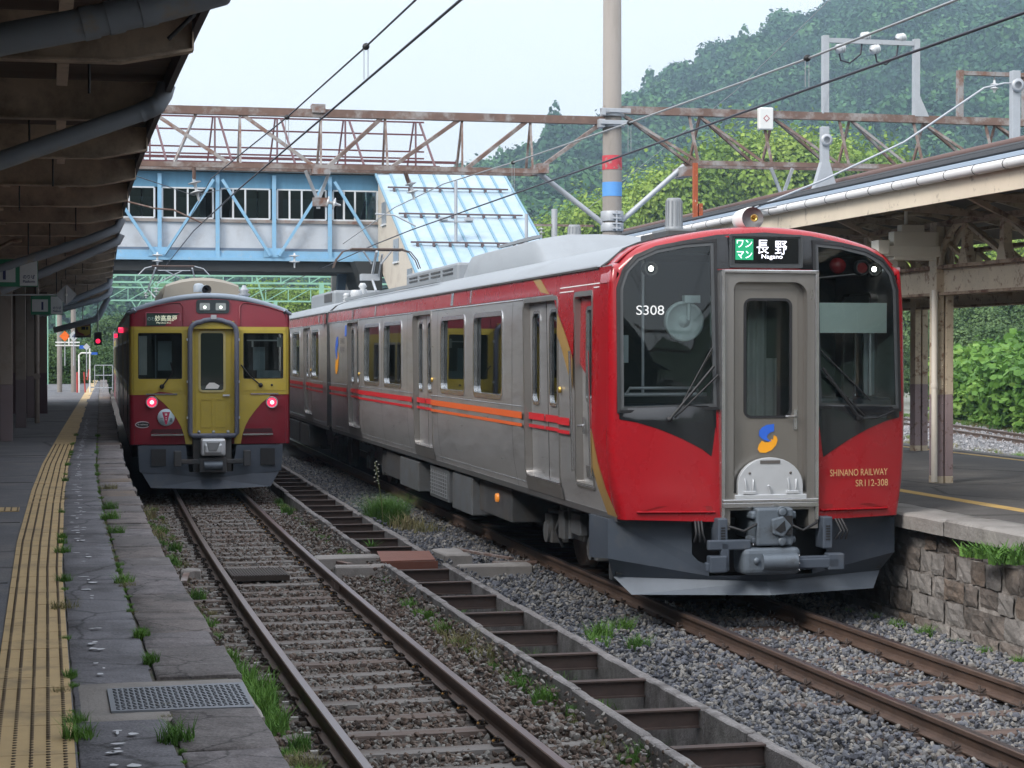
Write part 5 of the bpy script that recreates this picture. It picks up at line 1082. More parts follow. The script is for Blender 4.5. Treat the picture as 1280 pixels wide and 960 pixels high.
for sg in (-1, 1):
    m.grid([[(sg*(1.255+.078*sin(a)), yl(1.255, z)+(.2-yl(1.255, z))*(1-cos(a)), z) for a in np.linspace(0, pi/2, 6)] for z in (.872, 1.70)], 0)
    m.grid([[(sg*(1.255+.078*sin(a)), yl(1.255, z)+(.2-yl(1.255, z))*(1-cos(a)), z) for a in np.linspace(0, pi/2, 6)] for z in (1.70, 2.835)], 1)
    m.grid([[(sg*(1.255+.075*sin(a)), yl(1.255, z)+(.2-yl(1.255, z))*(1-cos(a)), z) for a in np.linspace(0, pi/2, 6)] for z in (2.835, 3.09)], 0)
m.build('corner_post', [MAROON, MUST], TL_)
# skirt, coupler
m = M()
for sg in (-1, 1):
    P3 = [(sg*.42, .86), (sg*1.2, .86), (sg*1.17, .42), (sg*.0, .30), (sg*.0, .40), (sg*.36, .42)]
    m.poly([(x, -.12+.1*abs(x), z) for x, z in P3], (0, .03, 0), 0)
    m.add([(0, -.16, .31), (sg*1.15, .02, .43), (sg*.99, -.06, .16), (0, -.30, .14)], [(0,1,2,3)], 0)
    m.poly([(sg*1.2, .02, .86), (sg*1.17, .02, .42), (sg*1.17, .9, .42), (sg*1.2, .9, .86)], (-sg*.03, 0, 0), 0)
    m.box(*sorted((sg*.78+.04, sg*1.02+.04)), -.06, -.03, .52, .80, 1)
m.build('snow_plough', [SKIRT, RUBBER], TL_)
m = M(); m.box(-.18, .22, -.42, -.1, .70, .98); m.box(-.13, .16, -.48, -.4, .74, .90); cpl = m.build('coupler', [SILVER], TL_, bev=.03)
m = M(); m.poly([(-.1, -.49, .93), (.13, -.49, .93), (.07, -.49, .78), (-.06, -.49, .78)], (0, .02, 0)); m.build('coupler_jaw', [mat('jaw_grey', (.25, .26, .27), .4, .5)], cpl, bev=.01)
m = M(); m.box(-.2, .24, -.36, -.1, .42, .66, 0); m.tube([(-.13, -.37, .54), (.17, -.37, .54)], .07, 12, 1); m.box(-.55, .6, -.3, -.24, .56, .64); m.box(-.62, -.5, -.34, -.2, .52, .78); m.box(.52, .64, -.34, -.2, .52, .78); m.box(-.3, .34, -.05, .1, .4, 1.0); m.build('coupler_bracket', [UNDER, EQB], TL_, bev=.015)
# roof gear
m = M(); n = 14; rows = []
for y, e in ((2.6, 0), (2.62, .85), (2.8, 1), (7.0, 1), (7.2, .8), (7.25, 0)): rows.append([(x*.72, y, 3.36+(.40-.17*abs(x)**2.2)*e*(1 if abs(x) < .999 else 0)+(.16 if abs(x) > .999 else 0)*e) for x in (-1, -.999, -.9, -.75, -.5, -.25, 0, .25, .5, .75, .9, .999, 1)])
m.grid(rows, 0, False); m.build('air_conditioner', [mat('beige_fibreglass', (.24, .215, .175), .6, 0, .06, 3)], TL_)
m = M(); m.lathe([(.08, -.1), (.085, .0), (.08, .12), (.04, .2), (.0001, .21)], (-.05, .35, 3.46), 'y', 16); m.lathe([(.08, -.1), (.04, -.06), (.0001, .0)], (-.05, .35, 3.46), 'y', 16, 1); m.lathe([(.09, .0), (.09, .1), (.06, .14), (.0001, .15)], (-.17, .5, 3.43), 'z', 14); m.build('horn_cover', [mat('pale_blue_grey', (.4, .45, .5), .5), RUBBER], TL_)
m = M(); m.lathe([(.06, 3.36), (.11, 3.4), (.06, 3.44), (.1, 3.48), (.05, 3.5), (.03, 3.56)], (.62, .9, 0), n=12); m.build('roof_vent', [GALV], TL_)
m = M(); Y0 = 16.5
m.tube([(-.55, Y0, 4.56), (.5, Y0, 4.56)], .025, 6, 1); m.tube([(-.55, Y0+.3, 4.56), (.5, Y0+.3, 4.56)], .025, 6, 1)
for sg in (-1, 1):
    m.tube([(sg*.5, Y0, 4.56), (sg*.72, Y0, 4.5), (sg*.88, Y0, 4.33)], .014, 6); m.tube([(sg*.45, Y0+.15, 4.52), (sg*.62, Y0+.9, 4.0), (sg*.3, Y0+.1, 3.6)], .02, 6); m.tube([(sg*.2, Y0+.15, 4.45), (-sg*.4, Y0+.5, 4.15)], .014, 6)
m.tube([(-.4, Y0, 4.45), (.4, Y0, 4.45)], .012, 6); m.tube([(-.7, Y0-.6, 3.6), (-.7, Y0+1.4, 3.6)], .03, 6); m.tube([(.7, Y0-.6, 3.6), (.7, Y0+1.4, 3.6)], .03, 6)
for sg in (-1, 1):
    for q in (-.5, 1.3): m.tube([(sg*.7, Y0+q, 3.3), (sg*.7, Y0+q, 3.6)], .05, 8)
m.build('pantograph', [GALV, PANT], TL_)
# red side lamps
for y in (9.2, 23.3):
    M().lathe([(.0001, -.09), (.055, -.08), (.065, 0)], (-1.34, y, 2.88), 'x', 12).build('side_lamp', [mat('lit_red_core', (1, .5, .5))], TL_) if False else M().tube([(-1.33, y, 2.88), (-1.43, y, 2.88)], .06, 10).build('side_lamp', [mat('lit_red_rim', (1, .5, .5))], TL_)
for y in (3.3, 14.8, 23.2, 35): bogie(y, root=TL_)
# ================================================================= OVERHEAD GANTRY
Gy = 32.
gt = thing('catenary_gantry', 'rusty lattice gantry spanning the tracks with a concrete pole banded red and blue', 'gantry', (9.4, Gy, 0))
def Gp(x, z, dy=0.): return (x-9.4, dy, z)
POLE = mat('pole_concrete', (.27, .245, .225), .85, 0, .1, 4, bump=.003, bsc=70, stretch=(1, 1, .2), dirt=(.20, .18, .16), dsc=2, damt=(.5, .7))
m = M(); m.lathe([(.175, .88), (.165, 4.5), (.15, 9.8), (.0001, 9.8)], n=28); m.build('pole', [POLE], gt)
m = M(); m.lathe([(.168, 5.50), (.1675, 5.74)], n=28, mi=0); m.build('red_band', [mat('flaking_red_band', (.50, .05, .07), .7, 0, .2, 6, dirt=(.27, .24, .22), dsc=9, damt=(.52, .6))], gt)
m = M(); m.lathe([(.168, 5.05), (.1675, 5.29)], n=28, mi=0); m.build('blue_band', [mat('bright_blue_band', (.10, .30, .66), .6, 0, .06, 4)], gt)
m = M()
for a, b in ((4.46, 4.60), (4.63, 4.80)): m.lathe([(.17, a), (.195, a), (.195, b), (.17, b)], n=28)
for z in (4.5, 4.58, 4.67, 4.75): m.box(-.05, .09, -.24, -.17, z-.012, z+.012)
m.box(.0, .03, -.235, -.17, 4.46, 4.8)
for a in (6.22, 6.40): m.lathe([(.165, a), (.21, a), (.21, a+.05), (.165, a+.05)], n=20)
for z in (6.25, 6.45): m.box(-.26, .26, -.24, -.19, z, z+.07)
m.box(-.28, -.18, -.2, .2, 6.2, 6.34); m.box(-.26, -.18, -.25, -.15, 6.4, 6.52)
m.build('pole_clamp', [GALV], gt, bev=.006)
def chord(name, a, b, w=.1, h=.11, mt=RUST):
    M().beam(a, b, w, h).build(name, [mt], gt)
chord('top_chord', Gp(-3, 6.30), Gp(9.3, 6.33), .13, .13); chord('top_chord', Gp(9.25, 6.52), Gp(24, 6.50), .13, .13)
for dy in (-.25, .25):
    chord('bottom_chord', Gp(-3, 5.40, dy), Gp(8.15, 5.43, dy), .06, .08); chord('bottom_chord', Gp(10.72, 5.63, dy), Gp(24, 5.68, dy), .06, .08)
RG = mat('streaked_grey_steel', (.30, .29, .29), .65, .2, .15, 6, dirt=(.20, .11, .08), dsc=4, damt=(.45, .6))
LT = [(.3, 0), (1.6, 0), (2.4, 0), (3.1, 0), (4.42, 0), (5.48, 0), (6.78, 0), (7.95, 0)]; LB = [-.3, 1.1, 2.05, 3.1, 4.4, 5.5, 6.75, 7.95]
for i, (x, _) in enumerate(LT):
    for dy in (-.25, .25): M().beam(Gp(x+.02, 6.28), Gp(LB[i]+.0, 5.43, dy), .035, .035).build('vertical_brace', [RG if i < 4 else RUST], gt)
for a, b, mt_ in ((1.7, 2.95, RG), (3.15, 4.3, RG), (-.3, 1.5, RG)):
    M().beam(Gp(a, 6.27), Gp(b, 5.43, -.22), .075, .06).build('diagonal_brace', [mt_], gt)
for a, b in ((5.45, 4.52), (6.75, 5.55), (7.9, 6.8), (9.2, 8.0)): M().beam(Gp(a, 6.28), Gp(b, 5.43, -.22), .07, .06).build('diagonal_brace', [RUST], gt)
for x in (10.87, 12.2, 13.62, 15.02, 16.4, 17.9):
    for q in (-.1, .1): M().beam(Gp(x+q, 6.48), Gp(x-.02, 5.66, q*2.5), .04, .035).build('vertical_brace', [RUST], gt)
for a, b, mt_ in ((9.55, 10.85, RUST), (10.95, 12.05, RUST), (12.3, 13.45, RUST), (13.75, 14.75, RG), (15.1, 16.3, RUST), (16.5, 17.8, RUST)):
    for dy in (-.22, .22): M().beam(Gp(a, 6.46), Gp(b, 5.66, dy), .05, .045).build('diagonal_brace', [mt_], gt)
for a, b in ((Gp(8.12, 5.42), Gp(9.3, 4.55)), (Gp(10.68, 5.6), Gp(9.52, 4.6))): M().tube([a, b], .045, 10).build('knee_strut', [GALV], gt)
m = M()
for x in (8.13, 10.66): m.box(x-9.4-.09, x-9.4+.09, -.3, .3, 5.4, 5.56)
m.box(-5.12, -4.9, -.1, .1, 6.32, 6.46); m.box(-5.15, -4.85, -.3, .0, 5.30, 5.40)
m.build('joint_plate', [RG], gt)
for c, z in ((4.39, 5.38), (12.47, 5.60)):
    m = M(); [m.beam(Gp(c+q, z), Gp(c, z-.50), .05, .05) for q in (-.21, .19)]; m.box(c-9.4-.03, c-9.4+.03, -.03, .03, z-.62, z-.45); m.build('v_bracket', [GALV], gt)
def insul(c, d, n=2, r=.085, step=.085, parent=None, nm='insulator'):
    """disc insulators strung along direction d"""
    d = Vector(d).normalized(); q = d.to_track_quat('Z', 'Y'); m = M(); p = []
    for k in range(n): p += [(.025, k*step), (r, k*step+.02), (r*.96, k*step+.032), (.035, k*step+.05), (.025, k*step+.07)]
    m.lathe([(.02, -.05)]+p+[(.018, n*step+.03)], n=16); m.v = [tuple(q @ Vector(v)+Vector(c)) for v in m.v]
    return m.build(nm, [PORC], parent)
insul(Gp(4.52, 4.88), (1, 0, -.25), 2, .10, .11, gt); M().box(*Gp(4.3, 0)[:1], Gp(4.55, 0)[0], -.05, .05, 4.80, 4.94).build('insulator_bracket', [RG], gt)
m = M(); m.tube([Gp(2.38, 5.42), Gp(2.38, 5.2)], .03, 8); m.build('drop_bracket', [RUST], gt); insul(Gp(2.38, 5.17), (.25, 0, -1), 2, .11, .15, gt)
m = M(); m.tube([Gp(5.82, 5.45), Gp(5.9, 5.2)], .035, 8); m.build('drop_bracket', [RUST], gt); insul(Gp(5.92, 5.22), (.25, 0, -1), 2, .1, .13, gt)
# upper frames standing on the gantry
m = M()
for x in (13.26, 14.97): m.box(x-9.4-.05, x-9.4+.05, -.06, .06, 6.56, 7.92); m.poly([Gp(x-.05, 6.56, -.07), Gp(x+.22*(1 if x > 14 else -.4), 6.56, -.07), Gp(x+.03, 6.95, -.07)], (0, .02, 0))
m.box(3.82, 5.62, -.04, .04, 7.80, 7.88); m.build('upper_frame', [GALV], gt)
m = M()
for x in (15.81, 17.08): m.box(x-9.4-.045, x-9.4+.045, -.06, .06, 6.56, 7.40)
m.box(6.38, 7.72, -.05, .05, 7.32, 7.39); m.build('upper_frame', [RG], gt)
for x, z, d in ((13.60, 7.72, (-1, -.4, -.25)), (13.95, 7.92, (1, .4, .2)), (14.25, 7.73, (-1, -.4, -.25)), (14.62, 7.92, (1, .4, .2))): insul(Gp(x, z), d, 3, .085, .055, gt)
for x in (13.5, 14.18): M().tube([Gp(x, 7.70), Gp(x+.05, 7.5), Gp(x+.22, 7.46), Gp(x+.42, 7.62), Gp(x+.46, 7.88)], .016, 6).build('jumper_loop', [WIRE], gt)
M().tube([Gp(16.48, 7.34), Gp(16.48, 7.2)], .015, 6).build('hanger_rod', [RG], gt); insul(Gp(16.48, 7.20), (0, 0, -1), 2, .075, .07, gt)
m = M(); m.box(-.13, .13, -.06, .06, -.19, .19); sb = m.build('equipment_box', [WHITE], None, bev=.02); sb.location = (12.11, Gy-.12, 6.43)
tag(sb, 'small white box with a red diamond mark fixed to the rusty gantry beam', 'equipment box')
m = M(); m.add([(-.06, -.064, 0), (0, -.064, -.06), (.06, -.064, 0), (0, -.064, .06)], [(0,1,2,3)], 0); m.add([(-.042, -.066, 0), (0, -.066, -.042), (.042, -.066, 0), (0, -.066, .042)], [(0,1,2,3)], 1); m.build('warning_diamond', [mat('diamond_red', (.35, .03, .05), .5), WHITE], sb)
# ---- wires
def wire(name, pts, r, lab, mt=WIRE, parent=None): 
    o = M().tube(pts, r, 6).build(name, [mt], parent)
    return tag(o, lab, 'wire') if parent is None else o
w1 = wire('contact_wire', [(2.75, 5, 4.8), (2.77, 13, 4.8), (2.79, 23, 4.8), (2.80, 29, 4.8), (2.89, 39, 4.8), (3.3, 55, 4.8), (4.6, 100, 4.8)], .011, 'lower overhead wire above the left track')
w2 = wire('messenger_wire', [(2.74, 5, 5.02), (2.772, 14.7, 5.09), (2.778, 17.2, 5.10), (2.79, 23, 5.16), (2.80, 29, 5.29), (2.845, 34.3, 5.42), (3.0, 42, 5.2), (3.3, 55, 5.1)], .009, 'upper overhead wire above the left track, with a round clamp')
w3 = wire('contact_wire', [(6.7, 5, 4.8), (6.744, 12.6, 4.8), (6.77, 16, 4.8), (6.877, 23.6, 4.8), (6.92, 28, 4.8), (7.0, 37.6, 4.8), (7.15, 42.8, 4.8), (7.9, 60, 4.8), (9.3, 100, 4.8)], .012, 'lower overhead wire above the right track')
w4 = wire('messenger_wire', [(6.68, 5, 5.10), (6.755, 13.7, 5.08), (6.76, 16.7, 5.07), (6.856, 22.6, 5.16), (6.93, 28.9, 5.28), (6.974, 34.4, 5.42), (7.07, 40, 5.40), (7.5, 50, 5.2)], .011, 'upper overhead wire above the right track, paler than the lower one', WIREL)
for w_, x, y, za, zb in ((w2, 2.778, 17.15, 5.10, 4.81), (w2, 2.79, 23, 5.16, 4.81), (w4, 6.745, 16.7, 5.07, 4.81), (w4, 6.856, 22.6, 5.16, 4.81), (w4, 6.93, 28.9, 5.28, 4.81)):
    m = M(); m.tube([(x-.018, y, za), (x-.018, y, zb)], .004, 5); m.tube([(x+.018, y, za), (x+.018, y, zb)], .004, 5); m.build('dropper', [WIREL], w_)
    M().lathe([(.0001, -.02), (.03, -.02), (.032, 0), (.03, .02), (.0001, .02)], (x, y, za), 'y', 12).build('clamp', [RUBBER], w_)
wire('feeder_cable', [(2.9, 10, 4.9), (2.9, 32, 4.95)], .004, 'thin pull-off wire near the left track') if False else None
wire('pull_off_arm', [(1.2, 32, 4.85), (1.75, 32, 4.72), (2.05, 32, 4.70), (2.5, 32, 4.50)], .016, 'rusty curved registration arm in front of the blue footbridge', RUST)
wire('registration_wire', [(3.05, 32, 4.84), (4.4, 32, 4.86)], .006, 'thin tie wire running to the V bracket') if False else None
wire('pull_off_arm', [(7.5, 45, 5.62), (7.95, 45, 5.60), (8.46, 45, 5.35)], .02, 'grey curved registration arm in front of the blue stair roof', GALV)
wire('messenger_wire', [(8.9, 14, 8.2), (10.2, 23, 7.4), (11.6, 32, 6.9), (14, 50, 6.2)], .006, 'thin pale upper wire crossing the wooded mountain', WIREL)
wire('feeder_cable', [(8.5, 22, 4.14), (8.83, 24, 4.22), (9.93, 24, 4.66), (11.06, 24, 5.18), (12.21, 24, 5.93), (12.5, 24, 6.0), (13.6, 24, 6.03)], .014, 'grey insulated feeder cable rising beside the right canopy roof', GALV)
wire('feeder_cable', [(10.4, 28, 4.60), (12.6, 28, 5.12), (14.93, 28, 5.48), (17, 28, 6.1)], .012, 'thinner feeder cable low over the right canopy roof', GALV)
wire('messenger_wire', [(3.3, 36, 5.4), (2.38, 32.1, 4.95), (1.2, 27, 4.8)], .006, 'thin dark wire leading to the hanging insulators at the left')

# ================================================================= FOOTBRIDGE
BL = mat('sky_blue_paint', (.22, .42, .60), .55, 0, .1, 3, dirt=(.34, .42, .48), dsc=5, damt=(.55, .72))
BLD = mat('deep_blue_wall', (.10, .25, .38), .6, 0, .15, 2, stretch=(3, 1, .4))
PANW = mat('pale_wall_panel', (.50, .53, .57), .7, 0, .07, 2, dirt=(.36, .36, .37), dsc=2.2, damt=(.5, .8))
GSIL = mat('slate_sill', (.13, .17, .23), .7); BRNR = mat('brown_roof_edge', (.27, .24, .22), .8, 0, .15, 4, dirt=(.22, .12, .09), dsc=3, damt=(.5, .65))
DRED = mat('dark_red_rail', (.11, .035, .04), .7, 0, .15, 6); CREAM = mat('cream_render', (.52, .47, .40), .8, 0, .06, 2, dirt=(.36, .3, .26), dsc=1.5, damt=(.55, .75))
By = 56.; fb = thing('footbridge', 'sky blue covered footbridge with windows and a sloping stair roof over both tracks', 'footbridge', (6, By, 0))
def Bp(x, y, z): return (x-6, y-By, z)
def bb(m, x0, x1, y0, y1, z0, z1, mi=0): return m.box(x0-6, x1-6, y0-By, y1-By, z0, z1, mi)
m = M(); bb(m, -3, 9.6, By-.05, By+.25, 5.02, 5.12); bb(m, -3, 9.6, By+2.9, By+3.1, 5.0, 5.35); bb(m, -3, 9.6, By+.02, By+.06, 5.12, 5.30); m.build('girder', [BL], fb)
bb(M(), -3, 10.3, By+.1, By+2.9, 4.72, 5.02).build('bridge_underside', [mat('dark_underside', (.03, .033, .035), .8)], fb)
bb(M(), -3, 9.6, By+.07, By+.14, 5.28, 5.38).build('grey_rail', [GSIL], fb)
m = M(); bb(m, -3, 9.45, By+.12, By+.2, 5.38, 6.10); bb(m, -3, 9.45, By+2.8, By+2.9, 5.38, 7.5); m.build('wall_panel', [PANW], fb)
bb(M(), -3, 9.45, By+.06, By+.2, 6.10, 6.19).build('window_sill', [BRNR], fb)
m = M(); bb(m, -3, 9.45, By+.10, By+.2, 7.08, 7.52); 
m.build('upper_wall', [BLD], fb)
m = M(); bb(m, -3, 9.7, By-.12, By+3.1, 7.56, 7.66); m.build('roof', [BRNR], fb)
M().tube([Bp(-3, By-.14, 7.60), Bp(9.7, By-.14, 7.60)], .07, 10).build('gutter', [mat('pale_gutter', (.42, .40, .38), .6, 0, .1, 3, dirt=(.25, .17, .13), dsc=4, damt=(.5, .65))], fb)
VX = [-.05, 1.55, 3.2, 4.82, 6.42, 8.02]
for x in VX: bb(M(), x-.055, x+.055, By-.03, By+.07, 5.12, 7.45).build('truss_post', [BL], fb)
for i, (a, b) in enumerate(((3.2, 4.82), (6.42, 4.82), (6.42, 8.02), (9.6, 8.02), (3.2, 1.55), (-.05, 1.55))):
    M().beam(Bp(a+(.12 if b > a else -.12), By-.09, 5.16), Bp(b-(.12 if b > a else -.12), By-.09, 7.3), .10, .08).build('truss_diagonal', [BL], fb)
m = M()
for x in (3.2, 6.42, -.05): m.poly([Bp(x-.32, By-.07, 5.12), Bp(x+.32, By-.07, 5.12), Bp(x+.28, By-.07, 5.38), Bp(x-.28, By-.07, 5.38)], (0, .03, 0))
m.build('gusset_plate', [BL], fb)
WG = glass('bridge_window_glass', (.30, .36, .40)); WF = mat('white_window_frame', (.62, .64, .66), .5, 0, .04, 3)
for i, (x0, x1) in enumerate(((.1, 1.4), (1.65, 3.06), (3.28, 4.70), (4.92, 6.30), (6.52, 7.92), (8.12, 9.4))):
    m = M(); n = 4
    for q in range(n+1):
        if q % 2 == 0 or q == 1: xx = x0+(x1-x0)*q/n; bb(m, xx-.025, xx+.025, By+.07, By+.13, 6.22, 7.05)
    bb(m, x0, x1, By+.065, By+.135, 6.19, 6.235); bb(m, x0, x1, By+.065, By+.135, 7.04, 7.08); f_ = m.build('window', [WF], fb)
    openq = 3 if i % 2 == 0 else 0
    for q in range(n):
        if q == openq: continue
        bb(M(), x0+(x1-x0)*q/n+.02, x0+(x1-x0)*(q+1)/n-.02, By+.10, By+.108, 6.23, 7.05).build('pane', [WG], f_)
m = M(); bb(m, -3, 9.4, By+.3, By+2.8, 5.2, 5.38); bb(m, -3, 9.4, By+2.7, By+2.75, 6.1, 7.5)
for x in np.arange(-1, 9.4, 1.6): bb(m, x, x+.9, By+2.66, By+2.7, 6.25, 7.0, 1)
m.build('bridge_interior', [mat('bridge_inner', (.06, .05, .045), .8), mat('rear_window_light', (.28, .36, .42), .4)], fb)
# troughs and railing on the roof
for z, y_ in ((7.80, .1), (7.98, .5)): M().beam(Bp(-3, By+y_, z), Bp(11.6+y_*1.5-.5, By+y_, z), .1, .07).build('cable_trough', [DRED], fb)
for z in (8.15, 8.35, 8.85, 9.22): M().beam(Bp(-3, By+1.2, z), Bp(11.0, By+1.2, z), .035, .045).build('roof_railing', [DRED], fb)
for x in (3.0, 4.85, 6.65, 8.65, 10.75, 1.2):
    m = M(); m.beam(Bp(x, By+1.2, 7.7), Bp(x, By+1.2, 9.2), .05, .05); m.beam(Bp(x-.2, By+1.6, 7.8), Bp(x-.06, By+1.2, 9.2), .04); m.beam(Bp(x+.42, By+.3, 7.8), Bp(x+.12, By+1.2, 9.2), .05); m.build('railing_post', [mat('mauve_post', (.16, .09, .10), .7)], fb)
bb(M(), 9.3, 12.0, By+.05, By+2.6, 7.56, 7.70).build('stair_head_roof', [BRNR], fb)
# stair house descending towards the camera
X0, X1, YB, YF = 9.42, 13.0, 56., 44.5; sl_ = (7.56-4.62)/6.0
zs = lambda y: 7.56-(YB-y)*sl_
m = M(); m.poly([Bp(X0-.12, YB, zs(YB)), Bp(X0-.12, YF, zs(YF)), Bp(X0-.12, YF, zs(YF)+.06), Bp(X0-.12, YB, zs(YB)+.06)], (X1-X0+.3, 0, 0), 0)
TINB = mat('pale_blue_tin_roof', (.30, .40, .48), .6, .0, .06, .9, dirt=(.38, .47, .53), dsc=1.1, damt=(.4, .6)); sr = m.build('stair_roof', [TINB], fb)
m = M()
for k in range(10):
    x = X0-.1+(X1-X0+.25)*k/9
    m.beam(Bp(x, YB, zs(YB)+.075), Bp(x, YF, zs(YF)+.075), .06, .035)
m.build('roof_seam', [mat('seam_blue', (.16, .29, .38), .6)], sr)
for y in (54.65, 52.9, 51.1, 49.3, 47.5, 45.7):
    m = M(); m.beam(Bp(X0+.05, y, zs(y)+.17), Bp(X1-.05, y, zs(y)+.17), .07, .045)
    for k in range(8): bb(m, X0+.2+.44*k, X0+.26+.44*k, y-.05, y+.05, zs(y)+.06, zs(y)+.16)
    m.build('snow_guard', [mat('snow_guard_brown', (.12, .085, .09), .7)], sr)
m = M(); m.poly([Bp(X0, YB, zs(YB)), Bp(X0, 45.2, zs(45.2)), Bp(X0, 45.2, .9), Bp(X0, 47, .9), Bp(X0, YB, 5.0)], (.08, 0, 0)); m.poly([Bp(X1, YB, zs(YB)), Bp(X1, 45.2, zs(45.2)), Bp(X1, 45.2, .9), Bp(X1, 47, .9), Bp(X1, YB, 5.0)], (.08, 0, 0)); m.build('stair_wall', [CREAM], fb)
for y0, y1, za in ((54.6, 55.3, 6.05), (52.6, 53.4, 4.9), (50.6, 51.3, 4.0)):
    m = M(); m.box(X0-6-.02, X0-6+.0, y0-By, y1-By, za, za+.62, 0); m.box(X0-6-.05, X0-6, y0-By, y1-By, za-.05, za, 1); m.build('window', [mat('grey_window', (.25, .29, .33), .3), WF], fb)
bb(M(), 8.65, 9.9, 60, 60.2, .9, 4.95).build('rear_stair_wall', [CREAM], fb); M().beam(Bp(8.25, 57.5, .9), Bp(8.6, 57.5, 4.9), .25, .3).build('bridge_leg', [mat('leg_blue', (.10, .16, .24), .6)], fb)
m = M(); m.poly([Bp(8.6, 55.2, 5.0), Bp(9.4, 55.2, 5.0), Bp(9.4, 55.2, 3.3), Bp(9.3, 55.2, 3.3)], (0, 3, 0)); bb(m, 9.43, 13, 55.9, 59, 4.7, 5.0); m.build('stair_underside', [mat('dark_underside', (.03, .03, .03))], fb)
M().beam(Bp(-2.2, 57.5, .9), Bp(-2.2, 57.5, 4.9), .4, .4).build('bridge_leg', [mat('leg_blue', (.1, .16, .24))], fb)
for x, z in ((2.8, 4.78), (6.25, 4.80)):
    o = insul((0, 0, 0), (0, 0, -1), 2, .14, .15); o.location = (x, 50, z+.1); tag(o, 'white insulator hanging under the footbridge above the %s' % ('left track' if x < 4 else 'gap between the tracks'), 'insulator')
for (x, y, z) in ((10.75, 52, 6.1), (12.2, 50, 5.1)):
    q = thing('lamp_mast', 'slim grey mast with floodlights in front of the blue stair roof, %s' % ('upper one' if x < 11 else 'lower one'), 'mast', (x, y, z-1.2))
    m = M(); m.tube([(0, -.6, -.3), (0, -.6, 2.1)], .045, 8); m.build('post', [GALV], q); m = M(); m.box(-.45, .45, -.66, -.54, .98, 1.03); m.box(-.45, -.25, -.75, -.5, 1.03, 1.12); m.box(.25, .45, -.75, -.5, 1.03, 1.12); m.build('floodlight', [GALV], q)

# ================================================================= RIGHT CANOPY
CBE = mat('flaking_beige_paint', (.62, .52, .39), .7, 0, .12, 3, bump=.003, dirt=(.24, .13, .08), dsc=9, damt=(.54, .66)); CBR = mat('brown_beige_paint', (.42, .33, .24), .75, 0, .15, 3, dirt=(.12, .065, .04), dsc=4, damt=(.5, .64))
PUR = mat('faded_purple_paint', (.34, .26, .27), .75, 0, .12, 3, dirt=(.18, .11, .09), dsc=11, damt=(.55, .66))
rc = thing('platform_canopy', 'beige steel platform canopy with lattice girders over the right platform', 'platform canopy', (10.1, 20, 0))
def Cp(x, y, z): return (x-10.1+S(y), y-20, z)
ROW1, ROW2, RID = 10.0, 12.85, 11.45; Y0c, Y1c = -30., 60.
m = M(); ys = list(np.arange(Y0c, Y1c+.1, 2.))
for a, b, za, zb in ((8.62, RID, 4.20, 4.92), (RID, 14.5, 4.92, 4.20)): m.grid([[Cp(a, y, za), Cp(b, y, zb)] for y in ys], 0, False)
m.grid([[Cp(a, y, z) for a, z in ((8.62, 4.16), (RID, 4.88), (14.5, 4.16))] for y in ys], 1, False)
cr_ = m.build('roof', [mat('blue_grey_tin', (.17, .22, .28), .5, .1, .12, 1.2, stretch=(1, .3, 1)), mat('roof_soffit', (.09, .065, .05), .85, 0, .2, 3)], rc)
for k in range(6): 
    x = 8.9+.45*k; z = 4.20+(x-8.62)*.2457
    m = M(); m.tube([Cp(x, y, z+.05) for y in ys], .016 if k < 4 else .03, 6); m.build('snow_guard', [RUBBER], rc)
m = M(); m.tube([Cp(RID, y, 4.97) for y in ys], .06, 8); m.build('ridge_cap', [mat('ridge_brown', (.12, .07, .06), .7)], rc)
m = M(); m.tube([Cp(8.60, y, 4.14) for y in ys], .048, 10)
for y in np.arange(Y0c, Y1c, .62): m.tube([Cp(8.60, y, 4.14), Cp(8.60, y+.012, 4.14)], .051, 10, 1)
m.build('gutter', [mat('pale_grey_gutter', (.62, .61, .61), .5, 0, .06, 2, dirt=(.25, .23, .22), dsc=6, damt=(.6, .75)), UNDER], rc)
m = M(); m.grid([[Cp(8.66, y, 3.90), Cp(8.66, y, 4.10), Cp(8.70, y, 4.12), Cp(8.70, y, 3.90), Cp(8.66, y, 3.90)] for y in ys], 0, False)
m.build('fascia', [mat('cream_fascia', (.64, .55, .43), .75, 0, .08, 2, dirt=(.20, .14, .10), dsc=5, damt=(.58, .70))], rc)
for X_ in (ROW1, ROW2):
    m = M(); m.grid([[Cp(X_-.09, y, z) for z in (3.06, 3.075)] for y in ys], 0, False)
    for z0, z1 in ((3.06, 3.09), (3.36, 3.40), (3.85, 3.9)): m.grid([[Cp(X_-.1, y, z0), Cp(X_-.1, y, z1), Cp(X_+.1, y, z1), Cp(X_+.1, y, z0), Cp(X_-.1, y, z0)] for y in ys], 0, False)
    m.grid([[Cp(X_-.02, y, 3.09), Cp(X_-.02, y, 3.36), Cp(X_+.02, y, 3.36), Cp(X_+.02, y, 3.09)] for y in ys], 1, False)
    m.build('lattice_girder', [mat('rusty_flange', (.42, .31, .22), .8, 0, .2, 5, dirt=(.14, .07, .045), dsc=5, damt=(.45, .6)), CBE], rc)
cols1 = [-13.9, -6.95, 0., 6.95, 20.85-6.95, 20.85, 27.8, 34.75, 41.7, 48.6]
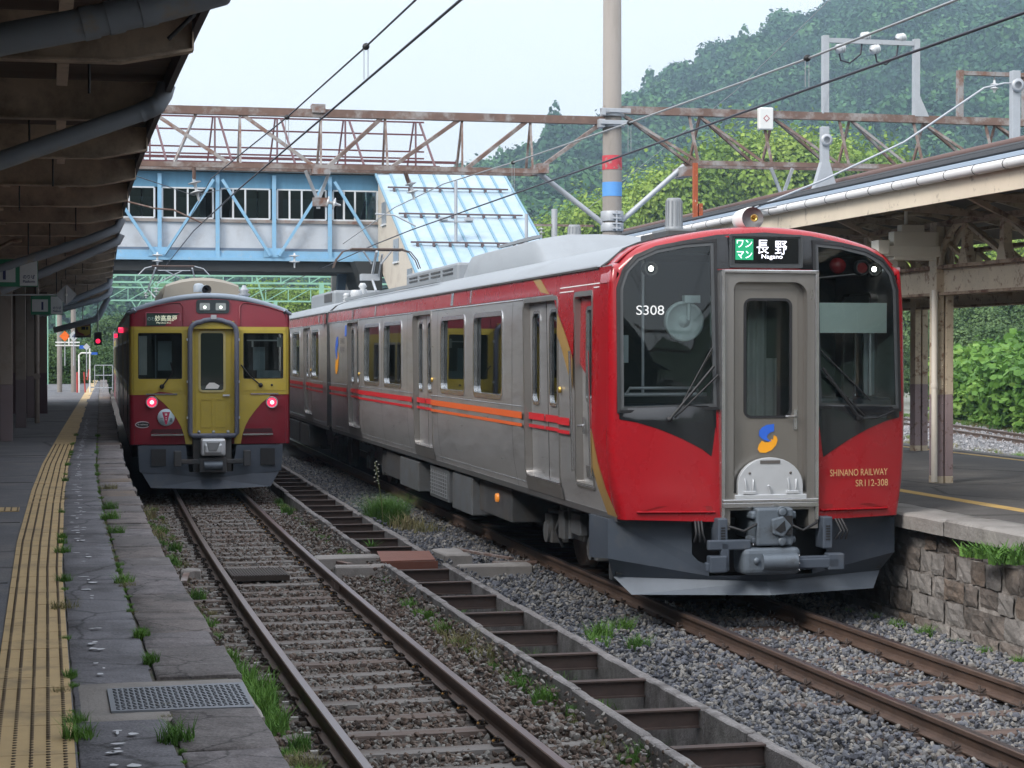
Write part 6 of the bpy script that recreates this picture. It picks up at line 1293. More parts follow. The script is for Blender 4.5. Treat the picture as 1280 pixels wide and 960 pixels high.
for X_ in (ROW1, ROW2):
    for yc in cols1:
        m = M()
        for q in (-.06, .06): 
            m.box(Cp(X_+q-.048, yc, 0)[0], Cp(X_+q+.048, yc, 0)[0], yc-20-.09, yc-20+.09, 1.92, 3.9, 0); m.box(Cp(X_+q-.048, yc, 0)[0], Cp(X_+q+.048, yc, 0)[0], yc-20-.09, yc-20+.09, .98, 1.92, 1)
            m.box(Cp(X_+q-.049, yc, 0)[0], Cp(X_+q+.049, yc, 0)[0], yc-20-.093, yc-20+.093, .89, .98, 0)
        for z in np.arange(1.15, 3.0, .22): [m.lathe([(.0001, -.008), (.009, -.006), (.012, 0)], (Cp(X_+q, yc, 0)[0], yc-20-.09, z), 'y', 6, 1 if z < 1.9 else 0) for q in (-.025, .025)]
        m.box(Cp(X_-.03, yc, 0)[0], Cp(X_+.03, yc, 0)[0], yc-20-.04, yc-20+.04, .9, 3.9, 2)
        m.build('column', [CBE, PUR, CBR], rc, bev=.006)
    y = Y0c+.5; brs = M(); pst = M(); k = 0
    for yc in cols1:
        for q in (-1, 1):      # curved knee braces along the girder
            for dx in (-.06, .06): brs.tube([Cp(X_+dx, yc+q*(.12+.75*(1-cos(a))), 3.40-.0+.5*sin(a)) for a in np.linspace(0, pi/2, 7)], .035, 6)
    for k in range(96):
        y = Y0c+.9+.93*k
        if min(abs(y-c) for c in cols1) < .45: continue
        pst.box(Cp(X_-.05, y, 0)[0], Cp(X_+.05, y, 0)[0], y-20-.045, y-20+.045, 3.4, 3.86); pst.poly([Cp(X_-.055, y-.12, 3.4), Cp(X_-.055, y+.12, 3.4), Cp(X_-.055, y+.045, 3.58), Cp(X_-.055, y-.045, 3.58)], (.11, 0, 0)); brs.beam(Cp(X_, y, 3.44), Cp(X_, y+.9, 3.84), .06, .04)
    pst.add(brs.v, brs.f); pst.build('lattice_web', [CBE], rc)
for k in range(int((Y1c-Y0c)/1.7)):     # rafters with arched braces across the platform
    y = Y0c+.3+1.7*k; m = M()
    m.beam(Cp(8.70, y, 4.10), Cp(RID, y, 4.80), .07, .10); m.beam(Cp(14.4, y, 4.10), Cp(RID, y, 4.80), .07, .10); m.beam(Cp(8.72, y, 3.98), Cp(ROW1, y, 3.90), .05, .07)
    if k % 2 == 0: m.tube([Cp(ROW1+1.5*(1-cos(a)), y, 3.4+.9*sin(a)) for a in np.linspace(0, pi/2, 8)], .035, 6); m.tube([Cp(ROW2-1.5*(1-cos(a)), y, 3.4+.9*sin(a)) for a in np.linspace(0, pi/2, 8)], .035, 6); m.beam(Cp(ROW1, y, 3.45), Cp(8.75, y, 4.02), .05, .05)
    m.beam(Cp(ROW1, y, 3.25), Cp(ROW2, y, 3.25), .07, .12); m.build('rafter', [CBR], rc)
for x, z in ((9.2, 4.2), (10.7, 4.55), (12.3, 4.55), (13.6, 4.25)): M().grid([[Cp(x-.03, y, z), Cp(x+.03, y, z), Cp(x+.03, y, z+.06)] for y in ys], 0, False).build('purlin', [CBR], rc)
dp = M(); dp.tube([Cp(ROW1-.145, 20.72, .92), Cp(ROW1-.145, 20.72, 3.12)], .035, 12).tube([Cp(ROW1-.145, 20.72, 2.0), Cp(ROW1-.145, 20.72, 2.05)], .042, 12); tag(dp.build('downpipe', [mat('pipe_cream', (.74, .68, .60), .6, 0, .06, 3)]), None) ; d_ = bpy.data.objects['downpipe']; d_.parent = rc
m = M()
for k in range(4): m.box(Cp(ROW1+.15, 0, 0)[0]+.3, Cp(ROW1+.3, 0, 0)[0]+.3, -3.6-1.1*k, -2.8-1.1*k, 3.0, 3.05)
m.build('strip_light', [mat('tube_green', (.45, .6, .52), .4)], rc)
# stepped cream box and hanging gear beside the near column
bx = thing('loudspeaker_box', 'stepped cream metal box hung under the right canopy beside the near column', 'loudspeaker box', (9.5, 20.6, 3.45))
m = M()
for k, (a, b, z0, z1) in enumerate(((-.36, -.22, .06, .22), (-.26, .40, .04, .16), (-.16, .36, .0, .32), (-.06, .22, .1, .40), (0.28, .40, .12, .32))): m.box(a, b, -.1+.012*k, .1-.012*k, z0, z1)
m.tube([(.02, 0, .38), (.02, 0, .62)], .02, 6); m.build('housing', [mat('box_cream', (.82, .77, .66), .6, 0, .06, 3)], bx, bev=.006)
for (x, y, z, lab) in ((12.66, 24, 4.72, 'grey galvanised post on a flared foot standing on the right canopy roof, rightmost'), (11.18, 27, 4.70, 'thinner galvanised post on a flared foot on the canopy roof under the tall frame')):
    q = thing('roof_post', lab, 'roof post', (x, y, z)); h = 1.45 if x > 12 else 1.02
    m = M(); m.box(-.06, .06, -.05, .05, 0, h); m.build('post', [GALV], q, bev=.008); m = M(); m.poly([(-.2, -.06, .05), (.2, -.06, .05), (.06, -.06, .5), (-.06, -.06, .5)], (0, .12, 0)); m.box(-.24, .24, -.15, .15, 0, .06); m.build('foot', [GALV], q); m = M(); m.lathe([(.05, -.03), (.09, -.03), (.09, 0), (.05, 0)], (0, -.07, h-.2), 'y', 14); m.build('ring', [GALV], q)
tag(M().box(10.17, 10.235, 29.96, 30.04, 4.5, 5.45).box(10.26, 10.32, 29.96, 30.06, 4.6, 4.8).build('rusty_post', [RUSTR]), 'short bright rusty stub post behind the roof of the red train', 'post')
fp = thing('lamp_mast', 'distant grey pole with a crossbar of two insulators beyond the red train', 'mast', (18.35, 70, .0)); M().tube([(0, 0, 0), (0, 0, 7.7)], .11, 10).build('post', [GALV], fp); m = M(); m.beam((-1.6, 0, 7.1), (1.5, 0, 7.1), .1, .08); m.build('crossbar', [RUST], fp)
for x in (-.5, .62): insul((x, 0, 6.98), (0, 0, -1), 2, .13, .13, fp)

# ================================================================= LEFT CANOPY
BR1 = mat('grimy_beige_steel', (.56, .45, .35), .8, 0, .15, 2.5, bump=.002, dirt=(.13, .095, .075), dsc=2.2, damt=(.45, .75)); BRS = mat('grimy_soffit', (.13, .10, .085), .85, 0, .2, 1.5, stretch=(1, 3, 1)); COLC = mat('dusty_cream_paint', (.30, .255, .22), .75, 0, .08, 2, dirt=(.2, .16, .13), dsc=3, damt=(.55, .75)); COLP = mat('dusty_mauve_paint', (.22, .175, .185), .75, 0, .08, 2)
PIPE = mat('grey_drain_pipe', (.24, .27, .31), .5, 0, .12, 3, dirt=(.28, .25, .21), dsc=3, damt=(.56, .66))
lc = thing('platform_canopy', 'grimy brown canopy with cantilevered rafters hanging over the left platform', 'platform canopy', (-1, 20, 0))
def Kp(x, y, z): return (x+1+S(y), y-20, z)
yk = list(np.arange(-31., 63.6, 1.5)); m = M()
xsR = np.arange(-4.4, .80, .13)
m.grid([[Kp(x, y, 4.26+(.022 if i % 2 else 0)+.02*(x+1)) for i, x in enumerate(xsR)] for y in yk], 0, False) if False else None
for i in range(int(78/.13)):
    pass
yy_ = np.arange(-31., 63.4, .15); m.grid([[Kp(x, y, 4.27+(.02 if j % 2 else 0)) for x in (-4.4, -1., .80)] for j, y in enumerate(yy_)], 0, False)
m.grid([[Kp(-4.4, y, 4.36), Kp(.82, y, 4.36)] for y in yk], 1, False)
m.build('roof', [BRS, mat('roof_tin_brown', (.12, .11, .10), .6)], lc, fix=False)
m = M(); m.grid([[Kp(.80, y, 4.16), Kp(.84, y, 4.16), Kp(.86, y, 4.38), Kp(.80, y, 4.38), Kp(.80, y, 4.16)] for y in yk], 0, False); m.build('edge_gutter', [mat('gutter_dark', (.07, .065, .075), .6, 0, .12, 3)], lc)
k = 0; y = 5.5-2.72*13
while y < 63:
    m = M(); w_ = .012
    prof = [(-4.2, 3.99), (.42, 4.0), (.80, 4.075), (.80, 4.25), (-4.2, 4.25)]
    m.poly([Kp(x, y-w_, z) for x, z in prof], (0, 2*w_, 0))
    m.beam(Kp(-4.2, y, 3.985), Kp(.42, y, 3.995), .012, .012); 
    for a, b in (((-4.2, 3.985), (.42, 3.995)), ((.42, 3.995), (.80, 4.07))):
        m.poly([Kp(a[0], y-.055, a[1]), Kp(b[0], y-.055, b[1]), Kp(b[0], y+.055, b[1]), Kp(a[0], y+.055, a[1])], (0, 0, -.014))
    m.poly([Kp(.80, y-.055, 4.06), Kp(.81, y-.055, 4.06), Kp(.81, y+.055, 4.06), Kp(.80, y+.055, 4.06)], (0, 0, .20))
    o = m.build('rafter', [BR1], lc); y += 2.72
for x, z, h in ((-.72, 4.12, .12), (-2.6, 4.12, .12)): M().grid([[Kp(x-.04, y, z), Kp(x-.04, y, z+h), Kp(x+.04, y, z+h), Kp(x+.04, y, z), Kp(x-.04, y, z)] for y in yk], 0, False).build('purlin', [BR1], lc)
m = M()
for k in range(20):
    for x in (.12, -.45): m.box(Kp(x-.035, 7.2+2.72*k, 0)[0], Kp(x+.035, 7.2+2.72*k, 0)[0], 7.2+2.72*k-20-.5, 7.2+2.72*k-20+.5, 4.14, 4.26)
m.build('purlin_bracket', [BR1], lc)
for yc in [9.7+6.2*k for k in range(-6, 8)]:
    X_ = -1.02; m = M()
    for q0, q1, mi in ((.89, 1.86, 1), (1.86, 3.98, 0)):
        m.box(Kp(X_-.105, yc, 0)[0], Kp(X_+.105, yc, 0)[0], yc-20-.105, yc-20+.105, q0, q1, mi)
    m.build('column', [COLC, COLP], lc, bev=.012)
    M().tube([Kp(X_+.5*(1-cos(a)), yc, 3.45+.53*sin(a)) for a in np.linspace(0, pi/2, 6)], .03, 6).build('knee_brace', [BR1], lc)
for pts, r in (([(.85, 9.0, 4.2), (.80, 9.2, 4.08), (.57, 9.2, 4.01), (.17, 9.2, 3.9), (-.18, 9.2, 3.82), (-.9, 9.3, 3.60)], .075), ([(.82, 13.5, 4.22), (.80, 13.5, 4.15), (.76, 13.5, 4.08), (.66, 13.5, 4.03), (-.27, 13.5, 3.68), (-1.0, 13.6, 3.4)], .062), ([(1.0, 26, 4.15), (.95, 26, 4.02), (.57, 26, 3.86), (-.53, 26, 3.48), (-.8, 26, 3.4)], .06), ([(1.12, 29.5, 4.15), (1.08, 29.5, 4.05), (-.04, 29.5, 3.55), (-.6, 29.5, 3.3)], .065), ([(1.51, 46, 4.1), (1.48, 46, 3.97), (1.27, 46, 3.86), (-.24, 46, 3.22)], .07), ([(1.65, 50, 4.05), (1.6, 50, 3.88), (1.38, 50, 3.74), (.41, 50, 3.46), (0, 50, 3.36)], .07), ([(1.95, 61, 4.1), (1.70, 61, 3.6), (1.58, 61, 3.42), (.31, 61, 3.08)], .09)):
    P = [(x+1, y-20, z) for x, y, z in pts]; pp = M().tube(P, r, 12).build('drain_pipe', [PIPE], lc)
    m = M()
    for f in (.25, .62, .9):
        i = 2 if len(P) > 4 else 1; a, b = Vector(P[i]), Vector(P[i+1]); c = a.lerp(b, f); d = (b-a).normalized()*.035; m.tube([tuple(c-d), tuple(c+d)], r*1.07, 12)
    m.build('pipe_collar', [PIPE], pp)
m = M(); m.tube([Kp(.74, 9.4, 4.14), Kp(.70, 9.4, 4.0), Kp(.58, 9.4, 3.88)], .012, 6); m.build('loose_cable', [RUBBER], lc)
for k in range(14):
    y = 11.+3.1*k; x = [.25, -.1, .05, -.3][k % 4]; m = M(); m.tube([Kp(x, y, 4.25), Kp(x, y, 3.82)], .008, 5); m.build('hanger_rod', [RUBBER], lc)
# building along the back of the left platform
sb_ = thing('station_building', 'brown walled station building in the shade behind the left platform', 'building', (-3.8, 40, 0))
def Sp(x, y, z): return (x+3.8+S(y), y-40, z)
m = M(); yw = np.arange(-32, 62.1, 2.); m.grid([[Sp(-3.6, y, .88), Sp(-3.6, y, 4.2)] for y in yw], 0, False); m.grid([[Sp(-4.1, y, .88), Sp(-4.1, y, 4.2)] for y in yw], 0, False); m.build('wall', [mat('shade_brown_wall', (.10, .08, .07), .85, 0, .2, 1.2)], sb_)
m = M()
for y in np.arange(8, 60, 5.): m.box(Sp(-3.6, y, 0)[0]-.01, Sp(-3.6, y, 0)[0]+.03, y-40, y-40+1.6, 1.8, 3.0)
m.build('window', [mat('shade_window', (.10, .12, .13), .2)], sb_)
sh = thing('platform_shelter', 'narrow brown and plum panelled shelter at the far end of the left canopy', 'shelter', (.2, 54, 0))
M().box(-1.6, -.1, -4, 4.6, 1.9, 3.9, 0).box(-1.6, -.1, -4, 4.6, .89, 1.9, 1).build('wall', [mat('shelter_brown', (.17, .125, .105), .8, 0, .1, 2), mat('shelter_plum', (.105, .065, .075), .8, 0, .1, 2)], sh)
tag(M().tube([(-.13, 43, .9), (-.13, 43, 3.9)], .055, 10).tube([(-.13, 42.94, 1.9), (-.13, 43.06, 1.9)], .075, 8).build('downpipe', [COLC]), 'pale vertical drain pipe between the columns of the left canopy', 'pipe')
# signs
GRS = mat('sign_green', (.02, .16, .085), .5); SW = mat('sign_white', (.50, .52, .53), .4); NV = mat('navy_print', (.02, .025, .10), .5)
def psign(x0, x1, y, z0, z1, lab, numx, px_, k):
    q = thing('platform_sign', lab, 'sign', ((x0+x1)/2, y, z0), 0, 'platform number signs'); w_ = x1-x0; h = z1-z0
    m = M(); m.box(-w_/2, w_/2, -.03, .03, 0, h, 0); m.box(-w_/2+.02, w_*.03, -.034, -.03, h*.16, h*.80, 1); m.box(w_*.12, w_/2-.008, -.034, -.03, .012, h-.015, 1); m.build('panel', [GRS, SW], q)
    for x in (-w_*.35, w_*.3): M().tube([(x, 0, h), (x, 0, 4.1-z0)], .01, 5).build('hanger', [RUBBER], q)
    text('lettering', '1', NV, q, (numx, -.036, h*.46), UX, UZ, h=h*.42, bold=.05); text('lettering', 'のりば', NV, q, (w_*.31, -.036, h*.36), UX, UZ, width=w_*.25, h=h*.15, bold=.02); text('lettering', 'Platform', NV, q, (w_*.31, -.036, h*.19), UX, UZ, width=w_*.25, h=h*.10, bold=.02)
psign(-.66, -.06, 26, 3.25, 3.60, 'green and white hanging sign with a navy number 1, nearer and larger in the photo', -.12, 0, 1); psign(-.09-.12, .35, 36, 3.08, 3.42, 'green and white hanging sign with the number 1, farther back beside the diamond marker', -.08, 0, 2)
dm = thing('diamond_marker', 'grey diamond shaped marker plate on a horizontal arm under the left canopy', 'marker', (.34, 30, 3.265)); M().poly([(-.155, 0, 0), (0, 0, -.155), (.155, 0, 0), (0, 0, .155)], (0, .02, 0)).build('plate', [mat('marker_grey', (.24, .25, .265), .4, .1)], dm)
m = M(); m.tube([(-.15, .02, 0), (-.95, .02, -.01)], .013, 6); m.build('arm', [GALV], dm); m = M(); m.beam((0, -.004, -.12), (0, -.004, .12), .008, .03); m.lathe([(.0001, -.01), (.02, -.01)], (0, 0, 0), 'y', 8); m.build('mark', [mat('mark_pale', (.5, .5, .48), .5)], dm)
# far end of platform 1
tl = thing('signal_lamp', 'small signal with a lit red lamp hanging under the far end of the left canopy', 'signal', (1.6, 60, 2.8)); M().box(-.11, .11, 0, .15, -.17, .22).build('housing', [RUBBER], tl); M().lathe([(.0001, -.03), (.05, -.02), (.07, 0)], (0, 0, -.05), 'y', 14).build('lens', [mat('lit_red_rim')], tl); M().tube([(0, .07, .2), (0, .07, 1.3)], .02, 6).build('hanger', [GALV], tl)
mir = thing('platform_mirror', 'hanging mirror at the far end of the left canopy with a yellow and maroon train painted in as its reflection', 'station_mirror', (1.2, 62, 2.87)); M().box(-.24, .24, 0, .3, 0, .46).build('housing', [RUBBER], mir)
m = M(); m.box(-.21, .21, -.006, -.002, .04, .43, 0); m.poly([(-.21, -.012, .36), (.21, -.012, .36), (.21, -.012, .12), (.1, -.012, .06), (-.1, -.012, .1)], (0, .004, 0), 1); m.poly([(-.2, -.016, .2), (.05, -.016, .1), (.0, -.016, .06), (-.15, -.016, .12)], (0, .003, 0), 2); m.box(-.05, .07, -.018, -.014, .24, .34, 3); m.box(.09, .16, -.018, -.014, .24, .34, 3); m.build('face_plate', [mat('mirror_image_brown', (.15, .06, .05), .4), MUST, MAROON, RUBBER], mir); M().tube([(0, .1, .46), (0, .1, 1.3)], .02, 6).build('hanger', [GALV], mir)  # reflected train painted onto the mirror face in flat shapes
def dmark(x, y, z, r, c, lab, t_=None):
    q = thing('diamond_sign', lab, 'sign', (x, y, z)); M().poly([(-r, 0, 0), (0, 0, -r), (r, 0, 0), (0, 0, r)], (0, .03, 0)).build('plate', [c], q)
    if t_: text('lettering', t_, NV, q, (0, -.003, 0), UX, UZ, h=r*.9)
    M().tube([(0, .03, 0), (0, .03, -1.1)], .02, 6).build('post', [GALV], q)
dmark(.79, 75, 3.02, .2, mat('sign_orange', (.85, .16, .02), .5), 'orange diamond sign at the far end of the left platform'); dmark(1.11, 75, 3.02, .2, SW, 'white diamond sign with the number 4 at the far end of the platform', '4'); dmark(1.56, 74, 2.62, .13, SW, 'small white diamond sign beside the blue plate at the far end')
tag(M().box(1.32, 1.56, 75, 75.05, 2.55, 2.68).build('blue_sign', [mat('sign_blue', (.03, .12, .5), .5)]), 'small blue plate on the white rail frame at the far platform end', 'sign'); tag(M().box(1.75, 1.98, 75, 75.05, 2.33, 2.42).build('blue_sign', [mat('sign_blue')]), 'low blue plate on top of the white gate post at the far end', 'sign')
wf = thing('white_railing', 'white tubular frame with red striped posts at the far end of the left platform', 'railing', (1.2, 76, 1.47)); m = M()
for z in (1.2, 1.32): m.tube([(-.75, 0, z), (.15, 0, z)], .03, 6)
m.tube([(.12, 0, -.6), (.12, 0, .85), (.2, 0, .92), (.75, 0, .92)], .035, 6); m.tube([(.52, 0, -.6), (.52, 0, 1.1)], .035, 6); m.tube([(-.25, 0, 1.2), (-.25, 0, 1.5)], .03, 6); m.build('tube', [WHITE], wf); m = M(); m.tube([(.05, 0, -.6), (.05, 0, .2)], .04, 6); m.tube([(.35, 0, -.6), (.3, 0, .2)], .03, 6); m.tube([(.42, 0, -.1), (.5, 0, .3)], .03, 6); m.build('striped_post', [mat('red_post', (.45, .06, .05), .6)], wf)
gtf = thing('gate', 'low grey mesh gate closing the far end of the left platform', 'gate', (2.35, 80, .9)); m = M(); [m.tube([(-.35, 0, z), (.35, 0, z)], .02, 6) for z in (.1, .6, 1.0)]; [m.tube([(x, 0, 0), (x, 0, 1.0)], .02, 6) for x in (-.35, 0, .35)]; m.build('frame', [GALV], gtf)
for x, lab in ((.61, 'grey concrete pole at the far end of the left platform, left one'), (1.13, 'grey concrete pole behind the white frame at the far platform end')): tag(M().tube([(x, 77, .5), (x, 77, 4.2)], .10, 10).build('utility_pole', [POLE]), lab, 'pole')
# pale green catenary portals beyond the bridge
GRN = mat('pale_green_steel', (.26, .50, .38), .6, 0, .08, 3)
for yy, zz_, lab in ((78, 5.45, 'nearest'), (96, 5.8, 'middle'), (122, 5.6, 'farthest')):
    q = thing('catenary_portal', 'pale green lattice portal over the tracks beyond the footbridge, the %s of three' % lab, 'portal', (6+S(yy), yy, 0)); m = M()
    for z in (0, .8): m.beam((-8, 0, zz_+z), (9, 0, zz_+z), .09, .09)
    m.build('beam', [GRN], q); m = M()
    for k in range(13): x = -8+1.4*k; m.beam((x, 0, zz_), (x, 0, zz_+.8), .05, .05); m.beam((x, 0, zz_), (x+1.4, 0, zz_+.8), .045, .045) if k < 12 else 0
    m.build('lattice', [GRN], q); m = M(); m.beam((5.2, 0, -.2), (5.2, 0, zz_), .22, .22); m.beam((-8, 0, -.2), (-8, 0, zz_), .22, .22); m.beam((-3.6, 0, zz_), (-3.3, 0, zz_-.5), .06); m.beam((-3.0, 0, zz_), (-3.3, 0, zz_-.5), .06); m.beam((.6, 0, zz_), (.9, 0, zz_-1.), .06); m.build('post', [GRN], q)
    insul((-3.3, 0, zz_-.5), (0, 0, -1), 2, .12, .12, q)

g2_ = clone(gt, (9.4, -9., 0), None, 'rusty lattice gantry behind the viewer, seen only as a reflection in the cab window')
# ================================================================= HILLS, TREES, PLANTS, HAZE
def qx(px): return math.tan(YAW+atan((px-640)/FPX))
# wooded mountain: real terrain a few hundred metres away
TAB = [(-1800, 30, 620), (-600, 26, 620), (0, 27, 600), (150, 29, 600), (300, 39, 600), (450, 48, 600), (550, 56, 600), (610, 61, 600), (660, 66, 600), (700, 71, 600), (735, 73, 600), (765, 80, 620), (784, 93, 650), (829, 105, 680), (862, 116, 700), (935, 125.5, 700), (1004, 134, 700), (1150, 150, 700), (1280, 163, 700), (1500, 182, 700), (2000, 200, 700), (3200, 210, 700)]
px_ = np.linspace(-1800, 3200, 420); hR = np.interp(px_, [t[0] for t in TAB], [t[1] for t in TAB]); yR = np.interp(px_, [t[0] for t in TAB], [t[2] for t in TAB]); qq = np.array([qx(p) for p in px_])
def terr(i, t):
    y = 300+(yR[i]-300)*t; x = qq[i]*y; base = hR[i]-11.5
    n1 = noise.noise(Vector((x*.011, y*.011, 3.)))*22+noise.noise(Vector((x*.03, y*.03, 7.)))*11
    prof = t**1.15; e = min(1, (1-t)*5)*min(1., t*4)
    return x, y, -.7+(base)*prof+n1*e*min(1., base/60)
m = M(); T_ = 46; m.grid([[terr(i, j/T_) for j in range(T_+1)]+[(qq[i]*(yR[i]+60*k), yR[i]+60*k, max(-.7, (hR[i]-11.5)*(1-.12*k)-.7)) for k in (1, 3, 6)] for i in range(0, 420)], 0)
tag(m.build('hills', mat('forest_floor', (.03, .045, .022), .95, 0, .3, .05)), kind='structure')
FOR = [randmat('deep_forest_leaves', [(.004, .018, .012), (.012, .045, .024), (.035, .10, .038), (.085, .185, .055)], .9, per=.05)]
protos = []
for k in range(6):
    lb = [(0, 0, 2.4, 3.6, 3.6, 3.2)]+[(random.uniform(-2.6, 2.6), random.uniform(-2.6, 2.6), random.uniform(1.6, 5.), 2., 2., 1.7) for _ in range(5)]
    vs, fs = leafcloud(2400, lb, .55, None, 100+k, flat=.45, shell=.72); protos.append(raw('c', vs, fs, FOR[0]))
for k in range(2):
    lb = [(0, 0, 2+1.3*j, 2.8-.42*j, 2.8-.42*j, 1.3) for j in range(6)]; vs, fs = leafcloud(1400, lb, .6, None, 130+k); protos.append(raw('c', vs, fs, FOR[0]))
P = []; r_ = np.random.default_rng(21)
for _ in range(30000):
    if len(P) > 7200: break
    fi = r_.uniform(130, 262); i = int(fi); t = r_.random()**.75*.93+.075; f = fi-i
    x, y, z = terr(i, min(1, t)); x2, y2, z2 = terr(i+1, min(1, t)); P.append((x+(x2-x)*f, y+(y2-y)*f, z+(z2-z)*f-1.2+r_.normal()*1.1))
P = np.array(P); R = np.zeros((len(P), 3)); R[:, 2] = r_.random(len(P))*6.28; idx = np.where(r_.random(len(P)) < .03, r_.integers(6, 8, len(P)), r_.integers(0, 6, len(P)))
tag(scatter('mountain_forest', P, R, (.75+1.5*r_.random(len(P))**2.0), protos, idx), 'dense blue-green broadleaf forest covering the mountainside', 'forest', kind='stuff')

BARK = mat('grey_brown_bark', (.10, .08, .065), .9, 0, .25, 4, bump=.02, bsc=8)
FRESH = randmat('fresh_green_leaves', [(.04, .085, .02), (.12, .20, .035), (.22, .33, .055), (.34, .44, .09)], .8, .25, per=.12)
MID = randmat('mid_green_leaves', [(.025, .055, .02), (.05, .10, .032), (.085, .145, .05), (.12, .19, .07)], .8, .2, per=.3)
def tree_proto(name, h, wdt, n, leaf, mt, seed, label, grp, loc):
    rd_ = random.Random(seed); root = thing(name, label, 'tree', loc, rd_.random()*6, grp)
    m = M(); m.tube([(0, 0, -.6), (.1, 0, h*.25), (.0, .1, h*.5), (.1, .0, h*.8)], [h*.022, h*.018, h*.012, h*.004], 8); lobes = []
    for k in range(13):
        a = rd_.random()*6.28; z = h*rd_.uniform(.30, .86); rr = wdt*rd_.uniform(.15, .62)*(1-.55*max(0, z/h-.5)*2); r0 = wdt*rd_.uniform(.26, .42)*(1-.35*(z/h-.3))
        c = (rr*cos(a), rr*sin(a), z); lobes.append((*c, r0, r0, r0*.8)); m.tube([(0, 0, z*.62), (c[0]*.5, c[1]*.5, z*.85), c], [h*.009, h*.006, h*.002], 5)
    lobes.append((0, 0, h*.62, wdt*.55, wdt*.55, h*.3)); m.build('trunk', [BARK], root)
    vs, fs = leafcloud(n, lobes, leaf, None, seed); me = bpy.data.meshes.new('crown'); me.from_pydata(vs, [], fs); me.materials.append(mt); link('crown', me, root); return root
g1 = 'fresh green trees rising behind the right canopy'
fresh = [tree_proto('broadleaf_tree', 18, 6.2, 24000, .27, FRESH, 31+k, 'fresh green leafy tree in the belt behind the gantry', g1, (60, 170, -.7)) for k in range(3)]
TOPS = [(640, 310, 165), (672, 292, 175), (700, 280, 168), (728, 262, 180), (755, 258, 165), (790, 243, 175), (815, 232, 168), (838, 226, 182), (862, 212, 166), (885, 196, 176), (908, 187, 170), (932, 180, 180), (955, 178, 168), (980, 182, 176), (1005, 185, 168), (1030, 190, 180), (1058, 190, 170), (1085, 193, 178), (1110, 200, 168), (1135, 212, 176), (1160, 222, 168), (1185, 225, 178), (1215, 228, 170), (1245, 232, 178), (1275, 236, 170)]
rd = random.Random(4)
for k, (px, py, Y_) in enumerate(TOPS):
    h = 2.4+.7+(441-py)/FPX*Y_*1.03; q = fresh[k % 3]; o = q if k < 3 else clone(q)
    o.location = (qx(px)*Y_, Y_, -.7); sc_ = h/18; o.scale = (max(.85, sc_), max(.85, sc_), sc_*1.14); o.rotation_euler = (0, 0, rd.random()*6.28)
# second, lower belt in front so that no bare ground shows, and trees under the bridge / beside the far end
for k, (px, py, Y_) in enumerate([(610, 330, 150), (660, 320, 140), (720, 300, 140), (780, 290, 145), (850, 270, 140), (1150, 262, 120), (1230, 262, 120), (1300, 250, 125), (300, 352, 150), (335, 343, 160), (372, 346, 150), (405, 350, 155), (425, 348, 150), (290, 380, 130), (345, 385, 125), (400, 378, 130), (255, 392, 140)]):
    h = 3.1+(441-py)/FPX*Y_; o = clone(fresh[k % 3], (qx(px)*Y_, Y_, -.7), rd.random()*6.28); sc_ = h/18; o.scale = (max(.42, sc_), max(.42, sc_), sc_)
g2 = 'mid green trees beyond the bushes and the platform end'
midt = [tree_proto('broadleaf_tree', 8, 3.0, 11000, .17, MID, 51+k, 'mid green tree in the thicket beyond the bushes and the platform end', g2, (40, 90, -.7)) for k in range(3)]
spots = [(1150, 365, 92), (1172, 372, 88), (1195, 372, 95), (1215, 362, 90), (1238, 372, 88), (1258, 360, 94), (1280, 350, 90), (1300, 345, 88), (1205, 395, 82), (1245, 398, 80), (1285, 392, 82), (1160, 400, 80), (1325, 350, 90), (55, 415, 105), (72, 408, 120), (88, 420, 112), (104, 425, 122), (118, 412, 135), (132, 395, 150), (140, 390, 165), (150, 385, 160), (98, 432, 100), (124, 430, 112), (136, 428, 120), (30, 400, 110), (165, 395, 170), (200, 398, 175), (235, 396, 170), (80, 436, 98), (145, 434, 125), (60, 434, 98)]
for k, (px, py, Y_) in enumerate(spots):
    h = 3.1+(441-py)/FPX*Y_; q = midt[k % 3]; o = q if k < 3 else clone(q); o.location = (qx(px)*Y_, Y_, -.7); sc_ = h/8; o.scale = (max(.5, sc_*.95), max(.5, sc_*.95), sc_); o.rotation_euler = (0, 0, rd.random()*6.28)
# knotweed bushes along the far track
KN = randmat('knotweed_leaves', [(.03, .075, .018), (.075, .17, .03), (.14, .28, .05), (.23, .37, .08)], .6, .3, per=.9)
g3 = 'large leaved bushes along the far track'; kn = []
for k in range(3):
    root = thing('leafy_bush', 'tall bright green large-leaved bush at the edge of the far track', 'bush', (30, 60, -.3), 0, g3); rd_ = random.Random(70+k); m = M(); lobes = []
    for j in range(11): a = rd_.random()*6.28; r0 = rd_.uniform(.1, 1.2); lobes.append((r0*cos(a), r0*sin(a), rd_.uniform(.5, 2.3), .62, .62, .5)); m.tube([(r0*cos(a)*.5, r0*sin(a)*.5, -.3), (r0*cos(a), r0*sin(a), lobes[-1][2])], [.025, .01], 5)
    m.build('stems', [mat('green_stem', (.12, .14, .05), .8)], root); vs, fs = leafcloud(1500, lobes, .22, None, 80+k, flat=.5, shell=.35); me = bpy.data.meshes.new('leaves'); me.from_pydata(vs, [], fs); me.materials.append(KN); link('leaves', me, root); kn.append(root)
k = 0
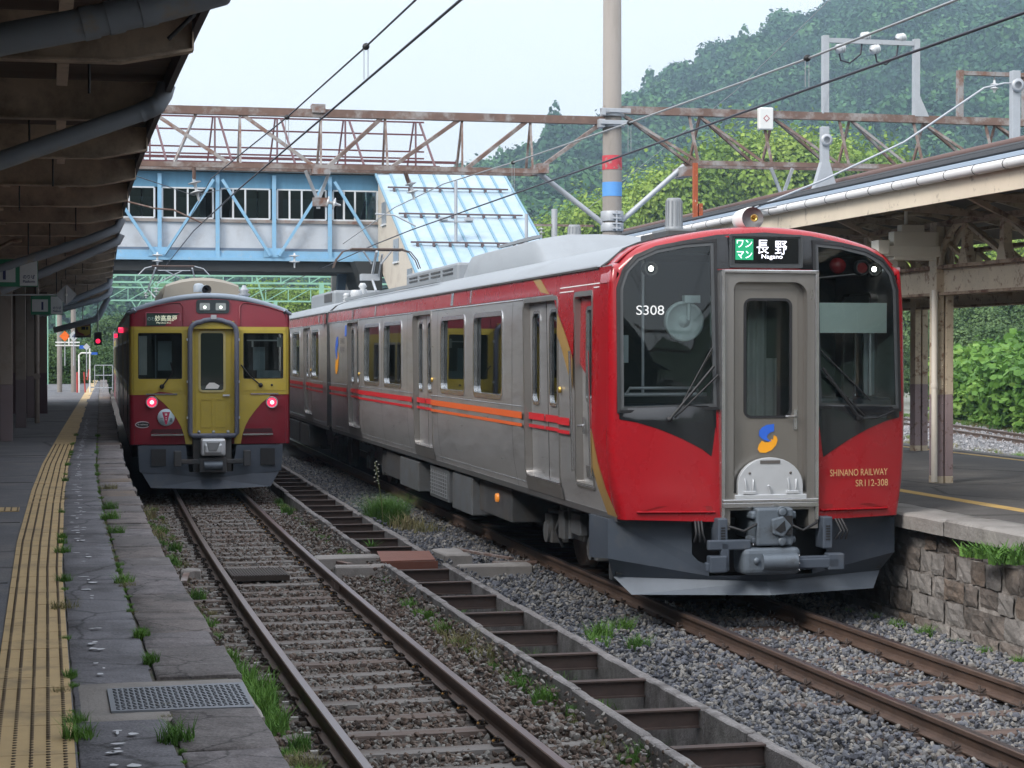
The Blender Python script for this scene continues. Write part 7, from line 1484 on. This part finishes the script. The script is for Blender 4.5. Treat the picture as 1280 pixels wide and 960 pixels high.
for row, (uu, v0, v1, st, hh) in enumerate(((2.7, -9, 16, 1.35, .85), (3.9, -8, 18, 1.5, 1.0), (5.4, -8, 20, 1.7, 1.15), (2.2, -8.4, 16, 2.3, .5))):
    v = v0
    while v < v1:
        q = kn[k % 3]; o = q if k < 3 else clone(q); o.location = farpt(uu+rd.uniform(-.3, .3), v, -.25); o.rotation_euler = (0, 0, rd.random()*6.28); s_ = hh*rd.uniform(.88, 1.12); o.scale = (s_*1.1, s_*1.1, s_); v += st; k += 1
# ---- tufts of weeds
WD = randmat('weed_leaves', [(.05, .11, .025), (.10, .21, .045), (.16, .30, .06)], .8, .25, per=6.); STRAW = randmat('straw_grass', [(.12, .14, .05), (.2, .19, .09), (.28, .24, .13)], .9, .2, per=5.)
def tuft(seed, n, r, h, w_, mt, curl=.5):
    rd_ = random.Random(seed); vs = []; fs = []
    for _ in range(n):
        a = rd_.random()*6.28; r0 = r*rd_.random()**.7; x, y = r0*cos(a), r0*sin(a); b = rd_.random()*6.28; L_ = h*rd_.uniform(.45, 1.1); c = curl*rd_.uniform(.2, 1.2)*L_; dx, dy = cos(b), sin(b); i = len(vs)
        for t in (0, .5, 1.): 
            ww = w_*(1-.75*t)*(1 if t < 1 else .3); vs += [(x+dx*c*t*t-dy*ww, y+dy*c*t*t+dx*ww, L_*(t-.25*t*t*curl)), (x+dx*c*t*t+dy*ww, y+dy*c*t*t-dx*ww, L_*(t-.25*t*t*curl))]
        fs += [(i, i+1, i+3, i+2), (i+2, i+3, i+5, i+4)]
    me = bpy.data.meshes.new('tuft'); me.from_pydata(vs, [], fs); me.materials.append(mt); return me
kinds = {'grass': [tuft(k, 160, .09, .14, .004, WD, .8) for k in range(3)], 'leafy': [tuft(10+k, 150, .12, .22, .009, WD, .6) for k in range(3)], 'straw': [tuft(20+k, 150, .12, .13, .003, STRAW, .9) for k in range(2)], 'broad': [tuft(30+k, 46, .03, .22, .014, WD, .9) for k in range(2)], 'feather': [tuft(40, 2200, .26, .42, .0022, WD, .9)]}
def weed(kind, x, y, z, s, lab, grp=None, i=0):
    o = link('weed_tuft', kinds[kind][i % len(kinds[kind])]); o.location = (x, y, z); o.scale = (s, s, s) if not hasattr(s, '__len__') else s; o.rotation_euler = (0, 0, (x*13+y*7) % 6.28)
    return tag(o, lab, 'weed', grp)
weed('feather', 4.93, 28.6, -.12, 1.25, 'large feathery green weed mound between the channel and the red train'); weed('straw', 5.1, 27.9, -.15, 2.4, 'dry yellowish grass in front of the feathery weed mound'); weed('straw', 5.3, 27.2, -.15, 1.8, 'small dry grass patch right of the feathery weed mound')
fs_ = thing('flower_stalk', 'tall thin flowering stalk in front of the feathery weed mound', 'weed', (4.55, 26.6, -.15)); m = M(); m.tube([(0, 0, 0), (-.03, 0, .5), (-.12, 0, 1.05)], .006, 5); m.build('stem', [mat('green_stem')], fs_); m = M()
for k in range(16): a = k*2.4; z = .75+.02*k; m.lathe([(.0001, 0), (.016, .006), (.0001, .014)], (-.1-.0*k+.03*cos(a), .03*sin(a), z), n=6)
m.build('flower', [mat('pale_flower', (.6, .6, .5), .8)], fs_)
for k, (x, y, s_) in enumerate([(1.42, 14.9, 1.3), (1.48, 14.3, 1.5), (1.44, 13.7, 1.4), (1.52, 13.3, 1.0), (1.40, 15.5, .9), (1.5, 14.0, 1.2), (1.38, 14.6, 1.3), (1.45, 13.0, .9)]): weed('leafy', x, y, -.17, s_*.95, 'lush green weeds growing at the foot of the left platform edge', 'lush weeds at the foot of the left platform', k)
for k, (kd, x, y, s_, lab) in enumerate([('grass', 1.43, 18.3, 1.2, 'small green tuft beside the left rail, beyond the lush weeds'), ('leafy', 1.6, 12.6, .6, 'small weed beside the left rail near the bottom of the picture'), ('grass', 1.45, 23.6, 1.6, 'green tuft behind the timber block at the left rail'), ('straw', 1.35, 27, 2.2, 'dry grass by the platform foot near the maroon train'), ('straw', 1.4, 30.5, 2.4, 'dry grass at the very nose of the maroon train'), ('straw', 1.55, 12.0, 1.2, 'dry grass tuft below the drain cover'), ('grass', 1.5, 11.6, 1.1, 'green tuft at the platform foot, nearest to the camera'), ('grass', 4.85, 16.9, 1.5, 'green weed in the grey ballast, farther of the cluster'), ('grass', 4.65, 16.3, 1.3, 'green weed in the grey ballast beside the channel wall'), ('grass', 5.2, 17.3, 1.3, 'green weed in the grey ballast near the right track'), ('grass', 5.0, 16.2, 1.2, 'green weed in the grey ballast, nearest of the cluster'), ('straw', 3.55, 16.6, 1.8, 'straw coloured grass against the left channel wall'), ('straw', 3.6, 15.8, 1.6, 'straw coloured grass at the near end of the channel wall strip'), ('straw', 3.58, 17.4, 1.4, 'straw coloured grass at the far end of the channel wall strip')]): weed(kd, x, y, -.17, s_, lab, None, k)
for k, (x, y, z, s_, lab) in enumerate([(4.12, 12.15, -.42, 1.25, 'bright spiky weed standing in the channel near the bottom of the picture'), (4.08, 19.4, -.35, 1.1, 'bright leafy weed in the channel, fourth gap from the rusty plate'), (4.3, 18.3, -.2, .7, 'small green sprig on the right channel wall'), (3.95, 21.0, -.35, .8, 'small sprig in the channel just before the rusty plate'), (4.0, 24.3, -.1, .9, 'sprig beside the flower stalk behind the rusty plate')]): weed('broad', x, y, z, s_, lab, None, k)
for k, (x, y, s_) in enumerate([(4.2, 16.9, 2.0), (4.1, 15.8, 2.0), (4.2, 14.7, 1.8), (4.15, 17.6, 1.4)]): weed('leafy', x, y, -.64, s_, 'thin grass growing from the floor of the drainage channel', 'grass in the channel', k)
WP = [('grass', .50, 13.0, .75, 'green tuft in the joint of the edge slabs beside the white cement patch'), ('straw', .52, 12.8, .5, 'yellowish tuft at the joint right of the cement patch'), ('leafy', .50, 9.6, .38, 'leafy weed in the slab joint above the drain cover'), ('grass', .50, 10.5, .55, 'spreading green weed in the slab joint, third from the bottom'), ('grass', .50, 7.65, .85, 'grass tuft in the slab joint below the drain cover'), ('grass', .13, 7.8, .75, 'grass tuft at the right edge of the yellow strip, nearest to the camera'), ('grass', .125, 8.15, .5, 'tiny tuft at the edge of the yellow strip beside the cover'), ('straw', .07, 8.9, .4, 'thin grass growing on the yellow strip'), ('straw', .12, 11.8, .7, 'yellowish tuft along the yellow strip edge, middle'), ('grass', .12, 15.1, .7, 'small tuft along the yellow strip edge, farther'), ('grass', .12, 13.2, .6, 'small tuft along the yellow strip edge opposite the cement patch'), ('grass', .55, 18.0, .9, 'green weed in the slab joint, farther up the platform'), ('grass', .57, 19.2, .9, 'green weed in the slab joint next to the farthest one'), ('grass', .56, 16.6, .8, 'green weed in the slab joint before the far pair'), ('straw', .60, 22, .9, 'pale grass in the slab joint far up the platform')]
for k, (kd, x, y, s_, lab) in enumerate(WP): weed(kd, x+S(y)*.9, y, .885, s_, lab, None, k)
for k, (x, y, z, s_, lab) in enumerate([(7.76, 15.25, .66, 1.5, 'fern tuft growing out under the stone coping, left one'), (7.74, 14.6, .68, 2.0, 'larger fern tuft growing under the stone coping at the right edge')]):
    o = weed('leafy', x, y, z, (s_*.7, s_*1.2, s_*.45), lab, None, k)
for k in range(9): weed('grass', 7.78+rd.uniform(-.06, .04), 13.6+.55*k, -.18, rd.uniform(.6, 1.1), 'small weeds at the foot of the rubble wall', 'weeds along the foot of the rubble wall', k)
rg = np.random.default_rng(77); n = 620; yy = 9.5+24*rg.random(n)**1.3; xx = np.array([S(v) for v in yy])+np.where(rg.random(n) < .7, .98+.55*rg.random(n)**1.4, 3.45+.2*rg.random(n)); P = np.stack([xx, yy, np.full(n, -.175)], 1); R = np.zeros((n, 3)); R[:, 2] = rg.random(n)*6.28
tag(scatter('ground_weeds', P, R, .25+.55*rg.random(n)**2, [bpy.data.objects.new('g', k_) for k_ in (kinds['grass'][0], kinds['straw'][0], kinds['straw'][1], kinds['leafy'][0])]), 'low mixed weeds and dry grass creeping over the brown ballast', 'weeds', kind='stuff')
n = 300; yy = 7+30*rg.random(n); xx = np.where(rg.random(n) < .6, .498, .118)+rg.normal(size=n)*.006+np.array([S(v) for v in yy]); P = np.stack([xx, yy, np.full(n, .886)], 1); R = np.zeros((n, 3)); R[:, 2] = rg.random(n)*6.28
tag(scatter('joint_weeds', P, R, .08+.28*rg.random(n)**3, [bpy.data.objects.new('g', k_) for k_ in (kinds['grass'][1], kinds['straw'][0], kinds['leafy'][1])]), 'tiny weeds sprouting from the joints of the left platform edge', 'weeds', kind='stuff')
# rough grass by the far track
GS = M(); r_ = np.random.default_rng(5); n = 1800; P = []
u = np.where(r_.random(n) < .06, -3.9+1.4*r_.random(n), 1.6+1.4*r_.random(n)); v = -16+36*r_.random(n); P = np.stack([27.6+u*cos(FARA)+v*sin(FARA), 53+v*cos(FARA)-u*sin(FARA), -.17+0*u], 1)
n2 = 260; P2 = np.stack([13.7+9*r_.random(n2), 16+40*r_.random(n2), np.full(n2, -.17)], 1); P = np.concatenate([P, P2]); R = np.zeros((len(P), 3)); R[:, 2] = r_.random(len(P))*6.28
tag(scatter('rough_grass', P, R, .8+1.*r_.random(len(P)), [bpy.data.objects.new('g', kinds['grass'][0]), bpy.data.objects.new('g', kinds['straw'][0]), bpy.data.objects.new('g', kinds['straw'][1])]), 'rough grass along the verges of the far track', 'grass', kind='stuff')
# haze
HZ_ON = True
if HZ_ON:
    m = M(); m.box(-900, 1500, -60, 1100, -1.8, 260); hz = m.build('haze', [WHITE]); hm = bpy.data.materials.new('haze_air'); hm.use_nodes = True; N = hm.node_tree.nodes; N.remove(N['Principled BSDF']); pv = N.new('ShaderNodeVolumePrincipled'); pv.inputs['Color'].default_value = (.60, .82, 1, 1); pv.inputs['Density'].default_value = .0005; pv.inputs['Anisotropy'].default_value = .2; hm.node_tree.links.new(pv.outputs[0], N['Material Output'].inputs['Volume']); hz.data.materials.clear(); hz.data.materials.append(hm); tag(hz, 'thin bluish haze hanging in the valley air', 'haze', kind='stuff')

# the other side of the valley, behind the viewer: it is what the train windows mirror
m = M(); rows = []
for i in range(0, 70):
    a = radians(100+250*i/69)-YAW; row = []
    for t_ in np.linspace(0, 1, 14):
        R_ = 190+330*t_; x, y = R_*sin(a), R_*cos(a); h = (70+22*noise.noise(Vector((a*3, 2, 1)))*2)*t_**1.3+noise.noise(Vector((x*.02, y*.02, 4)))*9*min(1, t_*3); row.append((x, y, -.8+max(0, h)))
    rows.append(row)
m.grid(rows, 0); tag(m.build('hills', [mat('far_woods', (.035, .06, .03), .95, 0, .6, .12, bump=.8, bsc=.3)]), kind='structure')
